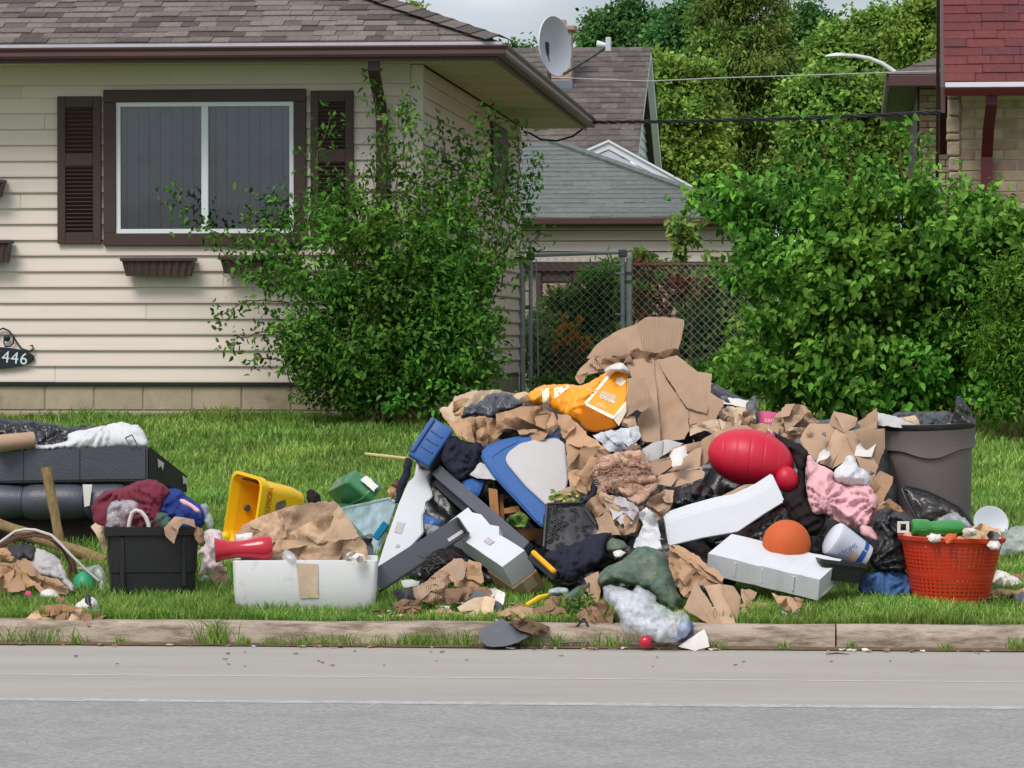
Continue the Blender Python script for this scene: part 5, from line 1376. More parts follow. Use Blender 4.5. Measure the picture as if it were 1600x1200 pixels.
# ================================================================== GRASS
rng = np.random.default_rng(5)
def blades(n, y0, y1, h0, h1, w, seed, band=None):
    rng = np.random.default_rng(seed)
    Y = y0 + (y1 - y0) * rng.random(n); px = -110 + 1820 * rng.random(n)
    P = at_np(px, np.full(n, 700.0), Y); Xx = P[:, 0]
    Zg = np.array([gz(y) for y in Y])
    cl = np.array([noise.noise(Vector((a * 1.7, b * 1.7, 0))) + .6 * noise.noise(Vector((a * 6, b * 6, 4))) for a, b in zip(Xx, Y)])
    H = .85 * (h0 + (h1 - h0) * rng.random(n)) * np.clip(1 + .7 * cl, .4, 1.9)
    keep = np.ones(n, bool)
    if band == 'edge': keep = rng.random(n) < np.clip((Y - .19) / .16, .05, 1) * np.clip(1 + 1.2 * cl, .1, 1) * np.where((px > 620) & (px < 1170), .22, 1)
    keep &= ~((Y > YW - .01) & (Xx < XR + .02))
    Y, Xx, Zg, H = Y[keep], Xx[keep], Zg[keep], H[keep]; n = len(Y)
    a = rng.random(n) * 2 * np.pi; ln = H * (.2 + .7 * rng.random(n))
    d = np.stack((np.cos(a), np.sin(a), np.zeros(n)), 1); t = np.stack((-np.sin(a + rng.normal(size=n) * .6), np.cos(a), np.zeros(n)), 1)
    W_ = w * (.6 + .8 * rng.random(n)); B = np.stack((Xx, Y, Zg - .004), 1); up = np.array((0, 0, 1.0))
    m1 = B + d * (ln * .35)[:, None] + up * (H * .6)[:, None]; tip = B + d * ln[:, None] + up * H[:, None]
    V = np.stack((B - t * (W_ / 2)[:, None], B + t * (W_ / 2)[:, None], m1 + t * (W_ * .4)[:, None], m1 - t * (W_ * .4)[:, None], tip), 1).reshape(-1, 3)
    b = (np.arange(n) * 5)[:, None]
    F = np.concatenate((b + np.array([[0, 1, 2]]), b + np.array([[0, 2, 3]]), b + np.array([[3, 2, 4]])), 1).reshape(-1, 3)
    return V, F
parts = [blades(7000, .175, .215, .03, .075, .005, 9), blades(26000, .2, .75, .03, .085, .0055, 1, 'edge'), blades(42000, .6, 2.4, .03, .075, .006, 2), blades(62000, 2.2, 6.5, .03, .075, .008, 3), blades(80000, 6.2, 11.6, .035, .085, .010, 4), blades(8000, 11.2, 11.72, .04, .10, .009, 5), blades(16000, 11.6, 15, .05, .11, .012, 6)]
Vs, Fs, o_ = [], [], 0
for V, F in parts: Vs.append(V); Fs.append(F + o_); o_ += len(V)
g = np_mesh('grass', np.concatenate(Vs), np.concatenate(Fs), 'grass'); tag(g, 'short green lawn grass growing from the kerb up to the house', 'grass', kind='stuff')
# weeds growing at the kerb
def weed(px, Y, h, n, seed, label, sp=.09, grp=None):
    rng = np.random.default_rng(seed); c = at(px, 1000, Y); z = gz(Y) if Y > .18 else (.012 if Y < 0.01 else .0)
    B = np.array((c.x, Y, z)) + np.column_stack((rng.normal(size=n) * sp, rng.normal(size=n) * .012, np.zeros(n)))
    B[:, 1] = np.minimum(B[:, 1], Y + .01)
    a = rng.normal(size=n) * .9 - np.pi / 2; a = np.where(rng.random(n) < .5, rng.random(n) * 2 * np.pi, a)
    H = h * (.4 + .7 * rng.random(n)); ln = H * (.3 + .9 * rng.random(n))
    d = np.stack((np.cos(a), -np.abs(np.sin(a)) * .6, np.zeros(n)), 1); t = np.stack((np.ones(n), np.zeros(n), np.zeros(n)), 1); up = np.array((0, 0, 1.0)); w = .0045
    m1 = B + d * (ln * .4)[:, None] + up * (H * .65)[:, None]; tip = B + d * ln[:, None] + up * H[:, None]
    V = np.stack((B - t * w / 2, B + t * w / 2, m1 + t * w * .4, m1 - t * w * .4, tip), 1).reshape(-1, 3); b = (np.arange(n) * 5)[:, None]
    F = np.concatenate((b + np.array([[0, 1, 2]]), b + np.array([[0, 2, 3]]), b + np.array([[3, 2, 4]])), 1).reshape(-1, 3)
    o = np_mesh('weed_tuft', V, F, 'grass', origin=(c.x, Y, z)); tag(o, label, 'weed', grp)
KW = 'weeds in the gutter'; lb = 'small weed tuft growing in the gutter at the kerb foot'
weed(338, -.012, .14, 90, 1, 'tallest bushy weed tuft in the gutter in front of the styrofoam cooler', .05)
weed(45, -.012, .10, 90, 2, 'wide weed patch on the kerb by the brown leaf litter', .12)
for i, (p, h, n, s_) in enumerate(((385, .05, 30, .02), (470, .06, 40, .05), (520, .07, 60, .08), (610, .06, 60, .1), (660, .08, 90, .06), (720, .10, 70, .05), (830, .07, 30, .03), (955, .08, 70, .07), (1590, .08, 50, .04), (1120, .05, 30, .03), (1225, .04, 24, .02), (425, .05, 30, .03), (190, .04, 26, .02), (120, .05, 30, .02), (1480, .04, 24, .02), (870, .07, 46, .03), (1330, .04, 26, .015))):
    weed(p, -.012, h, n, 10 + i, lb, s_, KW)
# ================================================================== THE RUBBISH
def PY(py): return .9 + (940 - py) * .0050                      # slope of the heap's face
def ground_thing(px, py): Y = YG(px, py); return Y, at(px, py, Y)
def rest(mb_pts): pass
def ball(name, label, cat, px, py, rpx, Y, m, sq=(1, 1, 1), n=28):
    r = rpx / ppm(Y); c = at(px, py, Y); b = MB(); prof = []
    for i in range(1, 18):
        a = math.pi * i / 18; prof.append((r * math.sin(a), -r * math.cos(a)))
    b.lathe([(r * .02, -r)] + prof + [(r * .02, r)], n, Matrix.Translation(c) @ Matrix.Diagonal((*sq, 1)))
    return tag(b.build(name, m, smooth='all'), label, cat)
def rough(mb, amp, fr, seed=0):
    o = Vector((seed * 3.1, seed * 1.7, 0))
    mb.v = [tuple(Vector(p) + Vector((noise.noise(Vector(p) * fr + o), noise.noise(Vector(p) * fr + o + Vector((9, 0, 0))), noise.noise(Vector(p) * fr + o + Vector((0, 9, 0))))) * amp) for p in mb.v]
    return mb
def slab_px(pts, Y, ext, tilt=0.0, dy=None, yaw=0.0):
    """outline in pixels on a leaning plane, pushed back along ext (right, depth, up)"""
    s = ppm(Y); pb = max(p[1] for p in pts); pc = sum(p[0] for p in pts) / len(pts)
    poly = [at(p[0], p[1], Y + tilt * (pb - p[1]) / s + yaw * (p[0] - pc) / s + (p[2] if len(p) > 2 else 0)) for p in pts]
    e = DIRR * ext[0] + DIRD * ext[1] + DIRU * ext[2]
    return poly, e
def bevel_prism(poly, e, w=.006, seg=2):
    bm = bmesh.new(); n = len(poly)
    a = [bm.verts.new(p) for p in poly]; c = [bm.verts.new(Vector(p) + e) for p in poly]
    bm.faces.new(a); bm.faces.new(list(reversed(c)))
    for i in range(n): bm.faces.new((a[i], c[i], c[(i + 1) % n], a[(i + 1) % n]))
    bmesh.ops.recalc_face_normals(bm, faces=bm.faces[:])
    bmesh.ops.bevel(bm, geom=bm.edges[:], offset=w, segments=seg, affect='EDGES', clamp_overlap=True)
    bmesh.ops.triangulate(bm, faces=[f for f in bm.faces if len(f.verts) > 4])
    bm.verts.index_update(); mb = MB(); mb.add([v.co for v in bm.verts], [[v.index for v in f.verts] for f in bm.faces]); bm.free(); return mb
def bar(name, p0, p1, w, h, m, parent=None, roll=Vector((0, -1, 0)), bev=.003):
    p0, p1 = Vector(p0), Vector(p1); x = (p1 - p0); L = x.length; x.normalize()
    y = (roll - x * roll.dot(x)).normalized(); z = x.cross(y)
    M = Matrix((x, y, z)).transposed().to_4x4(); M.translation = p0
    return MB().bev((0, -h / 2, -w / 2), (L, h / 2, w / 2), bev, 1, M).build(name, m, parent)

# ---------------------------------------------------------------- sofa and what lies on it
Ysf = YG(110, 856); s = ppm(Ysf)
fl_ = at(-150, 705, Ysf); sofa = thing('sofa', 'overturned black vinyl sofa with white stickers on its dark end panel', 'sofa', (at(60, 800, Ysf).x, Ysf + .4, gz(Ysf)))
tl, tr, br_, bl = at(-180, 707, Ysf), at(230, 696, Ysf), at(230, 751, Ysf), at(-180, 757, Ysf)
btr, bbr = at(291, 744, Ysf + 1.0), at(291, 771, Ysf + 1.0)
dxv = Vector((tl.x - tr.x, 0, 0))
bm = bmesh.new()
vs = [bm.verts.new(p) for p in (tl, tr, br_, bl, btr + dxv, btr, bbr, bbr + dxv)]
for f in ((0, 1, 2, 3), (7, 6, 5, 4), (0, 4, 5, 1), (3, 2, 6, 7), (0, 3, 7, 4)): bm.faces.new([vs[i] for i in f])
bm.faces.new([vs[i] for i in (1, 5, 6, 2)])
bmesh.ops.recalc_face_normals(bm, faces=bm.faces[:]); bmesh.ops.bevel(bm, geom=bm.edges[:], offset=.012, segments=2, affect='EDGES'); bm.verts.index_update()
mb = MB(); mb.add([v.co for v in bm.verts], [[v.index for v in f.verts] for f in bm.faces]); bm.free()
mb.build('back_panel', 'vinyl_black', sofa, smooth=True)
endp = MB(); q = [tr, btr, bbr, br_]; cc = sum(q, Vector()) / 4; nn = Vector((1, 0, 0)) * .004
endp.prism([cc + (p - cc) * .95 + nn for p in q], (.006, 0, 0)); endp.build('end_panel', 'vinyl_end', sofa)
def on_end(u, v): return (tr.lerp(btr, u)).lerp(br_.lerp(bbr, u), v) + Vector((.013, 0, 0))
for u0, u1, v0, v1 in ((.2, .36, .22, .5), (.84, .98, .2, .62)):
    MB().prism([on_end(u0, v0), on_end(u1, v0), on_end(u1 - .03, v1), on_end((u0 + u1) / 2, v1 - .12), on_end(u0 + .02, v1)], (.002, 0, 0)).build('sticker', 'label_white', sofa)
# seams on the front
for px in (36, 124):
    MB().box(tuple(at(px, 752, Ysf - .004)), tuple(at(px + 1.2, 702, Ysf + .004))).build('seam', 'dark_metal', sofa)
# rolled seat cushion in three sections
ra = 30 / s
for xa, xb in ((-180, 38), (39, 134), (135, 200)):
    c0, c1_ = at(xa, 784, Ysf + .06), at(xb, 784, Ysf + .06); lo = []
    for k in range(9):
        t = k / 8; kk = 1 - .16 * abs(2 * t - 1) ** 6
        c = c0.lerp(c1_, t); lo.append([(c.x, c.y + ra * 1.05 * kk * math.cos(a), c.z + ra * kk * math.sin(a)) for a in [2 * math.pi * i / 20 for i in range(20)]])
    MB().loft(lo).build('cushion_roll', 'vinyl_black', sofa, smooth=True)
MB().prism([at(129, 757, Ysf - .065), at(144, 757, Ysf - .065), at(140, 790, Ysf - .075), at(132, 792, Ysf - .075)], (0, .004, 0)).build('tear', 'label_white', sofa)
MB().box((tl.x, Ysf + .05, gz(Ysf) + .0), (at(205, 800, Ysf).x, Ysf + .9, at(0, 800, Ysf).z)).build('base', 'black_cloth', sofa)

soft('black_bag', 'shiny black plastic bag slumped on the vinyl sofa', 'bag', c1((-40, 112), (60, 112), (170, 118), (300, 145), (400, 140), (492, 145), (495, 170), (420, 260), (235, 262), (0, 262), (-40, 262)), Ysf + .12, 'black_bag', tilt=.9, bulge=.05, back=.1, crum=.03, cs=9, kind='bag')
soft('white_sheet', 'crumpled white sheet heaped on the sofa back', 'sheet', c1((80, 266), (170, 232), (240, 235), (330, 215), (340, 180), (400, 165), (480, 150), (560, 130), (660, 135), (710, 170), (730, 232), (728, 250), (590, 252), (300, 262)), Ysf + .03, 'white_cloth', tilt=.8, bulge=.07, back=.1, crum=.02, cs=8, kind='cloth')
rollp = at(26, 690, Ysf - .02)
b = MB()
ax = basis((.93, .3, .1), (0, 0, 1)); M = frame(rollp, *ax)
for k, rr in enumerate((.052, .04, .026)):
    lo = []
    for r_, side in ((rr, 0), (rr - .006, 1)):
        pass
    pts_o = [(-.12 + .02 * k, rr * math.cos(a) * 1.25, rr * math.sin(a)) for a in [2 * math.pi * i / 22 for i in range(22)]]
    pts_o2 = [(.1 - .02 * k, y * .9, z * .9) for _, y, z in pts_o]; inn = [(x, y * .86, z * .86) for x, y, z in pts_o2]; inn2 = [(x, y * .86, z * .86) for x, y, z in pts_o]
    b.loft([pts_o, pts_o2, inn, inn2, pts_o], M, False, False)
tag(b.build('cardboard_roll', 'cardboard', smooth=True), 'short roll of brown cardboard lying on the sofa', 'cardboard')
cl = [at(x, y, Ysf - .01) for x, y in ((196, 684), (206, 679), (215, 696), (218, 700))]
tag(MB().tube(cl, .004, 6).tube([at(x, y, Ysf - .012) for x, y in ((206, 700), (196, 685), (205, 680))], .004, 6).build('wire_clip', 'galv_dark', smooth=True), 'bent wire clip on the white sheet', 'wire')

# ---------------------------------------------------------------- post, log, coil, paper on the far left
Yp_ = YG(96, 868); p0, p1 = at(98, 872, Yp_), at(72, 731, Yp_ + .12)
b = MB().tube([p1.lerp(p0, i / 8) for i in range(9)], [.03 + .003 * math.sin(i * 2.3) for i in range(9)], 9); rough(b, .006, 22)
tag(b.build('wood_post', 'wood_old', smooth=True), 'mossy round wooden post leaning against the sofa', 'post')
Yl_ = YG(163, 884); b = MB().tube([at(-40, 806, Yl_ + .45).lerp(at(166, 878, Yl_), i / 10) for i in range(11)], [.034 + .004 * math.sin(i * 1.7) for i in range(11)], 9); rough(b, .006, 20, 3)
tag(b.build('log', 'wood_old', smooth=True), 'peeling pale log lying under the coil of brown wire', 'log')
Yc = YG(60, 930) ; b = MB(); rr = random.Random(4)
arc = [(-10, 862), (8, 845), (30, 834), (55, 830), (80, 836), (100, 852), (112, 872), (114, 892)]
for k in range(26):
    o = rr.uniform(-9, 9); oy = rr.uniform(-.05, .06); pts = []
    for i, (x, y) in enumerate(arc):
        t = i / 7; pts.append(at(x + o * (t - .35) * 1.2 + rr.uniform(-1, 1), y + abs(o) * .9 + rr.uniform(-1, 1), Yc + .35 + oy + .1 * math.sin(t * 3 + k)))
    b.tube(pts, .0035, 4)
tag(b.build('wire_coil', 'wire_brown', smooth=True), 'reddish brown coil of stripped wire arching over scrap paper', 'wire coil')
tag(MB().tube([at(x, y, Yc + .22) for x, y in ((-6, 852), (3, 845), (24, 830), (40, 827), (55, 828), (80, 836), (95, 850), (108, 864), (133, 889), (155, 908))], .0075, 7).build('power_cable', 'cord_white', smooth=True), 'white electrical cord looping over the brown wire coil', 'cord')
folded('paper_bag', 'torn brown paper bag at the edge of the lawn below the coil', 'paper bag', c1((-30, 745), (45, 745), (75, 800), (78, 830), (55, 900), (30, 985), (-30, 985)), Yc, 'paper_brown', tilt=.8, cuts=5, crum=0.014, amp=0.75, depth=0.025)
folded('brown_paper', 'folded brown kraft paper beside the grey rag', 'paper', c1((85, 800), (130, 800), (180, 850), (200, 880), (290, 905), (340, 955), (330, 972), (200, 972), (170, 930), (90, 962), (40, 960), (70, 850)), Yc - .05, 'paper_brown', tilt=.7, cuts=5, crum=0.014, amp=0.75, depth=0.025)
soft('grey_rag', 'pale grey rag thrown over brown paper by the coil', 'rag', c1((128, 795), (185, 745), (240, 770), (290, 800), (330, 880), (375, 955), (340, 965), (300, 910), (220, 890), (150, 850)), Yc + .06, 'grey_cloth', tilt=.8, bulge=.05, back=.06, crum=.022, cs=10, kind='cloth')
soft('dark_sack', 'dark grey mesh sack under the brown wire coil', 'sack', c1((40, 735), (165, 730), (165, 800), (100, 830), (50, 800)), Yc + .16, 'grate_black', tilt=.8, bulge=.04, back=.05, crum=.015, cs=14, kind='bag')
gb = at(132, 907, YG(130, 922)); b = MB(); Yb_ = YG(130, 923)
c = at(132, 923, Yb_ + .07); b.lathe([(.07, 0), (.07, .015), (.062, .05), (.045, .085), (.02, .1), (.001, .104)], 24, Matrix.Translation(c))
tag(b.build('green_bowl', 'teal', smooth=True), 'small bright green plastic bowl lying upside down in the grass', 'bowl')
soft('clear_wrap', 'clear plastic wrap beside the green bowl', 'plastic wrap', c1((375, 850), (430, 838), (505, 842), (520, 970), (470, 975), (480, 900), (420, 865)), YG(150, 926) + .1, 'clear_film', tilt=.6, bulge=.04, back=.04, crum=.02, cs=14, kind='bag')
soft('plastic_wrapper', 'white and grey plastic wrapper at the foot of the brown paper', 'wrapper', c1((200, 960), (240, 945), (290, 975), (300, 1005), (210, 1000)), YG(80, 940), 'litter_white', tilt=.6, bulge=.03, back=.03, crum=.014, cs=18, kind='bag')
soft('worn_shoe', 'black and white worn shoe lying by the kerb', 'shoe', c1((340, 1060), (370, 1035), (400, 1000), (425, 985), (470, 1000), (482, 1030), (480, 1088), (400, 1085), (350, 1080)), YG(130, 962) - .02, 'litter_white', tilt=.5, bulge=.05, back=.05, crum=.014, cs=16, kind='bag')
soft('shoe_tongue', 'black strap scrap lying on the worn shoe', 'strap', c1((425, 975), (450, 985), (450, 1050), (425, 1045)), YG(130, 962) - .06, 'black_plastic', tilt=.5, bulge=.02, back=.01, crum=.006, kind='cloth')
soft('grey_plank_scrap', 'splintered grey brown board scrap beside the worn shoe', 'board', c1((200, 1050), (260, 1025), (345, 1040), (330, 1062), (230, 1072)), YG(80, 960), 'paper_dark', tilt=1.2, thick=.02, bulge=.01, crum=.01)
for (x, y) in ((137, 975), (300, 1003)):
    soft('pink_petal', 'crumpled hot pink scrap in the grass by the brown paper', 'scrap', c1((x - 18, y), (x - 5, y - 18), (x + 16, y - 12), (x + 20, y + 12), (x, y + 20)), YG(x / 3.158, 620 + (y + 22) / 3.158), 'pink_bit', tilt=.5, bulge=.02, back=.02, crum=.01, cs=25, group='hot pink scraps')

folded('leaf_litter', 'brown flaky leaf litter spilling over the kerb by the worn shoe', 'leaf litter', [(40, 968), (60, 950), (90, 944), (125, 950), (165, 962), (150, 976), (100, 984), (60, 980)], .08, 'litter_brown', cuts=14, tilt=1.6, crum=.012, amp=1.2, depth=.02, pm=('litter_brown', 'litter_tan', 'paper_dark', 'litter_brown'))
# ---------------------------------------------------------------- black tub and contents
Yt = YG(240, 930); tb = at(238, 928, Yt + .2); tb.z = gz(Yt + .2)
tub = thing('plastic_tub', 'large black plastic storage tub overflowing with clothes', 'tub', tuple(tb))
M = frame(tb, (1, .12, 0), (-.12, 1, 0), (0, 0, 1)); H = .345
b = MB().loft([rrect(.44, .36, .05, .0), rrect(.45, .37, .05, .1), rrect(.46, .38, .05, .105), rrect(.475, .395, .05, H - .05), rrect(.51, .43, .05, H - .045), rrect(.515, .435, .05, H), rrect(.48, .40, .045, H), rrect(.43, .35, .04, .02)], M)
b.build('body', 'black_plastic', tub, smooth=True)
for x in (-.16, .16): MB().bev((x - .012, -.203, .03), (x + .012, -.185, H - .05), .004, 1, M).build('rib', 'black_plastic', tub)
MB().bev((.2, -.15, H - .1), (.275, .15, H - .075), .008, 1, M).build('handle', 'black_plastic', tub)
Yk = Yt + .1
soft('maroon_shirt', 'maroon shirt heaped on the left of the black tub', 'shirt', c1((455, 550), (500, 480), (620, 440), (740, 405), (830, 460), (800, 560), (790, 660), (540, 670), (500, 660), (468, 640)), Yk, 'maroon_cloth', tilt=.5, bulge=.09, back=.14, crum=.025, cs=8, kind='cloth')
soft('blue_jacket', 'royal blue jacket bunched on the right of the black tub', 'jacket', c1((765, 520), (830, 455), (880, 460), (1000, 540), (1028, 560), (1010, 620), (960, 690), (800, 690), (760, 600)), Yk + .03, 'blue_cloth', tilt=.5, bulge=.09, back=.12, crum=.028, cs=8, kind='cloth')
soft('pink_sleeve', 'thin pink sleeve lying across the royal blue jacket', 'sleeve', c1((885, 505), (910, 510), (985, 555), (990, 572), (930, 545), (890, 520)), Yk - .09, 'pink_cloth', tilt=.5, bulge=.015, back=.01, crum=.004, kind='cloth')
soft('green_shirt', 'dark green shirt stuffed in the middle of the black tub', 'shirt', c1((640, 570), (720, 545), (840, 580), (850, 660), (700, 680), (630, 660)), Yk - .02, 'green_cloth', tilt=.5, bulge=.07, back=.08, crum=.022, cs=9, kind='cloth')
soft('clear_bag', 'clear plastic bag on the black tub beside the maroon shirt', 'plastic bag', c1((548, 515), (600, 508), (680, 515), (684, 560), (640, 600), (625, 650), (530, 668), (522, 600)), Yk - .08, 'clear_film', tilt=.5, bulge=.05, back=.05, crum=.022, cs=12, kind='bag')
tag(MB().tube([at(*q, Yk - .1) for q in c1((634, 650), (640, 610), (652, 572), (672, 560), (695, 566), (718, 592), (732, 625), (736, 655))], .011, 8).build('white_hose', 'cord_white', smooth=True), 'white hose loop sticking up out of the black tub', 'hose')
folded('cardboard_flap', 'bent brown cardboard flap over the right rim of the black tub', 'cardboard', c1((810, 645), (862, 592), (955, 605), (962, 645), (900, 625), (880, 660), (855, 724), (815, 684)), Yt - .06, 'cardboard', tilt=.3, cuts=2, crum=0.007, amp=0.40, depth=0.015)
soft('torn_cardboard', 'torn brown cardboard hanging on the tub corner', 'cardboard', c1((960, 640), (1000, 650), (1008, 740), (985, 735), (955, 680)), Yt - .02, 'paper_dark', tilt=.2, bulge=.03, crum=.015)
soft('paper_strip', 'tan paper strip hanging down the left side of the black tub', 'paper', c1((448, 640), (470, 620), (520, 650), (522, 760), (508, 770), (480, 690)), Yt + .02, 'cardboard_lt', tilt=.2, bulge=.02, crum=.012)
soft('clear_cup', 'crushed clear plastic cup beside the blue jacket', 'cup', c1((985, 540), (1020, 530), (1030, 560), (1055, 620), (1030, 650), (1005, 620)), Yk + .05, 'clear_film', tilt=.4, bulge=.03, back=.03, crum=.012, kind='bag')

# ---------------------------------------------------------------- yellow mop bucket
Ym = YG(420, 856); cb = at(380, 797, Ym); rim_h = .38
ax_x = Vector((.80, .58, -.10)); xa, ya, za = basis(ax_x, (.36, .1, 1))
M = frame(cb, tuple(-Vector(ya)), za, xa)                       # local z runs along the bucket axis, away from the opening
bk = thing('mop_bucket', 'yellow mop bucket tipped on its side with red CAUTION lettering', 'bucket', (cb.x + .1, cb.y, gz(Ym)))
prof = [(.30, .42, 0, .05), (.30, .42, .0, .05)]
def brect(w, d, r, z): return [(p[0], p[1], z) for p in rrect(w, d, r, 0, 5)]
lo = [brect(.20, .28, .05, .335), brect(.25, .33, .055, .26), brect(.295, .375, .06, .05), brect(.335, .415, .06, .035), brect(.345, .425, .06, -.005), brect(.31, .39, .055, -.008), brect(.285, .365, .05, .05), brect(.19, .27, .045, .32)]
b = MB().loft(lo, M); body = b.build('body', 'yellow', bk, smooth=True)
lo = [brect(.286, .366, .05, .045), brect(.276, .356, .05, .07), brect(.18, .26, .04, .315)]
MB().loft(lo, M, cap0=False).build('lining', 'yellow_in', bk, smooth=True)
# rusty scrape inside the upper rim
rs = [(-.06, .168, .012), (.06, .168, .012), (.05, .155, .12), (-.05, .155, .13)]
MB().prism([M @ Vector((x * 1.3, y + .012, z)) for x, y, z in rs], (M.to_3x3() @ Vector((0, -.012, 0)))).build('rust_patch', 'rust', bk)
# near side of the bucket is local x: find which sign faces the camera
sx = -1 if (M.to_3x3() @ Vector((1, 0, 0))).dot(Vector((0, -1, 0))) < 0 else 1
def side(z, y, lift=.002):
    w = .295 + (.25 - .295) * (z - .05) / .21; return M @ Vector((sx * (w / 2 + lift), y, z))
def side_frame(z, y, rot=0):
    o = side(z, y, .0025); ex = (side(z, y + .01) - side(z, y)).normalized(); ez = (side(z + .01, y) - side(z, y)).normalized()
    nn = ex.cross(ez); 
    if nn.dot(Vector((0, -1, 0))) < 0: nn = -nn
    yv = -ez; xv = yv.cross(nn)                                   # letters run up the rim
    X = Matrix((xv, yv, nn)).transposed().to_4x4(); X.translation = o; return X
text('CAUTION', .044, 'red_print', bk, side_frame(.075, .06), 'lettering', .0006, 1.0)
st = [side(z, y) for z, y in ((.125, .075), (.19, .10), (.20, .04), (.21, .035), (.215, -.03), (.17, -.06), (.13, -.03))]
nn = (M.to_3x3() @ Vector((sx, 0, 0))) * .0015
MB().prism(st, nn).build('sticker', 'sticker_grey', bk)
MB().lathe([(.001, -.03), (.028, -.02), (.03, 0), (.028, .02), (.001, .03)], 14, frame(at(352, 838, Ym - .06), (1, 0, 0), (0, 0, -1), (0, 1, 0))).build('caster', 'yellow', bk, smooth=True)
MB().lathe([(.001, -.008), (.02, -.008), (.02, .008), (.001, .008)], 12, M @ Matrix.Translation((-sx * .12, 0, .1)) @ Matrix.Rotation(math.pi / 2, 4, 'Y')).build('rivet', 'galv_dark', bk)

# ---------------------------------------------------------------- styrofoam cooler, paper inside, red vase
Yv = YG(468, 955); w = 229 / ppm(Yv); cz = gz(Yv + .2); d_ = .46
cc = at(468, 950, Yv + d_ / 2); cc = at(468.5, 915, Yv); cc = Vector((cc.x, cc.y + d_ / 2, gz(Yv + .1) - .0)); H = at(468, 876, Yv).z - cc.z
cool = thing('foam_cooler', 'white styrofoam cooler box with brown tape filled with crumpled paper', 'cooler', tuple(cc))
M = frame(cc, (1, .03, 0), (-.03, 1, 0), (0, 0, 1))
b = MB().loft([rrect(w * .92, d_ * .9, .04, 0), rrect(w * .97, d_ * .96, .04, .03), rrect(w * .985, d_ * .98, .035, .1), rrect(w, d_, .03, H - .006), rrect(w * .99, d_ * .985, .03, H), rrect(w * .9, d_ * .82, .03, H), rrect(w * .86, d_ * .76, .03, .05)], M); rough(b, .002, 30)
b.build('box', 'foam_dirty', cool, smooth=True)
y_t = -d_ / 2 - .0022
MB().prism([M @ Vector((x, y_t + .003 * (z < .1), z)) for x, z in ((-.045, H - .012), (.066, H - .018), (.064, .1), (.068, .062), (-.026, .058), (-.032, .1))], M.to_3x3() @ Vector((0, .0018, 0))).build('tape', 'tape', cool)
for k, (x, z, r) in enumerate(((.165, .15, .02), (.185, .12, .026), (.205, .14, .016), (.17, .11, .014))):
    pass
folded('cardboard_heap', 'big crumpled sheet of dirty brown cardboard stuffed in the foam cooler', 'cardboard', c2((300, 745), (250, 600), (300, 530), (450, 460), (560, 425), (700, 395), (830, 390), (880, 440), (970, 580), (1020, 650), (1030, 745)), Yv + .13, 'paper_dirty', tilt=.55, cuts=8, crum=0.014, amp=0.75, depth=0.025)
soft('paper_label', 'small white paper scrap on the crumpled cardboard beside the red vase', 'paper', c2((255, 580), (355, 573), (340, 612), (265, 618)), Yv + .1, 'label_white', tilt=.4, bulge=.01, crum=.003)
soft('bubble_wrap', 'scrap of clear bubble wrap in the foam cooler', 'bubble wrap', c2((530, 690), (560, 668), (600, 700), (620, 740), (540, 745)), Yv + .03, 'clear_film', tilt=.5, bulge=.03, back=.02, crum=.012, cs=22, kind='bag')
folded('shredded_scraps', 'shredded pale paper scraps in the corner of the foam cooler', 'paper scraps', c2((900, 700), (940, 680), (1010, 705), (1025, 745), (900, 745)), Yv + .05, 'litter_white', tilt=.6, cuts=4, crum=0.014, amp=0.75, depth=0.025)
c0 = at(336, 860, Yv + .0); c1v = at(425, 856, Yv + .06); axv = (c1v - c0); L = axv.length; axv.normalize()
z_ = axv; x_ = z_.orthogonal().normalized(); y_ = z_.cross(x_); M = Matrix((x_, y_, z_)).transposed().to_4x4(); M.translation = c0
sv = ppm(Yv); R1 = 20 / sv
vp = [(.7, 0), (1.0, 0), (.97, .03), (.82, .12), (.70, .28), (.68, .40), (.74, .55), (.88, .72), (.97, .82), (.99, .9), (.93, .96), (.8, 1.0), (.78, .985), (.0, .98)]
b = MB().lathe([(max(.001, r) * R1, t * L) for r, t in vp[:-1]] + [(.001, .985 * L)], 26, M)
b.f = b.f[:]; tag(b.build('vase', 'red_glass', smooth=True), 'red glass vase lying on its side on the foam cooler', 'vase')
soft('pink_bag', 'pinkish translucent plastic bag stuffed between tub and foam cooler', 'plastic bag', c2((80, 560), (165, 558), (185, 640), (175, 790), (90, 815), (45, 815), (65, 700), (25, 700), (60, 650)), YG(322, 908) + .1, 'pink_film', tilt=.6, bulge=.07, back=.08, crum=.022, cs=12, kind='bag')
folded('brown_scrap', 'brown cardboard scrap on the grass between tub and foam cooler', 'cardboard', c2((110, 820), (140, 765), (200, 770), (205, 880), (130, 880)), YG(345, 916), 'cardboard', tilt=.5, cuts=1, crum=0.014, amp=0.75, depth=0.025)
soft('lace_scrap', 'small scrap of white lace by the tub corner', 'lace', c2((40, 850), (70, 815), (110, 820), (120, 860), (60, 870)), YG(322, 912), 'litter_white', tilt=.5, bulge=.02, back=.02, crum=.014, cs=24)

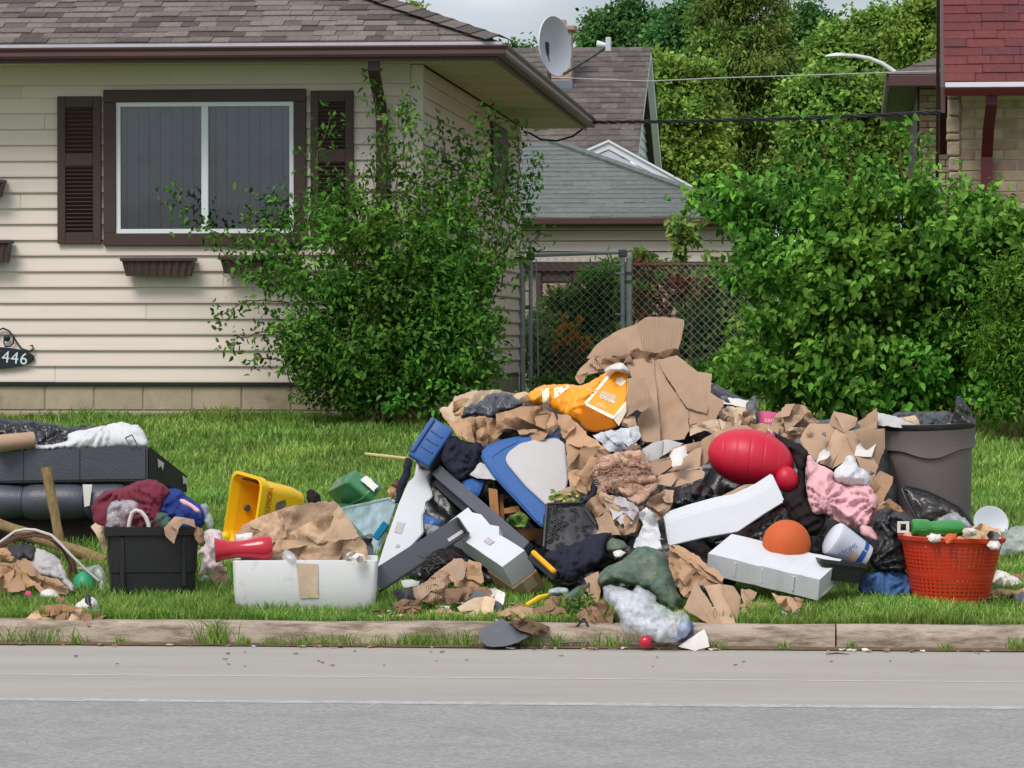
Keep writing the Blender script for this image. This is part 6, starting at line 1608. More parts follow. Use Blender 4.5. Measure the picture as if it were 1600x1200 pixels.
# ---------------------------------------------------------------- green tote, stick, clear bin
Yq2 = YG(545, 838)
M, L = obox(c2((905, 282))[0], c2((742, 372))[0], c2((975, 188))[0], c2((1015, 372))[0], Yq2 - .15)
gt_ = thing('green_tote', 'translucent green plastic tote overturned on the lawn with a white label', 'tote', (at(545, 780, Yq2).x, Yq2 + .1, gz(Yq2)))
b = MB(); b.loft([[M @ Vector((L[0] / 2 + p[0], L[1] / 2 + p[1], p[2])) for p in rrect(L[0] * k, L[1] * k, .03, z)] for k, z in ((.8, 0), (.86, .01), (.9, .05), (1.0, L[2] * .9), (1.1, L[2] * .93), (1.1, L[2] * 1.25))])
b.build('body', 'green_plastic', gt_, smooth=True)
ba = MB(); ba.box((at(560, 760, Yq2).x - .2, Yq2 - .05, gz(Yq2)), (at(560, 760, Yq2).x + .08, Yq2 + .25, at(560, 788, Yq2).z)); ba.build('rim_block', 'green_plastic', gt_)
lbl = [M @ Vector((L[0] * u, L[1] * v, -.003)) for u, v in ((.12, .3), (.12, .75), (.35, .75), (.35, .3))]
o0 = [at(*q, Yq2 - .16) for q in c2((985, 260), (1018, 236), (1095, 302), (1068, 330))]
soft('paper_tag', None, None, c2((985, 260), (1018, 236), (1095, 302), (1068, 330)), Yq2 - .17, 'label_white', tilt=.9, thick=.003, bulge=.004, crum=.002, parent=gt_)
bar_ = MB().tube([at(571, 709, 2.4), at(640, 717, 2.2)], [.008, .009], 6); tag(bar_.build('stick', 'wood_pale', smooth=True), 'thin pale wooden stick poking out beside the blue bin', 'stick')
soft('dark_rag', 'dark brown rag behind the yellow bucket', 'rag', c2((672, 330), (700, 315), (745, 345), (750, 400), (680, 410)), Ym + .35, 'black_cloth', tilt=.6, bulge=.05, back=.06, crum=.02, kind='cloth')
Yn = YG(575, 872)
bn = thing('clear_bin', 'clear plastic storage bin with blue handle lying on its side', 'storage bin', (at(575, 840, Yn).x, Yn, gz(Yn)))
def quad_slab(name, pts, m, parent, e=(0, .006, 0)): return MB().prism(pts, Vector(e)).build(name, m, parent)
A_, B_, C_, D_ = at(531, 796, Yn + .35), at(609, 779, Yn + .05), at(583, 852, Yn), at(560, 850, Yn + .3)
quad_slab('side_wall', [A_, B_, C_, D_], 'clear_bin', bn, (0, .005, .002))
E_, F_2 = at(619, 786, Yn - .05), at(586, 880, Yn - .05)
quad_slab('end_wall', [B_, E_, F_2, C_], 'clear_bin', bn, (.004, .005, 0))
MB().tube([A_, B_, E_], .009, 6).build('rim', 'clear_bin', bn, smooth=True)
quad_slab('base', [at(531, 796, Yn + .36), at(560, 850, Yn + .31), at(560, 868, Yn + .4), at(535, 868, Yn + .5)], 'clear_bin', bn, (0, .005, 0))
bar('handle', at(586, 842, Yn - .06), at(604, 817, Yn - .055), .045, .018, 'cyan_plastic', bn, bev=.006)
soft('black_sheet', 'black plastic sheet standing behind the foam cooler', 'plastic sheet', c2((985, 595), (1050, 575), (1075, 800), (1055, 960), (1000, 900)), YG(580, 930) + .15, 'black_plastic', tilt=.3, thick=.006, bulge=.01, crum=.006)

# ---------------------------------------------------------------- left flank of the heap
poly, e = slab_px(c3((105, 1182), (160, 1010), (215, 850), (245, 760), (310, 615), (335, 595), (350, 580), (370, 440), (420, 370), (465, 376), (456, 402), (392, 452), (384, 535), (452, 545), (432, 585), (440, 640), (456, 665), (462, 712), (425, 740), (418, 790), (398, 830), (404, 935), (335, 1010), (200, 1110)), 1.62, (.03, .13, .01), .75)
f1 = thing('foam_packing', 'tall white foam packing piece with notched edge standing beside the clear bin', 'styrofoam', (poly[0].x, poly[0].y, poly[0].z))
rough(bevel_prism(poly, e, .006, 2), .0025, 30).build('body', 'foam', f1, smooth=True)
for pts in (c3((242, 860), (292, 868), (268, 935), (222, 925)), c3((238, 1000), (262, 1005), (252, 1022), (230, 1018))):
    q, e2 = slab_px(pts, 1.62, (0, .004, 0), .75); s0 = (1182 - sum((p[1] - 600) * 4 for p in pts) / len(pts)) / 4 / ppm(1.62)
    q = [at(p[0], p[1], 1.62 + .75 * (600 + 1182 / 4 - p[1]) / ppm(1.62) - .004) for p in pts]
    MB().prism(q, e2).build('recess_shade', 'grey_cloth', f1)  # flat grey patch on the face, its colour is the shade of a hollow
# dark grey L channel in front of it
A1, A2 = at(586, 908, 1.0), at(722, 819, 1.34)
ch_ = thing('metal_channel', 'charcoal metal panel channel leaning across the base of the tall foam piece', 'metal panel', tuple(A1))
dirx = (A2 - A1).normalized(); nrm_ = dirx.cross(Vector((0, -1, 0))).normalized()
if nrm_.z < 0: nrm_ = -nrm_
wP = 34 / ppm(1.1)
MB().prism([A1 - nrm_ * wP * .5, A2 - nrm_ * wP * .5, A2 + nrm_ * wP * .42, A1 + nrm_ * wP * .5], (0, .012, 0)).build('face', 'grey_metal', ch_)
bar('flange', A1 - nrm_ * wP * .52 + Vector((0, -.02, 0)), A2 - nrm_ * wP * .52 + Vector((0, -.02, 0)), .012, .05, 'dark_metal', ch_)
bar('end_flange', A2 - nrm_ * wP * .55 + Vector((0, -.02, 0)), A2 + nrm_ * wP * .35 + Vector((0, -.02, 0)), .012, .05, 'dark_metal', ch_)
lp = lambda u, v: A1.lerp(A2, u) + nrm_ * wP * v + Vector((0, -.003, 0))
MB().prism([lp(.8, -.36), lp(.97, -.36), lp(.97, -.2), lp(.8, -.2)], (0, .002, 0)).build('label', 'label_white', ch_)
# long charcoal bar
B1, B2 = at(685, 737, 1.95), at(824, 858, 1.2)
lb_ = thing('metal_bar', 'long charcoal square bar sloping down from the blue bin to the white foam', 'metal bar', tuple(B2))
bar('face', B1, B2, .068, .05, 'grey_metal', lb_, roll=Vector((0, -1, .15)))
q0, q1 = at(683, 752, 1.99), at(806, 866, 1.28)
bar('inner_flange', q0, q1, .05, .03, 'dark_metal', lb_, roll=Vector((0, -1, .15)))
# foam block with taped cardboard end
M, L = obox((785, 886), (710, 842), (820, 860), (801.5, 918), 1.0)
fb = thing('foam_block', 'white foam packing block with a brown taped cardboard end beside the charcoal bar', 'styrofoam', tuple(M.translation))
b = MB(); nx_ = 10; rr = random.Random(9)
lo = []
for i in range(nx_ + 1):
    t = i / nx_; x = L[0] * (1.28 * t); k = 0 if i < 2 else rr.uniform(-.012, .012); w1 = L[1] + (.02 if i > 4 else 0) + k
    lo.append([(x, -0.0, 0), (x, w1, 0), (x, w1, L[2] * 1.0), (x, 0, L[2] * 1.0)])
b.loft(lo, M); b = rough(b, .003, 25); b.build('body', 'foam', fb)
MB().bev((-.006, -.006, L[2] + .004), (L[0] * .55, L[1] + .006, L[2] * 1.85), .006, 1, M).build('cardboard_end', 'cardboard', fb)
MB().box((-.009, L[1] * .35, L[2] * 1.05), (-.007, L[1] * .8, L[2] * 1.6), M).build('tape', 'tape', fb)
MB().box((L[0] * .45, L[1] * .4, -.006), (L[0] * .58, L[1] * .62, -.003), M).build('recess_shade', 'grey_cloth', fb)  # no dent here: shade of a hollow put on as a grey patch

# blue bin
M, L = obox(c3((440, 522))[0], c3((306, 440))[0], c3((596, 286))[0], c3((505, 850))[0], 1.85)
bb = thing('blue_bin', 'blue plastic recycling bin tipped over with a torn rim', 'recycling bin', tuple(at(670, 815, 1.9)))
b = MB(); b.bev((.0, 0, 0), (L[0], L[1], .05), .014, 3, M); b.build('rim', 'blue_plastic', bb, smooth=True)
MB().bev((.012, .012, .052), (L[0] - .02, L[1] - .02, L[2]), .02, 2, M).build('body', 'can_grey', bb, smooth=True)
MB().bev((L[0] * .84, L[1] * .1, -.014), (L[0] * 1.02, L[1] * .98, .0), .006, 2, M).build('rim_edge', 'blue_plastic', bb)
for t in (.3, .5, .7): MB().bev((L[0] * .2, L[1] * t, -.006), (L[0] * .75, L[1] * t + .012, .0), .002, 1, M).build('rib', 'blue_plastic', bb)
soft('navy_bag', 'dark navy cloth bag hanging between the blue bin and blue lid', 'bag', c3((535, 350), (600, 325), (680, 360), (775, 385), (745, 500), (700, 575), (625, 600), (570, 545), (522, 480), (528, 420)), 1.78, 'navy_cloth', tilt=.7, bulge=.07, back=.1, crum=.025, cs=9, kind='cloth')
soft('navy_strap', 'dark navy strap tangled behind the tall foam piece', 'strap', c3((290, 460), (330, 470), (330, 560), (300, 620), (250, 750), (225, 745), (250, 620), (280, 540)), 1.95, 'navy_cloth', tilt=.6, bulge=.03, back=.03, crum=.012, kind='cloth')
folded('paper_bag_corner', 'brown paper bag corner showing behind the tall foam piece', 'paper bag', c3((180, 660), (250, 585), (255, 640), (235, 690), (200, 720)), 2.05, 'paper_brown', tilt=.5, cuts=1, crum=0.014, amp=0.75, depth=0.025)
# blue lid with grey panel
Yli = 1.45
pts = c3((762, 435), (785, 398), (900, 348), (1030, 322), (1250, 318), (1340, 560), (1215, 760), (1170, 830), (1162, 905), (1118, 875), (830, 565), (776, 482))
poly, e = slab_px(pts, Yli, (0, .05, .0), 1.0)
lid = thing('recycling_cart', 'blue plastic recycling cart top propped open with a grey board inside', 'recycling cart', tuple(poly[8]))
bevel_prism(poly, e, .012, 3).build('shell', 'blue_plastic', lid, smooth=True)
def lidp(p, lift): return at(p[0], p[1], Yli + 1.0 * (max(q[1] for q in pts) - p[1]) / ppm(Yli) - lift)
gp_ = c3((918, 466), (940, 424), (1010, 372), (1120, 345), (1240, 338), (1290, 372), (1308, 600), (1300, 650), (1185, 768), (1050, 645), (932, 505))
bevel_prism([lidp(p, .02) for p in gp_], DIRD * .018, .006, 2).build('panel', 'grey_panel', lid, smooth=True)
ridge_ = [lidp(p, .006) for p in c3((822, 440), (900, 385), (1000, 345), (990, 365), (905, 405), (838, 452), (850, 500), (1130, 850), (1118, 858), (830, 515))]
MB().prism(ridge_, DIRD * .012).build('lip', 'blue_plastic', lid)
# planks and scraps in the dark gap under the lid
GPk = 'planks inside the heap'
for i, pts in enumerate((c3((812, 650), (868, 660), (882, 832), (822, 782)), c3((905, 780), (1005, 760), (1012, 800), (912, 812)), c3((985, 905), (1152, 905), (1142, 1012), (1062, 992)), c3((880, 690), (905, 690), (915, 850), (890, 850)))):
    poly, e = slab_px(pts, 1.62 + .06 * i, (0, .02, 0), .5)
    lab = ('brown wooden plank standing upright in the gap under the blue lid', 'short brown board lying across the gap under the blue lid', 'ribbed brown board at the foot of the gap under the blue lid', 'narrow brown slat beside the upright plank under the blue lid')[i]
    tag(bevel_prism(poly, e, .002, 1).build('wood_plank', 'wood'), lab, 'plank')
soft('leaf_scraps', 'withered green leaves in the gap under the blue lid', 'leaves', c3((930, 840), (1010, 790), (1075, 840), (1040, 890), (940, 890)), 1.6, 'leaf_garden', tilt=.6, bulge=.03, back=.03, crum=.03, cs=25)
soft('grey_slab', 'grey tan stone-like board between navy bag and blue lid', 'board', c3((695, 565), (760, 490), (800, 500), (860, 600), (740, 590)), 1.75, 'grey_panel', tilt=.8, thick=.03, bulge=.01, crum=.006)
soft('blue_scrap', 'shard of blue plastic below the navy bag', 'plastic shard', c3((650, 610), (700, 590), (790, 600), (760, 690), (735, 720), (670, 650)), 1.72, 'blue_plastic', tilt=.6, thick=.01, bulge=.01, crum=.008)
soft('blue_offcut', 'blue plastic offcut lying at the foot of the tall foam piece', 'plastic shard', c3((402, 815), (520, 850), (500, 890), (410, 870)), 1.45, 'blue_plastic', tilt=.6, thick=.01, bulge=.01, crum=.006)

# ---------------------------------------------------------------- hidden core: black refuse bags that carry the heap
CG = 'black refuse bags inside the heap'
def core(pts, Y, lab): soft('refuse_bag', lab, 'refuse bag', pts, Y, 'black_bag', tilt=.75, bulge=.14, back=.45, crum=.035, cs=6, kind='bag', res=.03, group=CG)
core([(640, 800), (690, 720), (760, 690), (860, 690), (900, 760), (890, 880), (800, 905), (690, 890)], 1.75, 'black refuse bag buried behind the charcoal bar and blue lid')
core([(840, 720), (900, 650), (1010, 620), (1120, 640), (1180, 720), (1160, 850), (1020, 880), (880, 870)], 1.8, 'black refuse bag buried under the torn cardboard sheets')
core([(1090, 760), (1140, 700), (1260, 690), (1380, 700), (1400, 800), (1380, 868), (1200, 880), (1100, 860)], 1.75, 'black refuse bag buried behind the red ball and pink cloth')
core([(760, 690), (820, 640), (940, 630), (1020, 660), (1000, 740), (880, 760), (780, 740)], 2.3, 'black refuse bag buried under the paper bag and orange sack')
core([(980, 620), (1030, 560), (1120, 600), (1200, 650), (1240, 720), (1100, 740), (1000, 720)], 2.4, 'black refuse bag propping the tall cardboard')
core([(1200, 720), (1260, 660), (1370, 670), (1390, 760), (1300, 800), (1210, 790)], 2.2, 'black refuse bag propping the labelled cardboard box')
core([(860, 890), (960, 830), (1080, 840), (1150, 900), (1100, 935), (900, 930)], 1.05, 'black refuse bag at the foot of the heap under the green pillow')
core([(640, 895), (690, 850), (760, 855), (800, 880), (780, 915), (670, 918)], 1.45, 'black refuse bag at the foot of the heap behind the torn corrugated paper')

# ---------------------------------------------------------------- top of the heap
folded('open_paper_bag', 'open brown paper bag rim standing behind the black plastic', 'paper bag', c3((515, 160), (560, 150), (600, 100), (612, 72), (700, 52), (820, 40), (960, 56), (1040, 48), (1094, 72), (1094, 190), (960, 260), (600, 250), (545, 215)), 2.28, 'cardboard_lt', tilt=.4, cuts=5, crum=0.014, amp=0.75, depth=0.025)
soft('black_plastic', 'grey black plastic bag stuffed in the open paper bag', 'plastic bag', c3((640, 205), (665, 150), (760, 105), (800, 65), (870, 55), (940, 62), (1030, 118), (1005, 150), (900, 190), (850, 232), (780, 200)), 2.14, 'bag_grey', tilt=.6, bulge=.07, back=.08, crum=.035, cs=9, kind='bag')
folded('paper_bag', 'crumpled brown paper bag on top of the blue bin', 'paper bag', c3((518, 172), (590, 240), (700, 212), (800, 200), (870, 232), (905, 270), (900, 300), (860, 345), (780, 376), (690, 352), (600, 302), (575, 265)), 1.98, 'paper_brown', tilt=.7, cuts=5, crum=0.014, amp=0.75, depth=0.025)
folded('curled_bag_corner', 'curled open corner of the brown paper bag', 'paper bag', c3((595, 110), (640, 90), (700, 95), (660, 130), (650, 190), (610, 200), (590, 170)), 2.12, 'paper_brown', tilt=.4, cuts=2, crum=0.014, amp=0.75, depth=0.025)
folded('crumpled_paper', 'wadded brown paper hanging over the corner of the blue lid', 'paper', c3((860, 190), (940, 170), (1030, 140), (1150, 145), (1230, 190), (1250, 262), (1185, 300), (1160, 350), (1080, 384), (1020, 340), (1000, 290), (920, 275), (870, 290)), 1.92, 'paper_brown', tilt=.7, cuts=7, crum=0.014, amp=0.75, depth=0.025)
folded('draped_paper', 'long strip of brown kraft paper draped beside the grey lid panel', 'paper', c4((362, 668), (430, 680), (520, 762), (610, 840), (682, 905), (705, 945), (600, 1005), (560, 1050), (432, 1040), (418, 930), (415, 830), (372, 722)), 1.45, 'paper_brown', tilt=.9, cuts=4, crum=0.014, amp=0.75, depth=0.025)
folded('paper_fold', 'folded end of the kraft paper strip by the vegetable scraps', 'paper', c4((430, 1035), (480, 1015), (545, 1020), (580, 1070), (545, 1172), (440, 1115)), 1.32, 'paper_brown', tilt=.8, cuts=2, crum=0.014, amp=0.75, depth=0.025)
# orange sack
Yo = 1.98
sk = soft('orange_sack', 'bright orange printed plastic sack with white stripes near the top of the heap', 'sack', c4((180, 545), (215, 515), (260, 492), (430, 480), (520, 488), (600, 440), (670, 408), (700, 420), (620, 560), (570, 640), (560, 715), (500, 722), (410, 680), (340, 642), (300, 612), (212, 602)), Yo + .02, 'orange_bag', tilt=.75, bulge=.09, back=.14, R=.1, crum=.02, cs=7, kind='cloth')
YF = Yo - .05; TF = .85; PB = 480 + 700 / 4
def fdep(py, lift=0): return YF + TF * (PB - py) / ppm(YF) - lift
def sface(name, pts, m, lift=0.0, th=.02, bev=.004):
    return bevel_prism([at(p[0], p[1], fdep(p[1], lift)) for p in pts], DIRD * th, bev, 2).build(name, m, sk, smooth=True)
sface('front_panel', c4((682, 410), (720, 400), (770, 397), (801, 404), (804, 480), (803, 560), (792, 606), (752, 652), (716, 697), (620, 652), (526, 606), (560, 560), (620, 490)), 'orange_bag', 0, .05, .01)
bp = c4((526, 610), (620, 656), (716, 701), (748, 744), (692, 766), (600, 783), (540, 766), (504, 724))
bevel_prism([at(p[0], p[1], fdep(PB) + (.012 if i > 2 else 0) + .0) for i, p in enumerate(bp)], DIRD * .06, .008, 2).build('bottom_panel', 'orange_dark', sk, smooth=True)
def on_sack(pts, m, name, lift, **k):
    return soft(name, None, None, pts, Yo - lift, m, tilt=.75, thick=.003, bulge=.004, crum=.002, kind='card', parent=sk, res=.014, **k)
def sack_patch(name, pts, m):
    """lay a printed patch on the sack's own surface"""
    me = sk.data; co = np.empty(len(me.vertices) * 3); me.vertices.foreach_get('co', co); co = co.reshape(-1, 3) + np.array(WL[sk])
    uv = np.array([proj(p) for p in co]); n2 = len(co) // 2; uv = uv[:n2]; dep = co[:n2, 1]
    out = []; nP = len(pts); dense = []
    for i in range(nP):
        a, c = pts[i], pts[(i + 1) % nP]; k = max(1, int(math.hypot(a[0] - c[0], a[1] - c[1]) / 4))
        dense += [(a[0] + (c[0] - a[0]) * j / k, a[1] + (c[1] - a[1]) * j / k) for j in range(k)]
    xs_ = [p[0] for p in dense]; ys_ = [p[1] for p in dense]; inner = []
    y = min(ys_) + 2
    while y < max(ys_):
        x = min(xs_) + 2
        while x < max(xs_):
            ins = False
            for i in range(nP):
                a, c = pts[i], pts[(i + 1) % nP]
                if (a[1] > y) != (c[1] > y) and x < (c[0] - a[0]) * (y - a[1]) / (c[1] - a[1]) + a[0]: ins = not ins
            if ins and min((x - p[0]) ** 2 + (y - p[1]) ** 2 for p in dense) > 3: inner.append((x, y))
            x += 4
        y += 4
    P = dense + inner; nb = len(dense)
    vo, eo, fo, _, _, _ = delaunay_2d_cdt([Vector(p) for p in P], [(i, (i + 1) % nb) for i in range(nb)], [], 1, 1e-6)
    V = []
    for v in vo:
        d = ((uv - np.array((v.x, v.y))) ** 2).sum(1); i = np.argsort(d)[:4]; w = 1 / (d[i] + .3); Yv_ = (dep[i] * w).sum() / w.sum()
        V.append(at(v.x, v.y, Yv_ - .006))
    b = MB(); b.add(V, [tuple(f) for f in fo]); return b.build(name, m, sk, smooth='all')
sack_patch('stripe', c4((265, 512), (310, 504), (312, 620), (272, 622)), 'white_print')
sack_patch('stripe', c4((342, 505), (430, 487), (440, 500), (345, 575)), 'white_print')
sface('seam_stripe', c4((676, 424), (700, 426), (552, 604), (528, 602)), 'white_print', .004, .002, .0003)
sface('seam_stripe', c4((530, 608), (544, 596), (718, 680), (712, 700)), 'white_print', .004, .002, .0003)
sface('seam_stripe', c4((714, 698), (712, 684), (790, 588), (794, 606), (752, 654)), 'white_print', .0045, .002, .0003)
MB().prism([at(p[0], p[1], fdep(PB) - .002) for p in c4((716, 703), (794, 606), (796, 650), (748, 742))], DIRD * .05).build('white_gusset', 'white_print', sk)
sface('square_label', c4((734, 444), (768, 436), (795, 462), (766, 494), (726, 476)), 'white_print', .004, .002, .0003)
sface('pale_patch', c4((640, 520), (735, 555), (720, 600), (700, 596), (625, 562)), 'tape', .004, .002, .0003)
def sack_M(px, py, rot):
    c, s_ = math.cos(R_(rot)), math.sin(R_(rot)); X = Vector((c, TF * s_, s_)).normalized(); Y_ = Vector((-s_, TF * c, c)); Y_ = (Y_ - X * Y_.dot(X)).normalized()
    return frame(at(px, py, fdep(py, .007)), X, Y_, X.cross(Y_))
text('OlimV', .036, 'white_print', sk, sack_M(*c4((676, 578))[0], -26), 'lettering')
text('Olm', .028, 'white_print', sk, sack_M(*c4((640, 618))[0], -26), 'lettering')
soft('torn_wrap', 'torn white plastic wrap on the mouth of the orange sack', 'plastic wrap', c4((655, 395), (690, 365), (750, 348), (800, 372), (805, 412), (740, 404), (690, 425)), 2.12, 'litter_white', tilt=.6, bulge=.04, back=.03, crum=.025, cs=16, kind='bag')
# cardboard sheets
folded('cardboard_sheet', 'tall curved sheet of ribbed cardboard crowning the heap', 'cardboard', c4((552, 318), (600, 250), (650, 205), (700, 175), (760, 142), (870, 102), (900, 84), (945, 66), (1040, 68), (1150, 82), (1146, 140), (1132, 205), (1118, 250), (1108, 305), (1060, 285), (1000, 292), (930, 272), (860, 285), (800, 300), (700, 300), (620, 312)), 2.45, 'cardboard_rib', tilt=.35, cuts=1, crum=0.007, amp=0.25, depth=0.015)
folded('torn_edge', 'ragged dark torn cardboard edge under the tall curved sheet', 'cardboard', c4((690, 330), (800, 290), (860, 252), (900, 275), (1000, 285), (1060, 262), (1118, 258), (1112, 308), (1010, 318), (900, 330), (800, 345), (760, 360)), 2.34, 'paper_dark', tilt=.4, cuts=5, crum=0.014, amp=0.75, depth=0.025)
folded('curled_cardboard', 'curled strip of corrugated cardboard behind the orange sack', 'cardboard', c4((482, 450), (490, 405), (540, 350), (592, 312), (690, 295), (765, 335), (740, 372), (660, 392), (590, 412), (545, 430), (530, 470), (500, 478)), 2.35, 'cardboard_rib', tilt=.5, cuts=2, crum=0.014, amp=0.50, depth=0.025)
folded('cardboard_box', 'flattened brown cardboard box in the middle of the heap top', 'cardboard', c4((795, 342), (900, 335), (1000, 342), (1042, 455), (1110, 545), (1172, 642), (1185, 762), (1152, 812), (1000, 830), (905, 836), (870, 782), (868, 690), (905, 640), (850, 500)), 2.02, 'cardboard', tilt=.6, cuts=1, crum=0.007, amp=0.22, depth=0.015)
folded('ribbed_flap', 'ribbed cardboard flap between orange sack and flattened box', 'cardboard', c4((806, 450), (905, 446), (930, 520), (964, 604), (890, 650), (862, 640), (792, 682), (800, 600)), 1.94, 'cardboard_rib', tilt=.5, cuts=0, crum=0.007, amp=0.15, depth=0.015)
folded('folded_flap', 'folded brown cardboard flap sloping right from the heap crown', 'cardboard', c4((1000, 335), (1115, 308), (1232, 402), (1322, 420), (1318, 490), (1312, 565), (1292, 655), (1180, 625), (1120, 540), (1050, 440)), 2.12, 'cardboard_rib', tilt=.6, cuts=0, crum=0.007, amp=0.10, depth=0.015)
folded('cardboard_piece', 'smooth brown cardboard panel below the folded flap', 'cardboard', c4((1306, 528), (1350, 560), (1405, 592), (1375, 650), (1350, 705), (1270, 715), (1192, 735), (1178, 640), (1285, 660)), 2.06, 'cardboard', tilt=.6, cuts=0, crum=0.007, amp=0.20, depth=0.015)
soft('white_board', 'thin white board sticking out behind the stacked cardboard', 'board', c4((1388, 556), (1480, 572), (1572, 590), (1565, 628), (1470, 612), (1400, 600)), 2.5, 'label_white', tilt=.8, thick=.01, bulge=.004, crum=.003)
folded('layered_cardboard', 'pale layered cardboard above the red ball', 'cardboard', c4((1358, 690), (1388, 650), (1425, 618), (1520, 630), (1602, 642), (1605, 738), (1500, 745), (1440, 712)), 2.22, 'cardboard_lt', tilt=.8, cuts=4, crum=0.014, amp=0.75, depth=0.025)
folded('pale_flap', 'torn pale cardboard flap beside the flattened box', 'cardboard', c4((1185, 745), (1260, 725), (1340, 700), (1420, 712), (1480, 722), (1420, 770), (1350, 790), (1280, 770), (1200, 800)), 1.98, 'cardboard_lt', tilt=.9, cuts=3, crum=0.014, amp=0.75, depth=0.025)
soft('crushed_box_edge', 'crushed edge of brown cardboard under the flattened box', 'cardboard', c4((760, 690), (850, 680), (866, 745), (760, 745)), 1.96, 'cardboard', tilt=.6, thick=.01, bulge=.02, crum=.012)
folded('clear_sheet', 'crinkled clear plastic sheet under the orange sack', 'plastic sheet', c4((585, 802), (700, 768), (868, 748), (885, 805), (822, 865), (740, 915), (690, 900), (640, 850)), 1.62, 'milky_film', tilt=.8, cuts=4, crum=.014, amp=.7)
folded('grey_board', 'weathered grey board below the flattened cardboard box', 'board', c4((895, 885), (960, 850), (1045, 828), (1145, 850), (1060, 905), (955, 965), (905, 935)), 1.6, 'grey_panel', tilt=.7, thick=.012, cuts=1, crum=.006, amp=.4)
soft('dark_curl', 'dark brown curl of torn cardboard beside the clear sheet', 'cardboard', c4((778, 892), (830, 855), (880, 862), (890, 900), (870, 918), (820, 900)), 1.56, 'paper_dark', tilt=.7, bulge=.04, back=.02, crum=.02)
cart_t = folded('carton_tube', 'long rolled cardboard carton with printed patch left of the red ball', 'carton', c4((932, 985), (960, 955), (1060, 940), (1085, 880), (1160, 858), (1250, 840), (1330, 795), (1400, 760), (1480, 742), (1545, 740), (1592, 772), (1480, 790), (1400, 810), (1335, 880), (1300, 962), (1250, 1002), (1100, 1012), (1005, 1052), (960, 1030)), 1.5, 'cardboard', tilt=.8, cuts=4, crum=0.007, amp=0.40, depth=0.015)
soft('printed_label', 'pale printed label', None, c4((1090, 885), (1165, 862), (1180, 925), (1150, 940), (1140, 985), (1075, 1000), (1070, 950)), 1.4, 'label_white', tilt=.8, thick=.003, bulge=.02, crum=.004, parent=cart_t)
folded('lower_carton', 'brown cardboard edge under the rolled carton', 'cardboard', c4((975, 1102), (1000, 1050), (1120, 1030), (1250, 1008), (1285, 1030), (1272, 1065), (1180, 1100), (1100, 1122)), 1.42, 'cardboard', tilt=.8, cuts=2, crum=0.007, amp=0.40, depth=0.015)
# netting bundle: lump with loose threads
nb2 = thing('netting', 'bundle of pinkish tan burlap netting in the middle of the heap', 'netting', tuple(at(975, 782, 1.3)))
NBP = c5((350, 300), (390, 240), (480, 200), (560, 190), (640, 182), (690, 250), (702, 300), (742, 372), (720, 432), (640, 502), (560, 470), (470, 432), (400, 470), (380, 400), (360, 350))
rr = random.Random(61); polys = [NBP]
for _ in range(9):
    polys.sort(key=poly_area, reverse=True); Q = polys[0]; a_ = rr.uniform(0, math.pi); A, B = split_poly(Q, (sum(p[0] for p in Q) / len(Q), sum(p[1] for p in Q) / len(Q)), (math.cos(a_), math.sin(a_)))
    if len(A) > 2 and len(B) > 2: polys = polys[1:] + [A, B]
for i, Q in enumerate(polys):
    cy_ = sum(p[1] for p in Q) / len(Q); cx_ = sum(p[0] for p in Q) / len(Q); t_ = rr.uniform(-.2, 1.6); E = [(cx_ + (p[0] - cx_) * 1.12, cy_ + (p[1] - cy_) * 1.12) for p in Q]
    soft('fold', None, None, E, 1.28 + .8 * (785 - cy_) / 300 - t_ * (max(p[1] for p in E) - cy_) / 300 - rr.uniform(.02, .09), 'netting', tilt=t_, yaw=rr.uniform(-.8, .8), thick=.008, bulge=.03, crum=.016, cs=9, kind='cloth', parent=nb2, seed=i, jag=1.6)
b = MB(); rr = random.Random(6)
for k in range(90):
    x, y = rr.uniform(370, 690), rr.uniform(210, 430); pts_ = []
    a = rr.uniform(0, 6.28)
    Yk_ = 1.28 + .8 * (785 - (660 + y / 4)) / ppm(1.28) - .125
    for i in range(7):
        pts_.append(at(840 + x / 4, 660 + y / 4, Yk_ + rr.uniform(-.02, .02))); a += rr.uniform(-1.1, 1.1); x += 16 * math.cos(a); y += 12 * math.sin(a)
        x = min(700, max(355, x)); y = min(470, max(195, y))
    b.tube(pts_, .0022, 3, False)
b.build('threads', 'netting', nb2, smooth='all')
soft('burlap_tail', 'loose tail of burlap hanging below the netting bundle', 'burlap', c5((375, 400), (420, 390), (430, 470), (415, 520), (385, 480)), 1.2, 'netting', tilt=.5, bulge=.02, back=.02, crum=.012, cs=12, kind='cloth')

# ---------------------------------------------------------------- middle of the heap
rng = np.random.default_rng(77)
vg = thing('vegetable_scraps', 'wilted vegetable scraps beside the grey lid panel', 'food scraps', tuple(at(885, 785, 1.28)))
C = np.array([tuple(at(840 + x / 4, 660 + y / 4, 1.24 - .02 * rng.random() + .8 * (500 - y) / 4 / 300)) for x, y in zip(rng.uniform(85, 275, 60), rng.uniform(430, 495, 60))])
DD = rand_dirs(60, rng) * np.array((1, .6, .25)) + np.array((0, 0, -.2)); Vv, Ff = leaf_arrays(C, DD, rand_dirs(60, rng) * .5 + np.array((0, -1, .8)), rng.uniform(.02, .04, 60), rng.uniform(.012, .022, 60)); np_mesh('leaves', Vv, Ff, 'leaf_fine', vg)
Vv, Ff = leaf_arrays(C[:14] + np.array((0, -.01, 0)), DD[:14], rand_dirs(14, rng) * .5 + np.array((0, -1, .5)), rng.uniform(.02, .035, 14), rng.uniform(.012, .02, 14)); np_mesh('peel', Vv, Ff, 'litter_tan', vg)
soft('bedding', None, None, c5((78, 492), (130, 432), (220, 392), (282, 442), (262, 492), (200, 505)), 1.28, 'paper_dirty', tilt=.8, bulge=.03, back=.04, crum=.02, parent=vg)
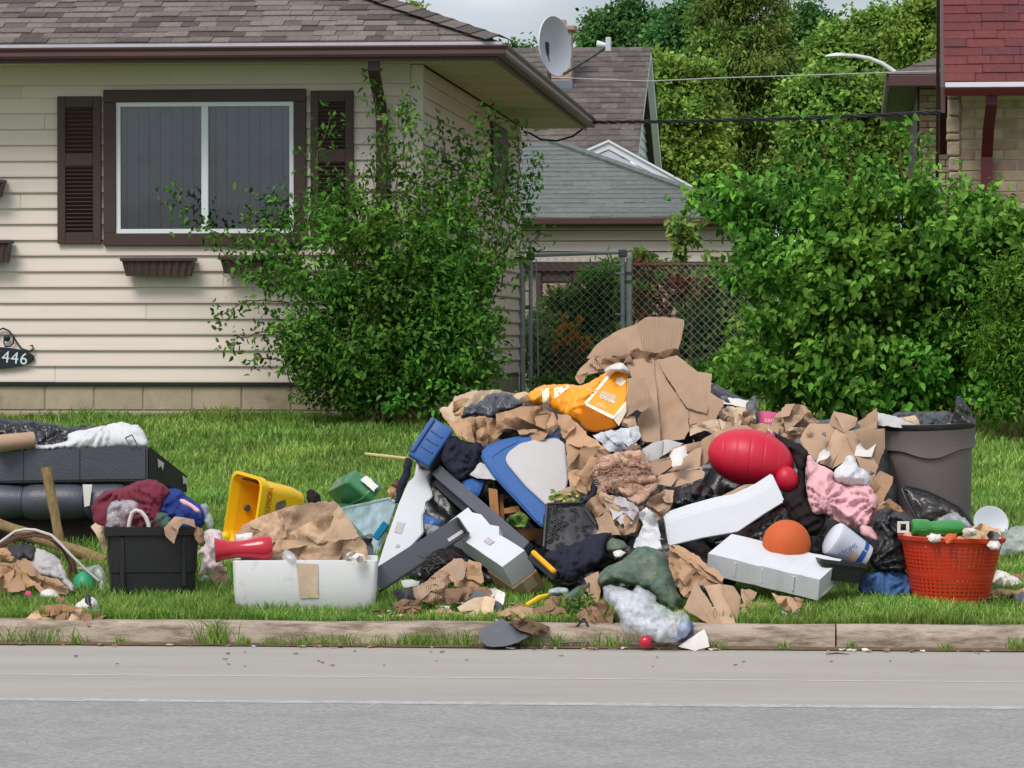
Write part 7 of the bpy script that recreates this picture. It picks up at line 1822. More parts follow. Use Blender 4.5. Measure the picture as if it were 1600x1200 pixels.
# black grate
gr_pts = c5((40, 745), (50, 620), (62, 512), (280, 500), (312, 540), (372, 642), (340, 702), (220, 772), (100, 802), (32, 792)); Ygr = 1.0
gr = soft('black_grate', 'black plastic crate wall with leafy cut-outs in the heap centre', 'crate', gr_pts, Ygr, 'grate_black', tilt=.8, thick=.02, bulge=.02, crum=.006)
b = MB(); rr = random.Random(3)
def grp(x, y, l): return at(840 + x / 4, 660 + y / 4, Ygr + .8 * ((660 + 802 / 4) - (660 + y / 4)) / ppm(Ygr) - l)
for k in range(70):
    x, y = rr.uniform(60, 330), rr.uniform(530, 770)
    if x > 250 and y > 720: continue
    n_ = 7; r0 = rr.uniform(8, 15)
    ring = [grp(x + r0 * math.cos(i * 2 * math.pi / n_), y + r0 * math.sin(i * 2 * math.pi / n_) * .8, .03) for i in range(n_)]; ring.append(ring[0])
    b.tube(ring, .0035, 4, False)
b.build('cut_outs', 'black_plastic', gr, smooth='all')
for pts in (((60, 512), (282, 502)), ((60, 512), (38, 780)), ((300, 540), (368, 642))):
    b = MB().tube([grp(*pts[0], .03), grp(*pts[1], .03)], .009, 6); b.build('frame_bar', 'black_plastic', gr, smooth=True)
soft('metal_strip', 'pale blue grey metal strip lying across the black crate wall', 'metal strip', c5((80, 618), (140, 580), (200, 552), (300, 530), (312, 556), (220, 600), (130, 652)), 1.13, 'pale_blue_strip', tilt=.7, thick=.006, bulge=.012, crum=.002, kind='card')
folded('torn_box', 'torn tan cardboard under the netting bundle', 'cardboard', c5((300, 515), (380, 440), (430, 442), (540, 500), (645, 565), (605, 682), (540, 702), (370, 698), (382, 640), (350, 572)), 1.05, 'cardboard', tilt=.8, cuts=4, crum=0.014, amp=0.75, depth=0.025)
folded('grey_fluff', 'grey purple fibre mat on the torn tan cardboard', 'fibre mat', c5((425, 455), (520, 470), (600, 505), (632, 552), (590, 630), (520, 640), (470, 600)), 1.05, 'grey_cloth', tilt=.8, cuts=3, crum=.012, amp=.5)
soft('dark_sock', 'dark purple cloth scrap tucked beside the netting bundle', 'cloth', c5((275, 490), (330, 440), (360, 350), (385, 400), (370, 450), (310, 500)), 1.22, 'navy_cloth', tilt=.8, bulge=.03, back=.04, crum=.012, kind='cloth')
folded('white_plastic', 'white plastic sheet standing in the middle of the heap', 'plastic sheet', c5((605, 782), (640, 690), (660, 640), (636, 562), (682, 528), (742, 602), (760, 700), (772, 792)), .98, 'white_cloth', tilt=.5, cuts=3, crum=.012, amp=.6)
soft('black_bag', 'shiny black bag poking out left of the white foam angle', 'bag', c5((798, 592), (830, 540), (848, 445), (920, 400), (1000, 382), (1092, 408), (1098, 470), (1000, 540), (900, 570)), 1.32, 'black_bag', tilt=.8, bulge=.08, back=.1, crum=.035, cs=10, kind='bag')
folded('cardboard_wedge', 'brown cardboard wedge left of the shiny black bag', 'cardboard', c5((598, 652), (640, 580), (700, 472), (800, 422), (852, 428), (845, 480), (822, 542), (740, 622), (720, 562), (680, 540), (640, 590)), 1.18, 'cardboard', tilt=.8, cuts=3, crum=0.014, amp=0.75, depth=0.025)
soft('navy_shirt', 'dark navy shirt bunched below the black crate wall', 'shirt', c5((45, 822), (120, 792), (200, 770), (280, 735), (350, 700), (462, 690), (440, 742), (432, 832), (380, 892), (260, 972), (190, 1005), (110, 965), (60, 890)), .82, 'navy_cloth', tilt=.8, bulge=.08, back=.1, crum=.03, cs=8, kind='cloth')
lv = thing('spirit_level', 'yellow and black hand tool handle beside the white foam block', 'tool', tuple(at(866, 893, .8)))
bar('grip', at(832, 862, .88), at(867, 894, .74), .026, .03, 'yellow_grip', lv, bev=.008)
bar('spine', at(828, 868, .92), at(868, 903, .78), .04, .02, 'black_plastic', lv, bev=.004)
soft('camo_pillow', 'mossy green mottled pillow at the front of the heap', 'pillow', c5((385, 962), (430, 905), (500, 870), (580, 820), (640, 772), (740, 790), (810, 850), (830, 930), (868, 1040), (892, 1122), (850, 1178), (780, 1135), (720, 1070), (600, 1025), (500, 1002), (400, 1022)), .58, 'camo', tilt=.9, bulge=.11, back=.12, crum=.014, cs=7, kind='cloth')
soft('mossy_scrap', 'small mossy green lump above the green pillow', 'scrap', c5((428, 772), (462, 722), (520, 735), (562, 782), (490, 810), (440, 802)), .92, 'camo', tilt=.8, bulge=.04, back=.04, crum=.016, kind='cloth')
soft('bone_white_scrap', 'pale stone-like scrap above the green pillow', 'scrap', c5((470, 812), (520, 795), (552, 810), (520, 840), (480, 838)), .84, 'litter_white', tilt=.8, bulge=.02, back=.02, crum=.008)
b = None
soft('clear_garbage_bag', 'clear plastic bag with milky folds hanging over the kerb', 'plastic bag', c9((482, 360), (560, 350), (700, 385), (730, 348), (870, 425), (885, 480), (1000, 545), (1072, 540), (1132, 640), (1104, 712), (1020, 765), (900, 772), (820, 740), (750, 722), (640, 692), (600, 640), (592, 560), (515, 470), (485, 420)), -.1, 'clear_film', tilt=1.1, bulge=.1, back=.1, crum=.035, cs=8, kind='bag')
soft('milky_film', 'second layer of milky plastic film inside the clear bag', 'plastic film', c9((520, 405), (620, 400), (700, 400), (800, 440), (840, 520), (960, 620), (1000, 690), (920, 740), (820, 715), (700, 670), (620, 600), (560, 500)), -.02, 'milky_film', tilt=1.1, bulge=.07, back=.04, crum=.03, cs=9, kind='bag')
soft('blue_rag', 'blue rag under the clear plastic bag on the kerb', 'rag', c9((1050, 622), (1130, 612), (1146, 680), (1080, 740), (1020, 765), (1000, 745), (1030, 690)), -.05, 'jeans', tilt=1.0, bulge=.04, back=.05, crum=.016, cs=12, kind='cloth')
folded('crumpled_carton', 'crumpled brown cardboard leaning between green pillow and long foam', 'cardboard', c9((958, 115), (980, 62), (1050, 58), (1150, 120), (1240, 190), (1310, 240), (1362, 292), (1345, 345), (1240, 360), (1170, 345), (1110, 460), (1062, 420), (1000, 292), (968, 205)), .5, 'paper_brown', tilt=.9, cuts=7, crum=0.014, amp=0.75, depth=0.025)
folded('cardboard_wing', 'folded flat cardboard wing hanging to the kerb beside the clear bag', 'cardboard', c9((1078, 522), (1120, 430), (1172, 330), (1250, 450), (1345, 612), (1336, 645), (1290, 650), (1180, 585)), .14, 'cardboard', tilt=.7, cuts=1, crum=0.007, amp=0.40, depth=0.015)
folded('bent_cardboard', 'squared brown cardboard side beside the folded wing', 'cardboard', c9((1228, 362), (1340, 350), (1442, 362), (1492, 442), (1478, 550), (1462, 658), (1350, 652), (1340, 612), (1290, 480)), .15, 'cardboard', tilt=.7, cuts=1, crum=0.007, amp=0.40, depth=0.015)
folded('cardboard_tab', 'small cardboard tab on the grass at the end of the long foam', 'cardboard', c9((1495, 385), (1560, 378), (1612, 405), (1595, 445), (1522, 490), (1500, 440)), .7, 'cardboard', tilt=.8, cuts=1, crum=0.007, amp=0.40, depth=0.015)
ball('ornament', 'small shiny red ball ornament in the gutter by the clear bag', 'ornament', 1009, 1003, 10.5, -.09, 'red_glass')
soft('white_shard', 'white triangular plastic shard lying on the kerb face', 'plastic shard', c9((1032, 798), (1120, 742), (1225, 672), (1250, 730), (1262, 800), (1160, 834)), -.07, 'label_white', tilt=.5, thick=.006, bulge=.01, crum=.005, kind='card')
folded('brown_wrapping', 'wrinkled brown paper at the kerb left of the clear bag', 'paper', c9((285, 572), (350, 530), (420, 490), (490, 450), (560, 542), (545, 652), (450, 655), (370, 645), (310, 610)), .13, 'paper_dark', tilt=1.1, cuts=4, crum=0.014, amp=0.75, depth=0.025)
bo0, bo1 = at(878, 944, .5), at(924, 910, .78)
zz = (bo1 - bo0); L = zz.length; zz.normalize(); xx = zz.orthogonal().normalized(); M = Matrix((xx, zz.cross(xx), zz)).transposed().to_4x4(); M.translation = bo0
tag(MB().lathe([(.001, 0), (.026, .004), (.028, .02), (.028, L * .6), (.02, L * .72), (.011, L * .8), (.011, L), (.001, L)], 16, M).build('glass_bottle', 'bottle_dark', smooth=True), 'dull green glass bottle lying in front of the navy shirt', 'bottle')
rng = np.random.default_rng(31)
dl_ = thing('dead_leaves', 'clump of grey green leaves under the dull glass bottle', 'leaves', tuple(at(895, 965, .35)))
C = np.array([tuple(at(840 + x / 4.7, 840 + y / 4.7, .36 + .5 * (600 - y) / 4.7 / 310)) for x, y in zip(rng.uniform(150, 390, 110), rng.uniform(430, 600, 110))])
Vv, Ff = leaf_arrays(C, rand_dirs(110, rng), rand_dirs(110, rng) + np.array((0, -1, .5)), rng.uniform(.03, .06, 110), rng.uniform(.014, .03, 110)); np_mesh('leaves', Vv, Ff, 'leaf_garden', dl_)
b = MB().tube([at(x, y, .05) for x, y in ((874, 1004), (890, 990), (906, 974), (912, 966))], .006, 6).tube([at(x, y, .05) for x, y in ((912, 966), (918, 976), (920, 1002))], .006, 6).tube([at(x, y, -.02) for x, y in ((874, 1005), (895, 1003), (921, 1004))], .004, 5)
tag(b.build('bent_wire', 'dark_metal', smooth=True), 'bent dark wire frame hooked over the kerb', 'wire')
Ylid = .0
soft('black_disc', 'broken charcoal plastic disc propped on the kerb', 'plastic disc', c8((590, 925), (600, 895), (660, 860), (740, 826), (800, 862), (860, 900), (922, 932), (840, 972), (750, 1000), (690, 1004), (640, 998), (604, 962)), -.13, 'grey_metal', tilt=1.7, thick=.008, bulge=.012, crum=.004, kind='card')
soft('soil_clod', 'dark clod of roots and soil on the kerb beside the disc', 'soil clod', c8((780, 842), (850, 835), (925, 832), (1028, 872), (1022, 912), (960, 930), (880, 915), (820, 880)), .0, 'soil', tilt=1.0, bulge=.05, back=.05, crum=.03, cs=20)
folded('tan_carton', 'tan cardboard scrap on the grass by the kerb disc', 'cardboard', c8((465, 757), (520, 720), (560, 700), (640, 690), (692, 702), (682, 782), (600, 832), (540, 828), (500, 812)), .3, 'cardboard_lt', tilt=1.0, cuts=2, crum=0.007, amp=0.40, depth=0.015)
folded('flat_carton', 'flat light brown cardboard piece behind the kerb disc', 'cardboard', c8((700, 792), (780, 770), (850, 750), (932, 762), (942, 832), (840, 835), (740, 824)), .26, 'cardboard', tilt=1.2, cuts=2, crum=0.007, amp=0.40, depth=0.015)
folded('white_tatter', 'tattered white paper behind the kerb disc', 'paper', c8((700, 830), (760, 800), (830, 820), (840, 850), (760, 860), (640, 865), (650, 840)), .2, 'litter_white', tilt=.8, cuts=3, crum=0.007, amp=0.40, depth=0.015)
folded('ripple_paper', 'pleated tan corrugated paper hanging below the charcoal panel', 'corrugated paper', c8((180, 642), (250, 602), (320, 545), (380, 500), (432, 450), (522, 480), (492, 582), (405, 602), (385, 660), (372, 735), (332, 752), (260, 720), (200, 702)), .62, 'cardboard_rib', tilt=.9, cuts=5, crum=0.014, amp=0.75, depth=0.025)
folded('wadded_paper', 'bulging brown paper beside the foam block', 'paper', c8((450, 585), (490, 520), (532, 460), (602, 482), (622, 600), (560, 642), (442, 625)), .72, 'paper_brown', tilt=.8, cuts=3, crum=0.014, amp=0.75, depth=0.025)
folded('low_paper', 'low brown paper roll on the grass below the foam block', 'paper', c8((388, 645), (500, 632), (632, 630), (702, 682), (620, 695), (560, 692), (472, 725), (400, 735)), .55, 'paper_dark', tilt=1.0, cuts=3, crum=0.014, amp=0.75, depth=0.025)
soft('grey_offcut', 'grey felt offcut lying below the foam block', 'felt', c8((520, 705), (572, 650), (655, 680), (740, 740), (735, 790), (690, 780), (680, 715), (600, 720)), .42, 'grey_metal', tilt=1.0, thick=.01, bulge=.03, crum=.012)
folded('torn_white', 'torn white and tan paper strip below the foam block', 'paper', c8((612, 640), (690, 632), (752, 665), (742, 740), (700, 720), (650, 670)), .5, 'litter_white', tilt=.9, cuts=2, crum=0.014, amp=0.75, depth=0.025)
soft('black_rubber', 'black rubber mat end on the grass left of the corrugated paper', 'rubber', c8((60, 645), (180, 640), (200, 700), (180, 745), (110, 735), (60, 690)), .7, 'black_plastic', tilt=1.0, thick=.012, bulge=.03, crum=.014)
soft('pale_box', 'pale grey translucent box scrap under the charcoal panel', 'plastic box', c8((110, 590), (180, 580), (225, 590), (215, 622), (120, 630)), .95, 'grey_panel', tilt=.6, thick=.03, bulge=.015, crum=.004)
soft('wire_rack', 'dark tangled wire rack under the charcoal panel', 'wire rack', c8((240, 480), (330, 400), (400, 385), (500, 460), (420, 470), (300, 560), (245, 600)), 1.05, 'black_cloth', tilt=.7, bulge=.04, back=.06, crum=.03, cs=14, kind='bag')
b = MB(); rr = random.Random(14)
for k in range(26):
    x, y = rr.uniform(240, 430), rr.uniform(400, 560)
    b.tube([at(600 + x / 4, 760 + y / 4, .98), at(600 + (x + rr.uniform(-70, 70)) / 4, 760 + (y + rr.uniform(-40, 40)) / 4, .94)], .0025, 4)
tag(b.build('wire_tangle', 'galv_dark'), 'tangle of thin grey wires under the charcoal panel', 'wires')
tag(MB().tube([at(822, 946, .45), at(842, 934, .52), at(857, 930, .6)], [.012, .014, .01], 7).build('yellow_stick', 'yellow', smooth=True), 'short yellow plastic stick under the cardboard end', 'stick')
soft('silver_can', 'crushed silver can beside the cardboard end of the foam block', 'can', c8((1028, 645), (1080, 632), (1148, 640), (1152, 672), (1090, 682), (1035, 680)), .6, 'galv', tilt=.7, bulge=.03, back=.03, crum=.01, kind='bag')
folded('orange_peel_box', 'small orange brown carton between bottle and green pillow', 'carton', c9((345, 300), (420, 260), (448, 250), (460, 400), (440, 490), (395, 440), (385, 390)), .66, 'cardboard', tilt=.8, cuts=1, crum=0.007, amp=0.40, depth=0.015)
folded('brown_under', 'flattened brown paper under the dull glass bottle', 'paper', c9((50, 470), (120, 430), (240, 440), (260, 500), (150, 520), (80, 500)), .45, 'paper_dark', tilt=.9, cuts=2, crum=0.007, amp=0.40, depth=0.015)

rr = random.Random(55)
for i, (x, y, r, m, lab) in enumerate(((640, 948, 26, 'paper_dark', 'crumpled dark paper at the left foot of the heap'), (690, 958, 20, 'cardboard', 'small folded cardboard scrap before the corrugated paper'), (800, 962, 24, 'paper_brown', 'brown paper wad behind the charcoal disc'), (860, 958, 26, 'paper_dark', 'dark paper wad beside the soil clod'), (935, 962, 24, 'cardboard', 'brown carton scrap before the dull glass bottle'), (905, 940, 18, 'cardboard_lt', 'pale carton scrap beside the dull glass bottle'), (1180, 950, 24, 'paper_brown', 'kraft paper wad between folded wing and long foam'), (1235, 958, 18, 'litter_white', 'white paper wad at the grass edge below the long foam'), (1090, 968, 18, 'paper_dark', 'dark paper under the folded cardboard wing'), (760, 930, 18, 'litter_white', 'pale torn paper under the cardboard end'), (1350, 948, 14, 'litter_white', 'pale paper scrap by the blue jeans'), (660, 915, 18, 'black_cloth', 'black rag under the charcoal panel'))):
    pts = [(x + r * rr.uniform(.7, 1.3) * math.cos(a), y + r * .45 * rr.uniform(.7, 1.3) * math.sin(a)) for a in [k * 2 * math.pi / 7 for k in range(7)]]
    folded('paper_scrap', lab, 'paper scrap', pts, max(.16, YG(x, min(972, y + r * .4))), m, cuts=3, tilt=1.2, crum=.013, amp=.8, depth=.015)
# ---------------------------------------------------------------- right half of the heap
Yr = 1.62; c = at(1173, 718, Yr); sr = ppm(Yr)
rb_ = thing('exercise_ball', 'half deflated shiny red exercise ball with a bulging valve end', 'exercise ball', (c.x, c.y, c.z - .16))
b = MB(); loops = []; nL = 110; rx, rz, ry = 68 / sr, 45 / sr, 50 / sr
for i in range(nL + 1):
    t = -1 + 2 * i / nL; t = max(-.9985, min(.9985, t)); k = math.sqrt(1 - t * t)
    groove = 1 - .025 * max(0, math.cos(t * 20)) ** 30
    sag = .10 * t
    loops.append([(rx * t, ry * k * groove * math.cos(a), rz * k * groove * math.sin(a) * (1.05 if math.sin(a) > 0 else .95) - sag * rz) for a in [2 * math.pi * j / 36 for j in range(36)]])
b.loft(loops, frame(c, (1, -.1, -.10), (.1, 1, 0), (.1, 0, 1))); b.build('body', 'red_vinyl', rb_, smooth='all')
nc = at(1229, 749, Yr - .1); b = MB(); prof = []
for i in range(1, 14):
    a = math.pi * i / 14; prof.append((18 / sr * math.sin(a), -21 / sr * math.cos(a)))
b.lathe([(.001, -21 / sr)] + prof + [(.001, 21 / sr)], 20, frame(nc, (1, 0, .3), (0, 1, 0), (-.3, 0, 1))); b.build('bulge', 'red_vinyl', rb_, smooth='all')
folded('carton_under_ball', 'brown cardboard scrap wedged under the red ball', 'cardboard', c6((258, 580), (340, 530), (430, 488), (540, 478), (560, 500), (450, 556), (380, 590)), 1.38, 'cardboard', tilt=.9, cuts=1, crum=0.007, amp=0.40, depth=0.015)
# bent foam
poly, e = slab_px(c6((0, 690), (150, 640), (300, 600), (385, 588), (500, 535), (605, 470), (658, 582), (540, 655), (400, 748), (200, 785), (18, 828)), 1.05, (-.01, .12, .045), .45)
fa = thing('foam_angle', 'white angled styrofoam block under the red ball', 'styrofoam', tuple(poly[-1]))
rough(bevel_prism(poly, e, .008, 2), .003, 25, 2).build('body', 'foam', fa, smooth=True)
soft('black_bag', 'glossy black bag between the two white foam blocks', 'bag', c6((265, 790), (350, 750), (450, 722), (560, 660), (650, 608), (690, 690), (620, 760), (560, 860), (420, 850), (300, 830)), 1.12, 'black_bag', tilt=.8, bulge=.09, back=.12, crum=.03, cs=10, kind='bag')
# long foam
M, L = obox((1281, 906), (1111, 869), (1322, 879), (1279, 939), .62)
fl2 = thing('long_foam', 'long white styrofoam channel lying on the grass before the orange ball', 'styrofoam', tuple(M.translation + (M.to_3x3() @ Vector((0, 0, L[2])))))
b = MB(); lo = []
n_ = 16
for i in range(n_ + 1):
    t = i / n_; x = L[0] * t; g_ = .006 if i in (4, 5, 9, 10) else 0
    lo.append([(x, g_, g_), (x, L[1], g_ * .5), (x, L[1] * 1.0, L[2]), (x, g_, L[2])])
b.loft(lo, M); rough(b, .003, 22, 5).build('body', 'foam', fl2)
MB().bev((-.004, L[1] * .2, L[2] * .86), (L[0] * .98, L[1] * 1.1, L[2] * 1.04), .006, 1, M).build('base_lip', 'foam_dirty', fl2)
for t in (.22, .5, .74): MB().bev((L[0] * t, -.003, L[2] * .12), (L[0] * t + .012, .004, L[2] * .84), .002, 1, M).build('rib', 'foam_dirty', fl2)
ball('orange_ball', 'orange rubber playground ball resting behind the long foam', 'ball', 1229, 850, 38, 1.0, 'orange_rubber')
folded('paper_scrap_foam', 'torn brown paper at the grass edge below the long foam', 'paper', c6((590, 1085), (640, 1100), (760, 1118), (745, 1160), (700, 1192), (660, 1170), (620, 1140)), .38, 'paper_brown', tilt=.6, cuts=2, crum=0.014, amp=0.75, depth=0.025)
# right cardboard box
folded('box_crumple', 'crushed folded top of a brown cardboard box right of the red ball', 'cardboard', c6((575, 178), (605, 110), (640, 60), (700, 40), (760, 50), (845, 132), (790, 165), (760, 200), (742, 262), (660, 225)), 2.12, 'cardboard', tilt=.7, cuts=7, crum=0.014, amp=0.75, depth=0.025)
folded('cardboard_carton', 'large brown cardboard box front sloping above the pink cloth', 'cardboard', c6((735, 262), (760, 200), (795, 152), (905, 150), (1010, 210), (1065, 335), (1010, 342), (925, 392), (840, 355)), 1.98, 'cardboard', tilt=.6, cuts=2, crum=0.007, amp=0.35, depth=0.015)
folded('box_flap', 'upturned brown flap of the cardboard box', 'cardboard', c6((900, 152), (918, 108), (932, 80), (1000, 98), (1056, 116), (1050, 155), (985, 196)), 2.12, 'cardboard', tilt=.5, cuts=1, crum=0.007, amp=0.40, depth=0.015)
soft('pointed_flap', 'pointed cardboard flap standing beside the trash can', 'cardboard', c6((1058, 142), (1110, 100), (1166, 58), (1168, 172), (1080, 184)), 2.15, 'cardboard', tilt=.3, thick=.006, bulge=.008, crum=.006)
lbx = folded('labelled_box', 'brown cardboard box side with a white shipping label next to the trash can', 'cardboard', c6((995, 202), (1080, 176), (1206, 180), (1207, 282), (1170, 380), (1132, 472), (1108, 484), (1055, 345)), 1.9, 'cardboard', tilt=.6, cuts=1, crum=0.007, amp=0.40, depth=0.015)
soft('shipping_label', 'white shipping label', None, c6((1072, 180), (1182, 196), (1136, 332), (1042, 326)), 1.98, 'label_white', tilt=.6, thick=.002, bulge=.003, crum=.001, kind='card', parent=lbx)
folded('open_carton', 'small open brown carton below the labelled box', 'carton', c6((1118, 495), (1150, 450), (1182, 410), (1252, 440), (1246, 482), (1215, 540), (1186, 602), (1150, 572)), 1.72, 'paper_brown', tilt=.5, cuts=2, crum=0.007, amp=0.40, depth=0.015)
mg = soft('magenta_box', 'magenta printed box corner behind the crushed cardboard', 'box', c6((512, 80), (560, 80), (622, 88), (590, 180), (605, 220), (560, 205), (518, 160)), 2.3, 'magenta', tilt=.4, thick=.05, bulge=.01, crum=.003, kind='card')
text('can', .038, 'white_print', mg, frame(at(1202, 656, 2.27), (1, 0, -.05), (0, .1, 1), (0, -1, .1)), 'lettering')
soft('black_jacket', 'black fuzzy jacket hanging between red ball and pink cloth', 'jacket', c6((605, 210), (690, 240), (782, 300), (772, 420), (792, 600), (885, 655), (850, 745), (760, 770), (690, 700), (650, 590), (664, 540), (722, 480), (730, 430), (700, 350)), 1.32, 'black_cloth', tilt=.8, bulge=.07, back=.12, crum=.028, cs=9, kind='cloth')
soft('pink_blanket', 'pale pink blanket draped beside the white foam and pail', 'blanket', c6((775, 420), (778, 340), (795, 322), (850, 372), (920, 412), (935, 462), (1020, 492), (1110, 490), (1172, 570), (1150, 640), (1130, 702), (1085, 742), (1040, 722), (960, 692), (880, 642), (805, 640), (782, 520)), 1.28, 'pink_cloth', tilt=.8, bulge=.08, back=.1, crum=.04, cs=7, kind='cloth')
soft('pink_tail', 'trailing end of the pale pink blanket behind the pail', 'blanket', c6((1072, 720), (1120, 716), (1162, 740), (1172, 792), (1130, 782), (1090, 765)), 1.16, 'pink_cloth', tilt=.7, bulge=.03, back=.03, crum=.016, cs=12, kind='cloth')
soft('white_bag', 'knotted white plastic bag on the pink blanket', 'plastic bag', c6((922, 425), (960, 380), (990, 352), (992, 330), (1020, 322), (1048, 338), (1062, 382), (1100, 410), (1132, 442), (1112, 490), (1040, 502), (985, 485), (930, 465)), 1.5, 'white_cloth', tilt=.6, bulge=.07, back=.06, crum=.02, cs=12, kind='bag')
# pail
Ypl = .98; pa0, pa1 = at(1303, 842, Ypl), at(1352, 872, Ypl + .05)
zz = (pa1 - pa0); L = zz.length; zz.normalize(); xx = Vector((0, -1, .1)); xx = (xx - zz * xx.dot(zz)).normalized(); M = Matrix((xx, zz.cross(xx), zz)).transposed().to_4x4(); M.translation = pa0
sp_ = ppm(Ypl); Ra, Rb_ = 28 / sp_, 21 / sp_
pail = thing('pail', 'white plastic pail with blue printing lying on its side', 'pail', tuple(pa1 - Vector((0, 0, Rb_))))
MB().lathe([(Ra * .2, -.03), (Ra * .75, -.024), (Ra * .98, -.008), (Ra, .006), (Ra * .98, .015), (Rb_ * 1.04, L - .01), (Rb_, L), (.001, L)], 30, M).build('body', 'pail_white', pail, smooth=True)
def pail_patch(name, a0, a1, t0, t1, m, k=8):
    b = MB(); rows_ = []
    for t in (t0, (t0 + t1) / 2, t1):
        r = Ra * .985 + (Rb_ * 1.04 - Ra * .985) * t + .0015
        rows_.append([M @ Vector((r * math.cos(R_(a0 + (a1 - a0) * i / k)), r * math.sin(R_(a0 + (a1 - a0) * i / k)), L * t)) for i in range(k + 1)])
    b.loft(rows_, cap0=False, cap1=False, close=False); return b.build(name, m, pail, smooth='all', fix=False)
pail_patch('print_band', -20, 55, .72, .86, 'blue_print'); pail_patch('print_band', -75, -25, .74, .86, 'blue_print')
pail_patch('print_patch', 5, 50, .45, .68, 'tape')
xr_ = M.to_3x3() @ Vector((1, 0, 0)); MT = frame(pa0.lerp(pa1, .32) + xr_ * (Ra * .93) + Vector((0, -.012, 0)), (.84, 0, .5), (-.5, 0, .84), (0, -1, .0)); MT = Matrix.Translation((0, 0, -.018)) @ MT
text('STOMS', .034, 'blue_print', pail, MT, 'lettering')
Yty = .86; trc = at(1315, 880, Yty)
tr_ = thing('plastic_tray', 'black plastic tray under the white pail', 'tray', (trc.x, trc.y, trc.z - .08))
M = frame(trc, (1, .1, -.13), (-.1, 1, 0), (.13, 0, 1))
MB().loft([rrect(.2, .12, .02, -.09), rrect(.235, .15, .02, -.01), rrect(.255, .17, .02, -.008), rrect(.255, .17, .02, .012), rrect(.23, .145, .02, .012), rrect(.195, .115, .02, -.08)], M).build('body', 'black_plastic', tr_, smooth=True)
soft('black_clothes', 'bundle of black clothes behind the orange basket', 'clothes', c7((398, 720), (430, 660), (480, 648), (560, 670), (625, 702), (600, 800), (590, 960), (500, 985), (415, 960), (405, 880), (440, 780)), 1.05, 'black_plastic', tilt=.6, bulge=.1, back=.12, crum=.035, cs=8, kind='cloth')
soft('grey_weeds', 'dried grey brown weeds above the black clothes', 'weeds', c7((390, 730), (420, 650), (480, 615), (560, 650), (490, 655), (440, 690)), 1.3, 'litter_brown', tilt=.6, bulge=.03, back=.05, crum=.03, cs=22)
soft('blue_jeans', 'crumpled blue jeans on the grass beside the orange basket', 'jeans', c7((340, 1045), (370, 1000), (400, 980), (470, 965), (525, 958), (602, 1000), (606, 1090), (560, 1120), (500, 1142), (440, 1112), (352, 1092)), YG(1380, 942) - .02, 'jeans', tilt=.7, bulge=.08, back=.1, crum=.035, cs=9, kind='cloth')

# ---------------------------------------------------------------- orange basket
Yb2 = YG(1485, 948) + .18; sbk = ppm(Yb2); bc = at(1484, 946, Yb2); bc.z = gz(Yb2)
R0, R1b, Hb = 58 / sbk, 79 / sbk, at(1484, 838, Yb2).z - bc.z
M = frame(bc, (1, 0, -.03), (0, 1, .0), (.03, 0, 1))
bs_ = thing('laundry_basket', 'bright orange perforated plastic basket full of scraps', 'basket', tuple(bc))
b = MB(); nr, nh = 52, 15
def bpt(a, t, o=0): r = R0 + (R1b - R0) * t + o; return M @ Vector((r * math.cos(a), r * math.sin(a), Hb * t))
for j in range(nr):
    a0 = 2 * math.pi * j / nr; w_ = 2 * math.pi / nr * .30
    b.add([bpt(a0 - w_, .03), bpt(a0 + w_, .03), bpt(a0 + w_, .9), bpt(a0 - w_, .9), bpt(a0 - w_, .03, -.004), bpt(a0 + w_, .03, -.004), bpt(a0 + w_, .9, -.004), bpt(a0 - w_, .9, -.004)],
          [(0, 1, 2, 3), (7, 6, 5, 4), (0, 3, 7, 4), (1, 5, 6, 2)])
for k in range(nh + 1):
    t = .03 + .87 * k / nh; h_ = .0042 / Hb if k not in (0, nh, 7) else .012 / Hb; lo = []
    ring = lambda tt, o: [bpt(2 * math.pi * i / 52, tt, o) for i in range(52)]
    b.loft([ring(t - h_, .0015), ring(t + h_, .0015), ring(t + h_, -.005), ring(t - h_, -.005), ring(t - h_, .0015)], cap0=False, cap1=False)
b.build('lattice_wall', 'orange_plastic', bs_, fix=False)
ring = lambda tt, o: [bpt(2 * math.pi * i / 52, tt, o) for i in range(52)]
MB().loft([ring(.88, .003), ring(.93, .004), ring(.94, .016), ring(1.0, .018), ring(1.01, .012), ring(1.0, -.006), ring(.88, -.005), ring(.88, .003)], cap0=False, cap1=False).build('rim', 'orange_plastic', bs_, smooth=True)
MB().loft([ring(.0, 0), ring(.04, .0), ring(.04, -.006), ring(.012, -.006)], cap0=True, cap1=True).build('base', 'orange_plastic', bs_, smooth=True)
rest_c = bc + Vector((0, 0, Hb * .86))
folded('basket_scraps', 'mixed pale paper scraps filling the orange basket', 'scraps', c7((560, 800), (620, 770), (760, 790), (900, 745), (1000, 735), (1075, 760), (1085, 840), (1000, 870), (700, 850)), Yb2 - .1, 'litter_tan', tilt=1.2, cuts=6, crum=0.014, amp=0.75, depth=0.025)
rr = random.Random(21)
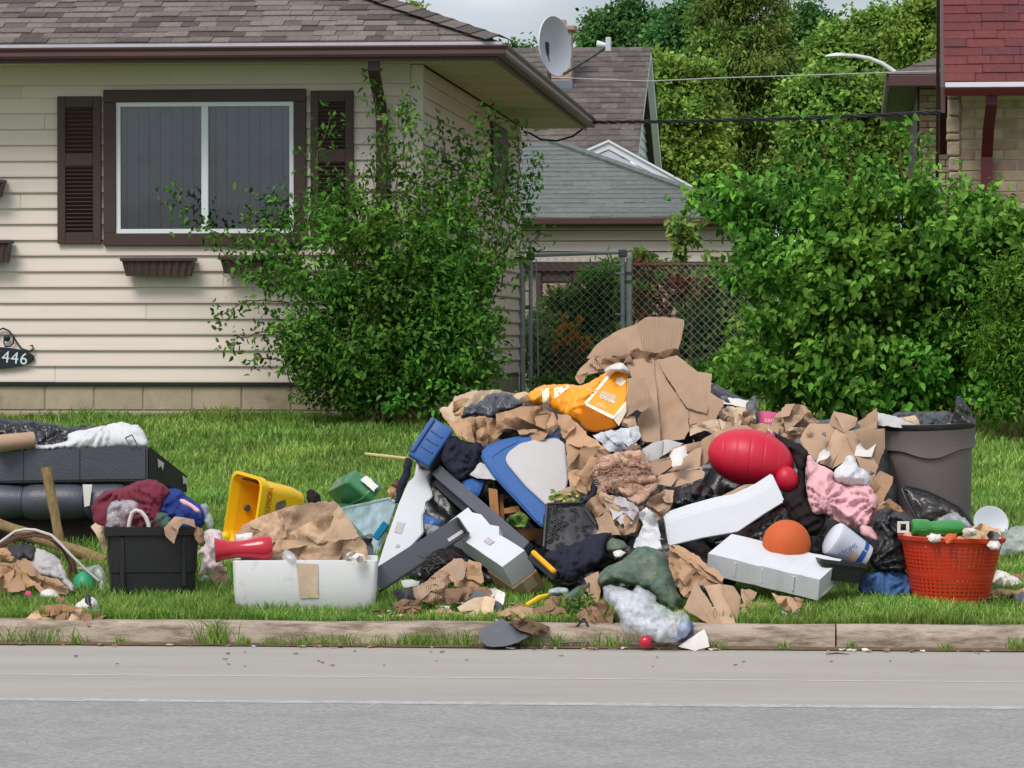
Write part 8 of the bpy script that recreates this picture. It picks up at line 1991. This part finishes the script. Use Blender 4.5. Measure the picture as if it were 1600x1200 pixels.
for i, (x, y, m, nm, lab, ct) in enumerate(((925, 770, 'litter_white', 'crumpled_wrapper', 'cream crumpled wrapper on the basket scraps', 'wrapper'), (990, 750, 'litter_tan', 'husk', 'tan dry husk on the basket scraps', 'husk'), (1040, 790, 'litter_grey', 'foil_scrap', 'grey foil scrap at the basket rim', 'foil'), (740, 802, 'litter_white', 'receipt', 'white paper curl under the green bottle', 'paper'), (820, 800, 'orange_rubber', 'clay_shard', 'orange brown shard beside the green bottle', 'shard'), (1045, 840, 'litter_white', 'plastic_scrap', 'white plastic scrap hanging over the basket rim', 'plastic'))):
    r = 34; soft(nm, lab, ct, c7(*[(x + r * (1 + .5 * rr.random()) * math.cos(a), y + r * .6 * (1 + .5 * rr.random()) * math.sin(a)) for a in [k * 1.047 for k in range(6)]]), Yb2 - .2, m, tilt=.8, bulge=.03, back=.03, crum=.02, cs=20)
bo = [at(*c7((612, 750))[0], Yb2 - .08), at(*c7((888, 752))[0], Yb2 - .04)]
zz = (bo[1] - bo[0]); L = zz.length; zz.normalize(); xx = zz.orthogonal().normalized(); M = Matrix((xx, zz.cross(xx), zz)).transposed().to_4x4(); M.translation = bo[0]
rB = 14.5 / sbk
tag(MB().lathe([(.001, 0), (rB * .7, 0), (rB * .95, .008), (rB, .03), (rB * .95, L * .30), (rB * .72, L * .36), (rB * .72, L * .40), (rB * .85, L * .5), (rB * .9, L * .85), (rB * .8, L * .96), (rB * .4, L), (.001, L)], 22, M).build('green_bottle', 'green_glass', smooth=True), 'bright green plastic bottle lying on top of the orange basket', 'bottle')
ct_ = thing('hang_card', 'white card with a square hole stuck in the orange basket', 'card', tuple(at(*c7((570, 775))[0], Yb2 - .12)))
b = MB()
for a, d in (((540, 715), (602, 728)), ((540, 762), (602, 776)), ((540, 728), (556, 762)), ((586, 728), (602, 762))):
    p, q = c7(a)[0], c7(d)[0]; A, D = at(p[0], p[1], Yb2 - .12), at(q[0], q[1], Yb2 - .12); b.box((A.x, Yb2 - .123, D.z), (D.x, Yb2 - .118, A.z))
b.build('card', 'label_white', ct_)

# ---------------------------------------------------------------- trash can
Ycn = 2.45; scn = ppm(Ycn); cc = at(1452, 870, Ycn); cc.z = gz(Ycn); Rt = 77 / scn; Hc = at(1452, 664, Ycn).z - cc.z
can = thing('trash_can', 'large brown grey plastic trash can with black liner', 'trash can', tuple(cc))
M = frame(cc, (1, 0, .03), (0, 1, .02), (-.03, -.02, 1))
loops = []
def cring(r, z, wav=0): return [(r * math.cos(a), r * math.sin(a), z - wav * max(0, math.cos(2 * a + math.pi)) ** 2) for a in [2 * math.pi * i / 48 for i in range(48)]]
MB().loft([cring(Rt * .80, 0), cring(Rt * .82, .01), cring(Rt * .94, Hc - .02), cring(Rt * .88, Hc - .02), cring(Rt * .75, .02)], M).build('body', 'can_grey', can, smooth=True)
MB().loft([cring(Rt * .955, Hc - .13, .045), cring(Rt * .985, Hc - .125, .045), cring(Rt * .99, Hc - .03), cring(Rt * 1.0, Hc - .025), cring(Rt * 1.0, Hc), cring(Rt * .93, Hc + .002), cring(Rt * .9, Hc - .1)], M, cap0=False, cap1=False).build('rim_skirt', 'can_grey', can, smooth=True)
MB().loft([cring(Rt * .945, Hc + .006), cring(Rt * .96, Hc + .016), cring(Rt * 1.01, Hc + .012), cring(Rt * 1.012, Hc - .012), cring(Rt * 1.002, Hc - .02)], M, cap0=False, cap1=False).build('liner_edge', 'black_bag', can, smooth=True)
soft('can_liner', 'black plastic liner bulging inside the trash can mouth', 'liner', c7((500, 215), (520, 160), (600, 148), (700, 143), (830, 150), (900, 190), (890, 225), (700, 235)), Ycn - .05, 'black_bag', tilt=2.0, bulge=.04, back=.05, crum=.03, cs=10, kind='bag')
soft('liner_peak', 'pointed black mesh bag end standing up at the trash can rim', 'mesh bag', c7((828, 195), (836, 130), (845, 90), (866, 60), (900, 100), (932, 150), (945, 212), (900, 225)), Ycn - .1, 'dark_film', tilt=.3, bulge=.03, back=.02, crum=.02, cs=14, kind='bag')
soft('grey_carton', 'grey backed cardboard strip lying on the trash can', 'cardboard', c7((438, 146), (540, 175), (652, 216), (590, 228), (440, 216)), Ycn - .26, 'grey_panel', tilt=1.0, thick=.008, bulge=.01, crum=.006)
soft('small_carton', 'small open brown carton in the trash can mouth', 'carton', c7((545, 178), (600, 168), (634, 165), (656, 212), (600, 205)), Ycn - .12, 'cardboard_lt', tilt=.8, thick=.02, bulge=.02, crum=.008)
cs_ = soft('mesh_chair', 'torn smoky mesh chair seat leaning on the trash can', 'chair seat', c7((565, 550), (580, 530), (640, 545), (700, 562), (760, 590), (860, 640), (905, 690), (935, 735), (870, 722), (760, 690), (720, 715), (640, 705), (590, 610)), 1.75, 'dark_film', tilt=.5, thick=.008, bulge=.04, crum=.012, kind='cloth')
MB().tube([at(*q, 1.72 + .5 * (820 - q[1]) / 285) for q in c7((640, 700), (590, 610), (566, 550), (582, 530), (640, 545), (700, 562), (760, 590), (860, 640), (905, 690), (935, 735))], .008, 6).build('seat_frame', 'black_plastic', cs_, smooth=True)
soft('pale_film', 'pale plastic film between mesh seat and green bottle', 'plastic film', c7((748, 705), (790, 678), (850, 672), (900, 705), (925, 745), (880, 750), (800, 735)), 1.45, 'clear_film', tilt=.5, bulge=.04, back=.03, crum=.02, kind='bag')
soft('twig_litter', 'dry brown twigs and straw beside the trash can', 'twigs', c7((455, 620), (500, 600), (560, 640), (600, 690), (540, 665), (480, 650)), 1.6, 'litter_brown', tilt=.6, bulge=.03, back=.03, crum=.03, cs=25)
# right fringe
Ypt = YG(1550, 835); pc_ = at(1548, 818, Ypt)
b = MB().lathe([(.001, -.004), (.05, -.004), (.09, .012), (.105, .016), (.104, .02), (.088, .017), (.05, .002), (.001, .002)], 30, frame(pc_, (1, .1, 0), (-.05, .35, 1), (.0, -1, .35)))
tag(b.build('foam_plate', 'pail_white', smooth=True), 'white foam plate standing on edge behind the orange basket', 'plate')
soft('white_tarp', 'off-white plastic sheet lying on the lawn right of the basket', 'plastic sheet', c7((1060, 885), (1100, 770), (1170, 740), (1260, 745), (1280, 860), (1180, 880), (1110, 905)), YG(1580, 868) - .1, 'clear_film', tilt=.9, bulge=.07, back=.07, crum=.025, cs=9, kind='bag')
soft('pink_floral_cloth', 'pinkish patterned cloth on the grass right of the basket', 'cloth', c7((1035, 1040), (1050, 980), (1100, 978), (1190, 1028), (1175, 1062), (1060, 1062)), YG(1570, 922), 'litter_white', tilt=.7, bulge=.05, back=.05, crum=.03, cs=12, kind='cloth')
soft('tan_cloth', 'tan grey rags in the grass at the right of the basket', 'rags', c7((1018, 1085), (1080, 1062), (1160, 1075), (1240, 1055), (1250, 1120), (1100, 1118), (1030, 1110)), YG(1575, 938), 'litter_tan', tilt=.7, bulge=.05, back=.05, crum=.025, cs=12, kind='cloth')
soft('slate_scrap', 'slate blue plastic piece at the grass edge right of the basket', 'plastic', c7((1130, 1120), (1180, 1085), (1250, 1080), (1250, 1145), (1160, 1140)), YG(1590, 945), 'grey_metal', tilt=.6, thick=.02, bulge=.02, crum=.01)
soft('crimson_scrap', 'small crimson scrap on the pinkish cloth', 'scrap', c7((1150, 995), (1180, 990), (1195, 1015), (1165, 1020)), YG(1594, 908), 'pink_bit', tilt=.6, bulge=.015, back=.01, crum=.006)

# ---------------------------------------------------------------- small litter
rr = random.Random(99)
LM = ('litter_brown', 'litter_tan', 'litter_white', 'litter_brown', 'paper_dark', 'litter_grey')
LN = {'litter_brown': ('brown', 'brown'), 'litter_tan': ('tan', 'tan'), 'litter_white': ('dirty white', 'white'), 'paper_dark': ('dark brown', 'dark brown'), 'litter_grey': ('grey', 'grey')}
def litter(px, Y, r, m, zone):
    c = at(px, 900, Y); z0 = gz(Y) + .02 if Y > .19 else (.122 if Y > .05 else .006)
    n = 7; b = MB(); top = []; k = rr.uniform(.5, 1)
    for i in range(n):
        a = 2 * math.pi * i / n; q = r * rr.uniform(.6, 1.2); top.append(Vector((c.x + q * math.cos(a), Y + q * k * math.sin(a), z0 + rr.uniform(0, r * .5))))
    ctr_ = Vector((c.x, Y, z0 + r * rr.uniform(.1, .6)))
    b.add(top + [ctr_] + [p - Vector((0, 0, .004)) for p in top] + [ctr_ - Vector((0, 0, .004))], [(i, (i + 1) % n, n) for i in range(n)] + [((i + 1) % n + n + 1, i + n + 1, 2 * n + 1) for i in range(n)] + [(i, i + n + 1, (i + 1) % n + n + 1, (i + 1) % n) for i in range(n)])
    o = b.build('litter_scrap', m)
    tag(o, 'small %s scrap of litter %s' % (LN[m][0], zone), 'litter', 'small %s litter %s' % (LN[m][1], zone))
for k in range(120): litter(rr.uniform(590, 1190), rr.uniform(.19, .7), rr.uniform(.01, .04), rr.choice(LM), 'at the foot of the main heap')
for k in range(30): litter(rr.uniform(45, 150), rr.uniform(.2, .6), rr.uniform(.012, .04), rr.choice(LM[:2] + ('paper_dark',)), 'by the worn shoe')
for k in range(12): litter(rr.uniform(1380, 1600), rr.uniform(.7, 1.6), rr.uniform(.012, .035), rr.choice(LM), 'round the orange basket')
for k in range(60): litter(rr.uniform(20, 1590), rr.uniform(-.11, -.02), rr.uniform(.006, .022), rr.choice(LM), 'in the gutter')
for k in range(26): litter(rr.uniform(0, 1600), rr.uniform(-1.2, -.15), rr.uniform(.004, .014), rr.choice(('litter_brown', 'litter_grey', 'paper_dark')), 'on the road')
for (x, y) in ((52, 1022), (1310, 1024)):
    Y = -18.75 + 1.525 * F_PX / (y - 527); p = at(x, y, Y); 
    tag(MB().tube([p + Vector((-.06, 0, .006)), p + Vector((-.01, .012, .01)), p + Vector((.05, .004, .006))], [.003, .005, .002], 5).build('twig_scrap', 'twig'), 'thin dark twig lying on the parking lane', 'twig', 'twigs on the lane')

# torn scraps lodged between the bigger things of the heap
rr = random.Random(123)
heap = [(640, 880), (650, 790), (700, 690), (860, 640), (1000, 560), (1120, 610), (1240, 660), (1380, 690), (1390, 860), (1150, 930), (900, 950), (700, 950)]
keepout = [(1107, 674, 1247, 770), (1035, 752, 1232, 855), (1085, 840, 1330, 940), (826, 565, 985, 676), (750, 680, 890, 830), (590, 690, 685, 895), (1190, 815, 1268, 880), (1270, 800, 1370, 905), (1255, 715, 1372, 835), (690, 740, 860, 950), (600, 810, 735, 905), (930, 850, 1068, 1005), (950, 500, 1130, 690), (1300, 665, 1385, 760), (640, 655, 770, 740), (850, 780, 935, 860)]
def inside(x, y, P):
    r = False
    for i in range(len(P)):
        a, c = P[i - 1], P[i]
        if (a[1] > y) != (c[1] > y) and x < (c[0] - a[0]) * (y - a[1]) / (c[1] - a[1]) + a[0]: r = not r
    return r
SM = (('cardboard', 'brown cardboard'), ('cardboard_lt', 'pale cardboard'), ('paper_dark', 'dark brown paper'), ('litter_white', 'dirty white paper'), ('black_bag', 'black plastic'), ('clear_film', 'clear plastic'), ('litter_grey', 'grey'), ('paper_brown', 'kraft paper'))
k = 0; tries = 0
while k < 110 and tries < 8000:
    tries += 1; x, y = rr.uniform(640, 1395), rr.uniform(600, 955)
    if not inside(x, y, heap) or any(a < x < c and b_ < y < d for a, b_, c, d in keepout): continue
    m, nm = rr.choice(SM); r = rr.uniform(5, 19); el = rr.uniform(.35, .8); ang = rr.uniform(0, 3.14); n = rr.choice((4, 5, 5, 6)); pts = []
    for i in range(n):
        a = 2 * math.pi * i / n + rr.uniform(-.35, .35); q = r * rr.uniform(.7, 1.25); u, v = q * math.cos(a), q * el * math.sin(a)
        pts.append((x + u * math.cos(ang) - v * math.sin(ang), y + u * math.sin(ang) + v * math.cos(ang)))
    film = m in ('black_bag', 'clear_film')
    soft('torn_scrap', 'small torn %s scrap lodged in the main heap' % nm, 'scrap', pts, PY(max(p[1] for p in pts)) - .12, m, tilt=rr.uniform(.5, 1.3), thick=.005, bulge=.02, back=(.02 if film else None), crum=.016, cs=12, kind='bag' if film else 'paper', seed=k * 7 + 3, yaw=rr.uniform(-.5, .5), group='torn %s scraps in the heap' % nm)
    k += 1
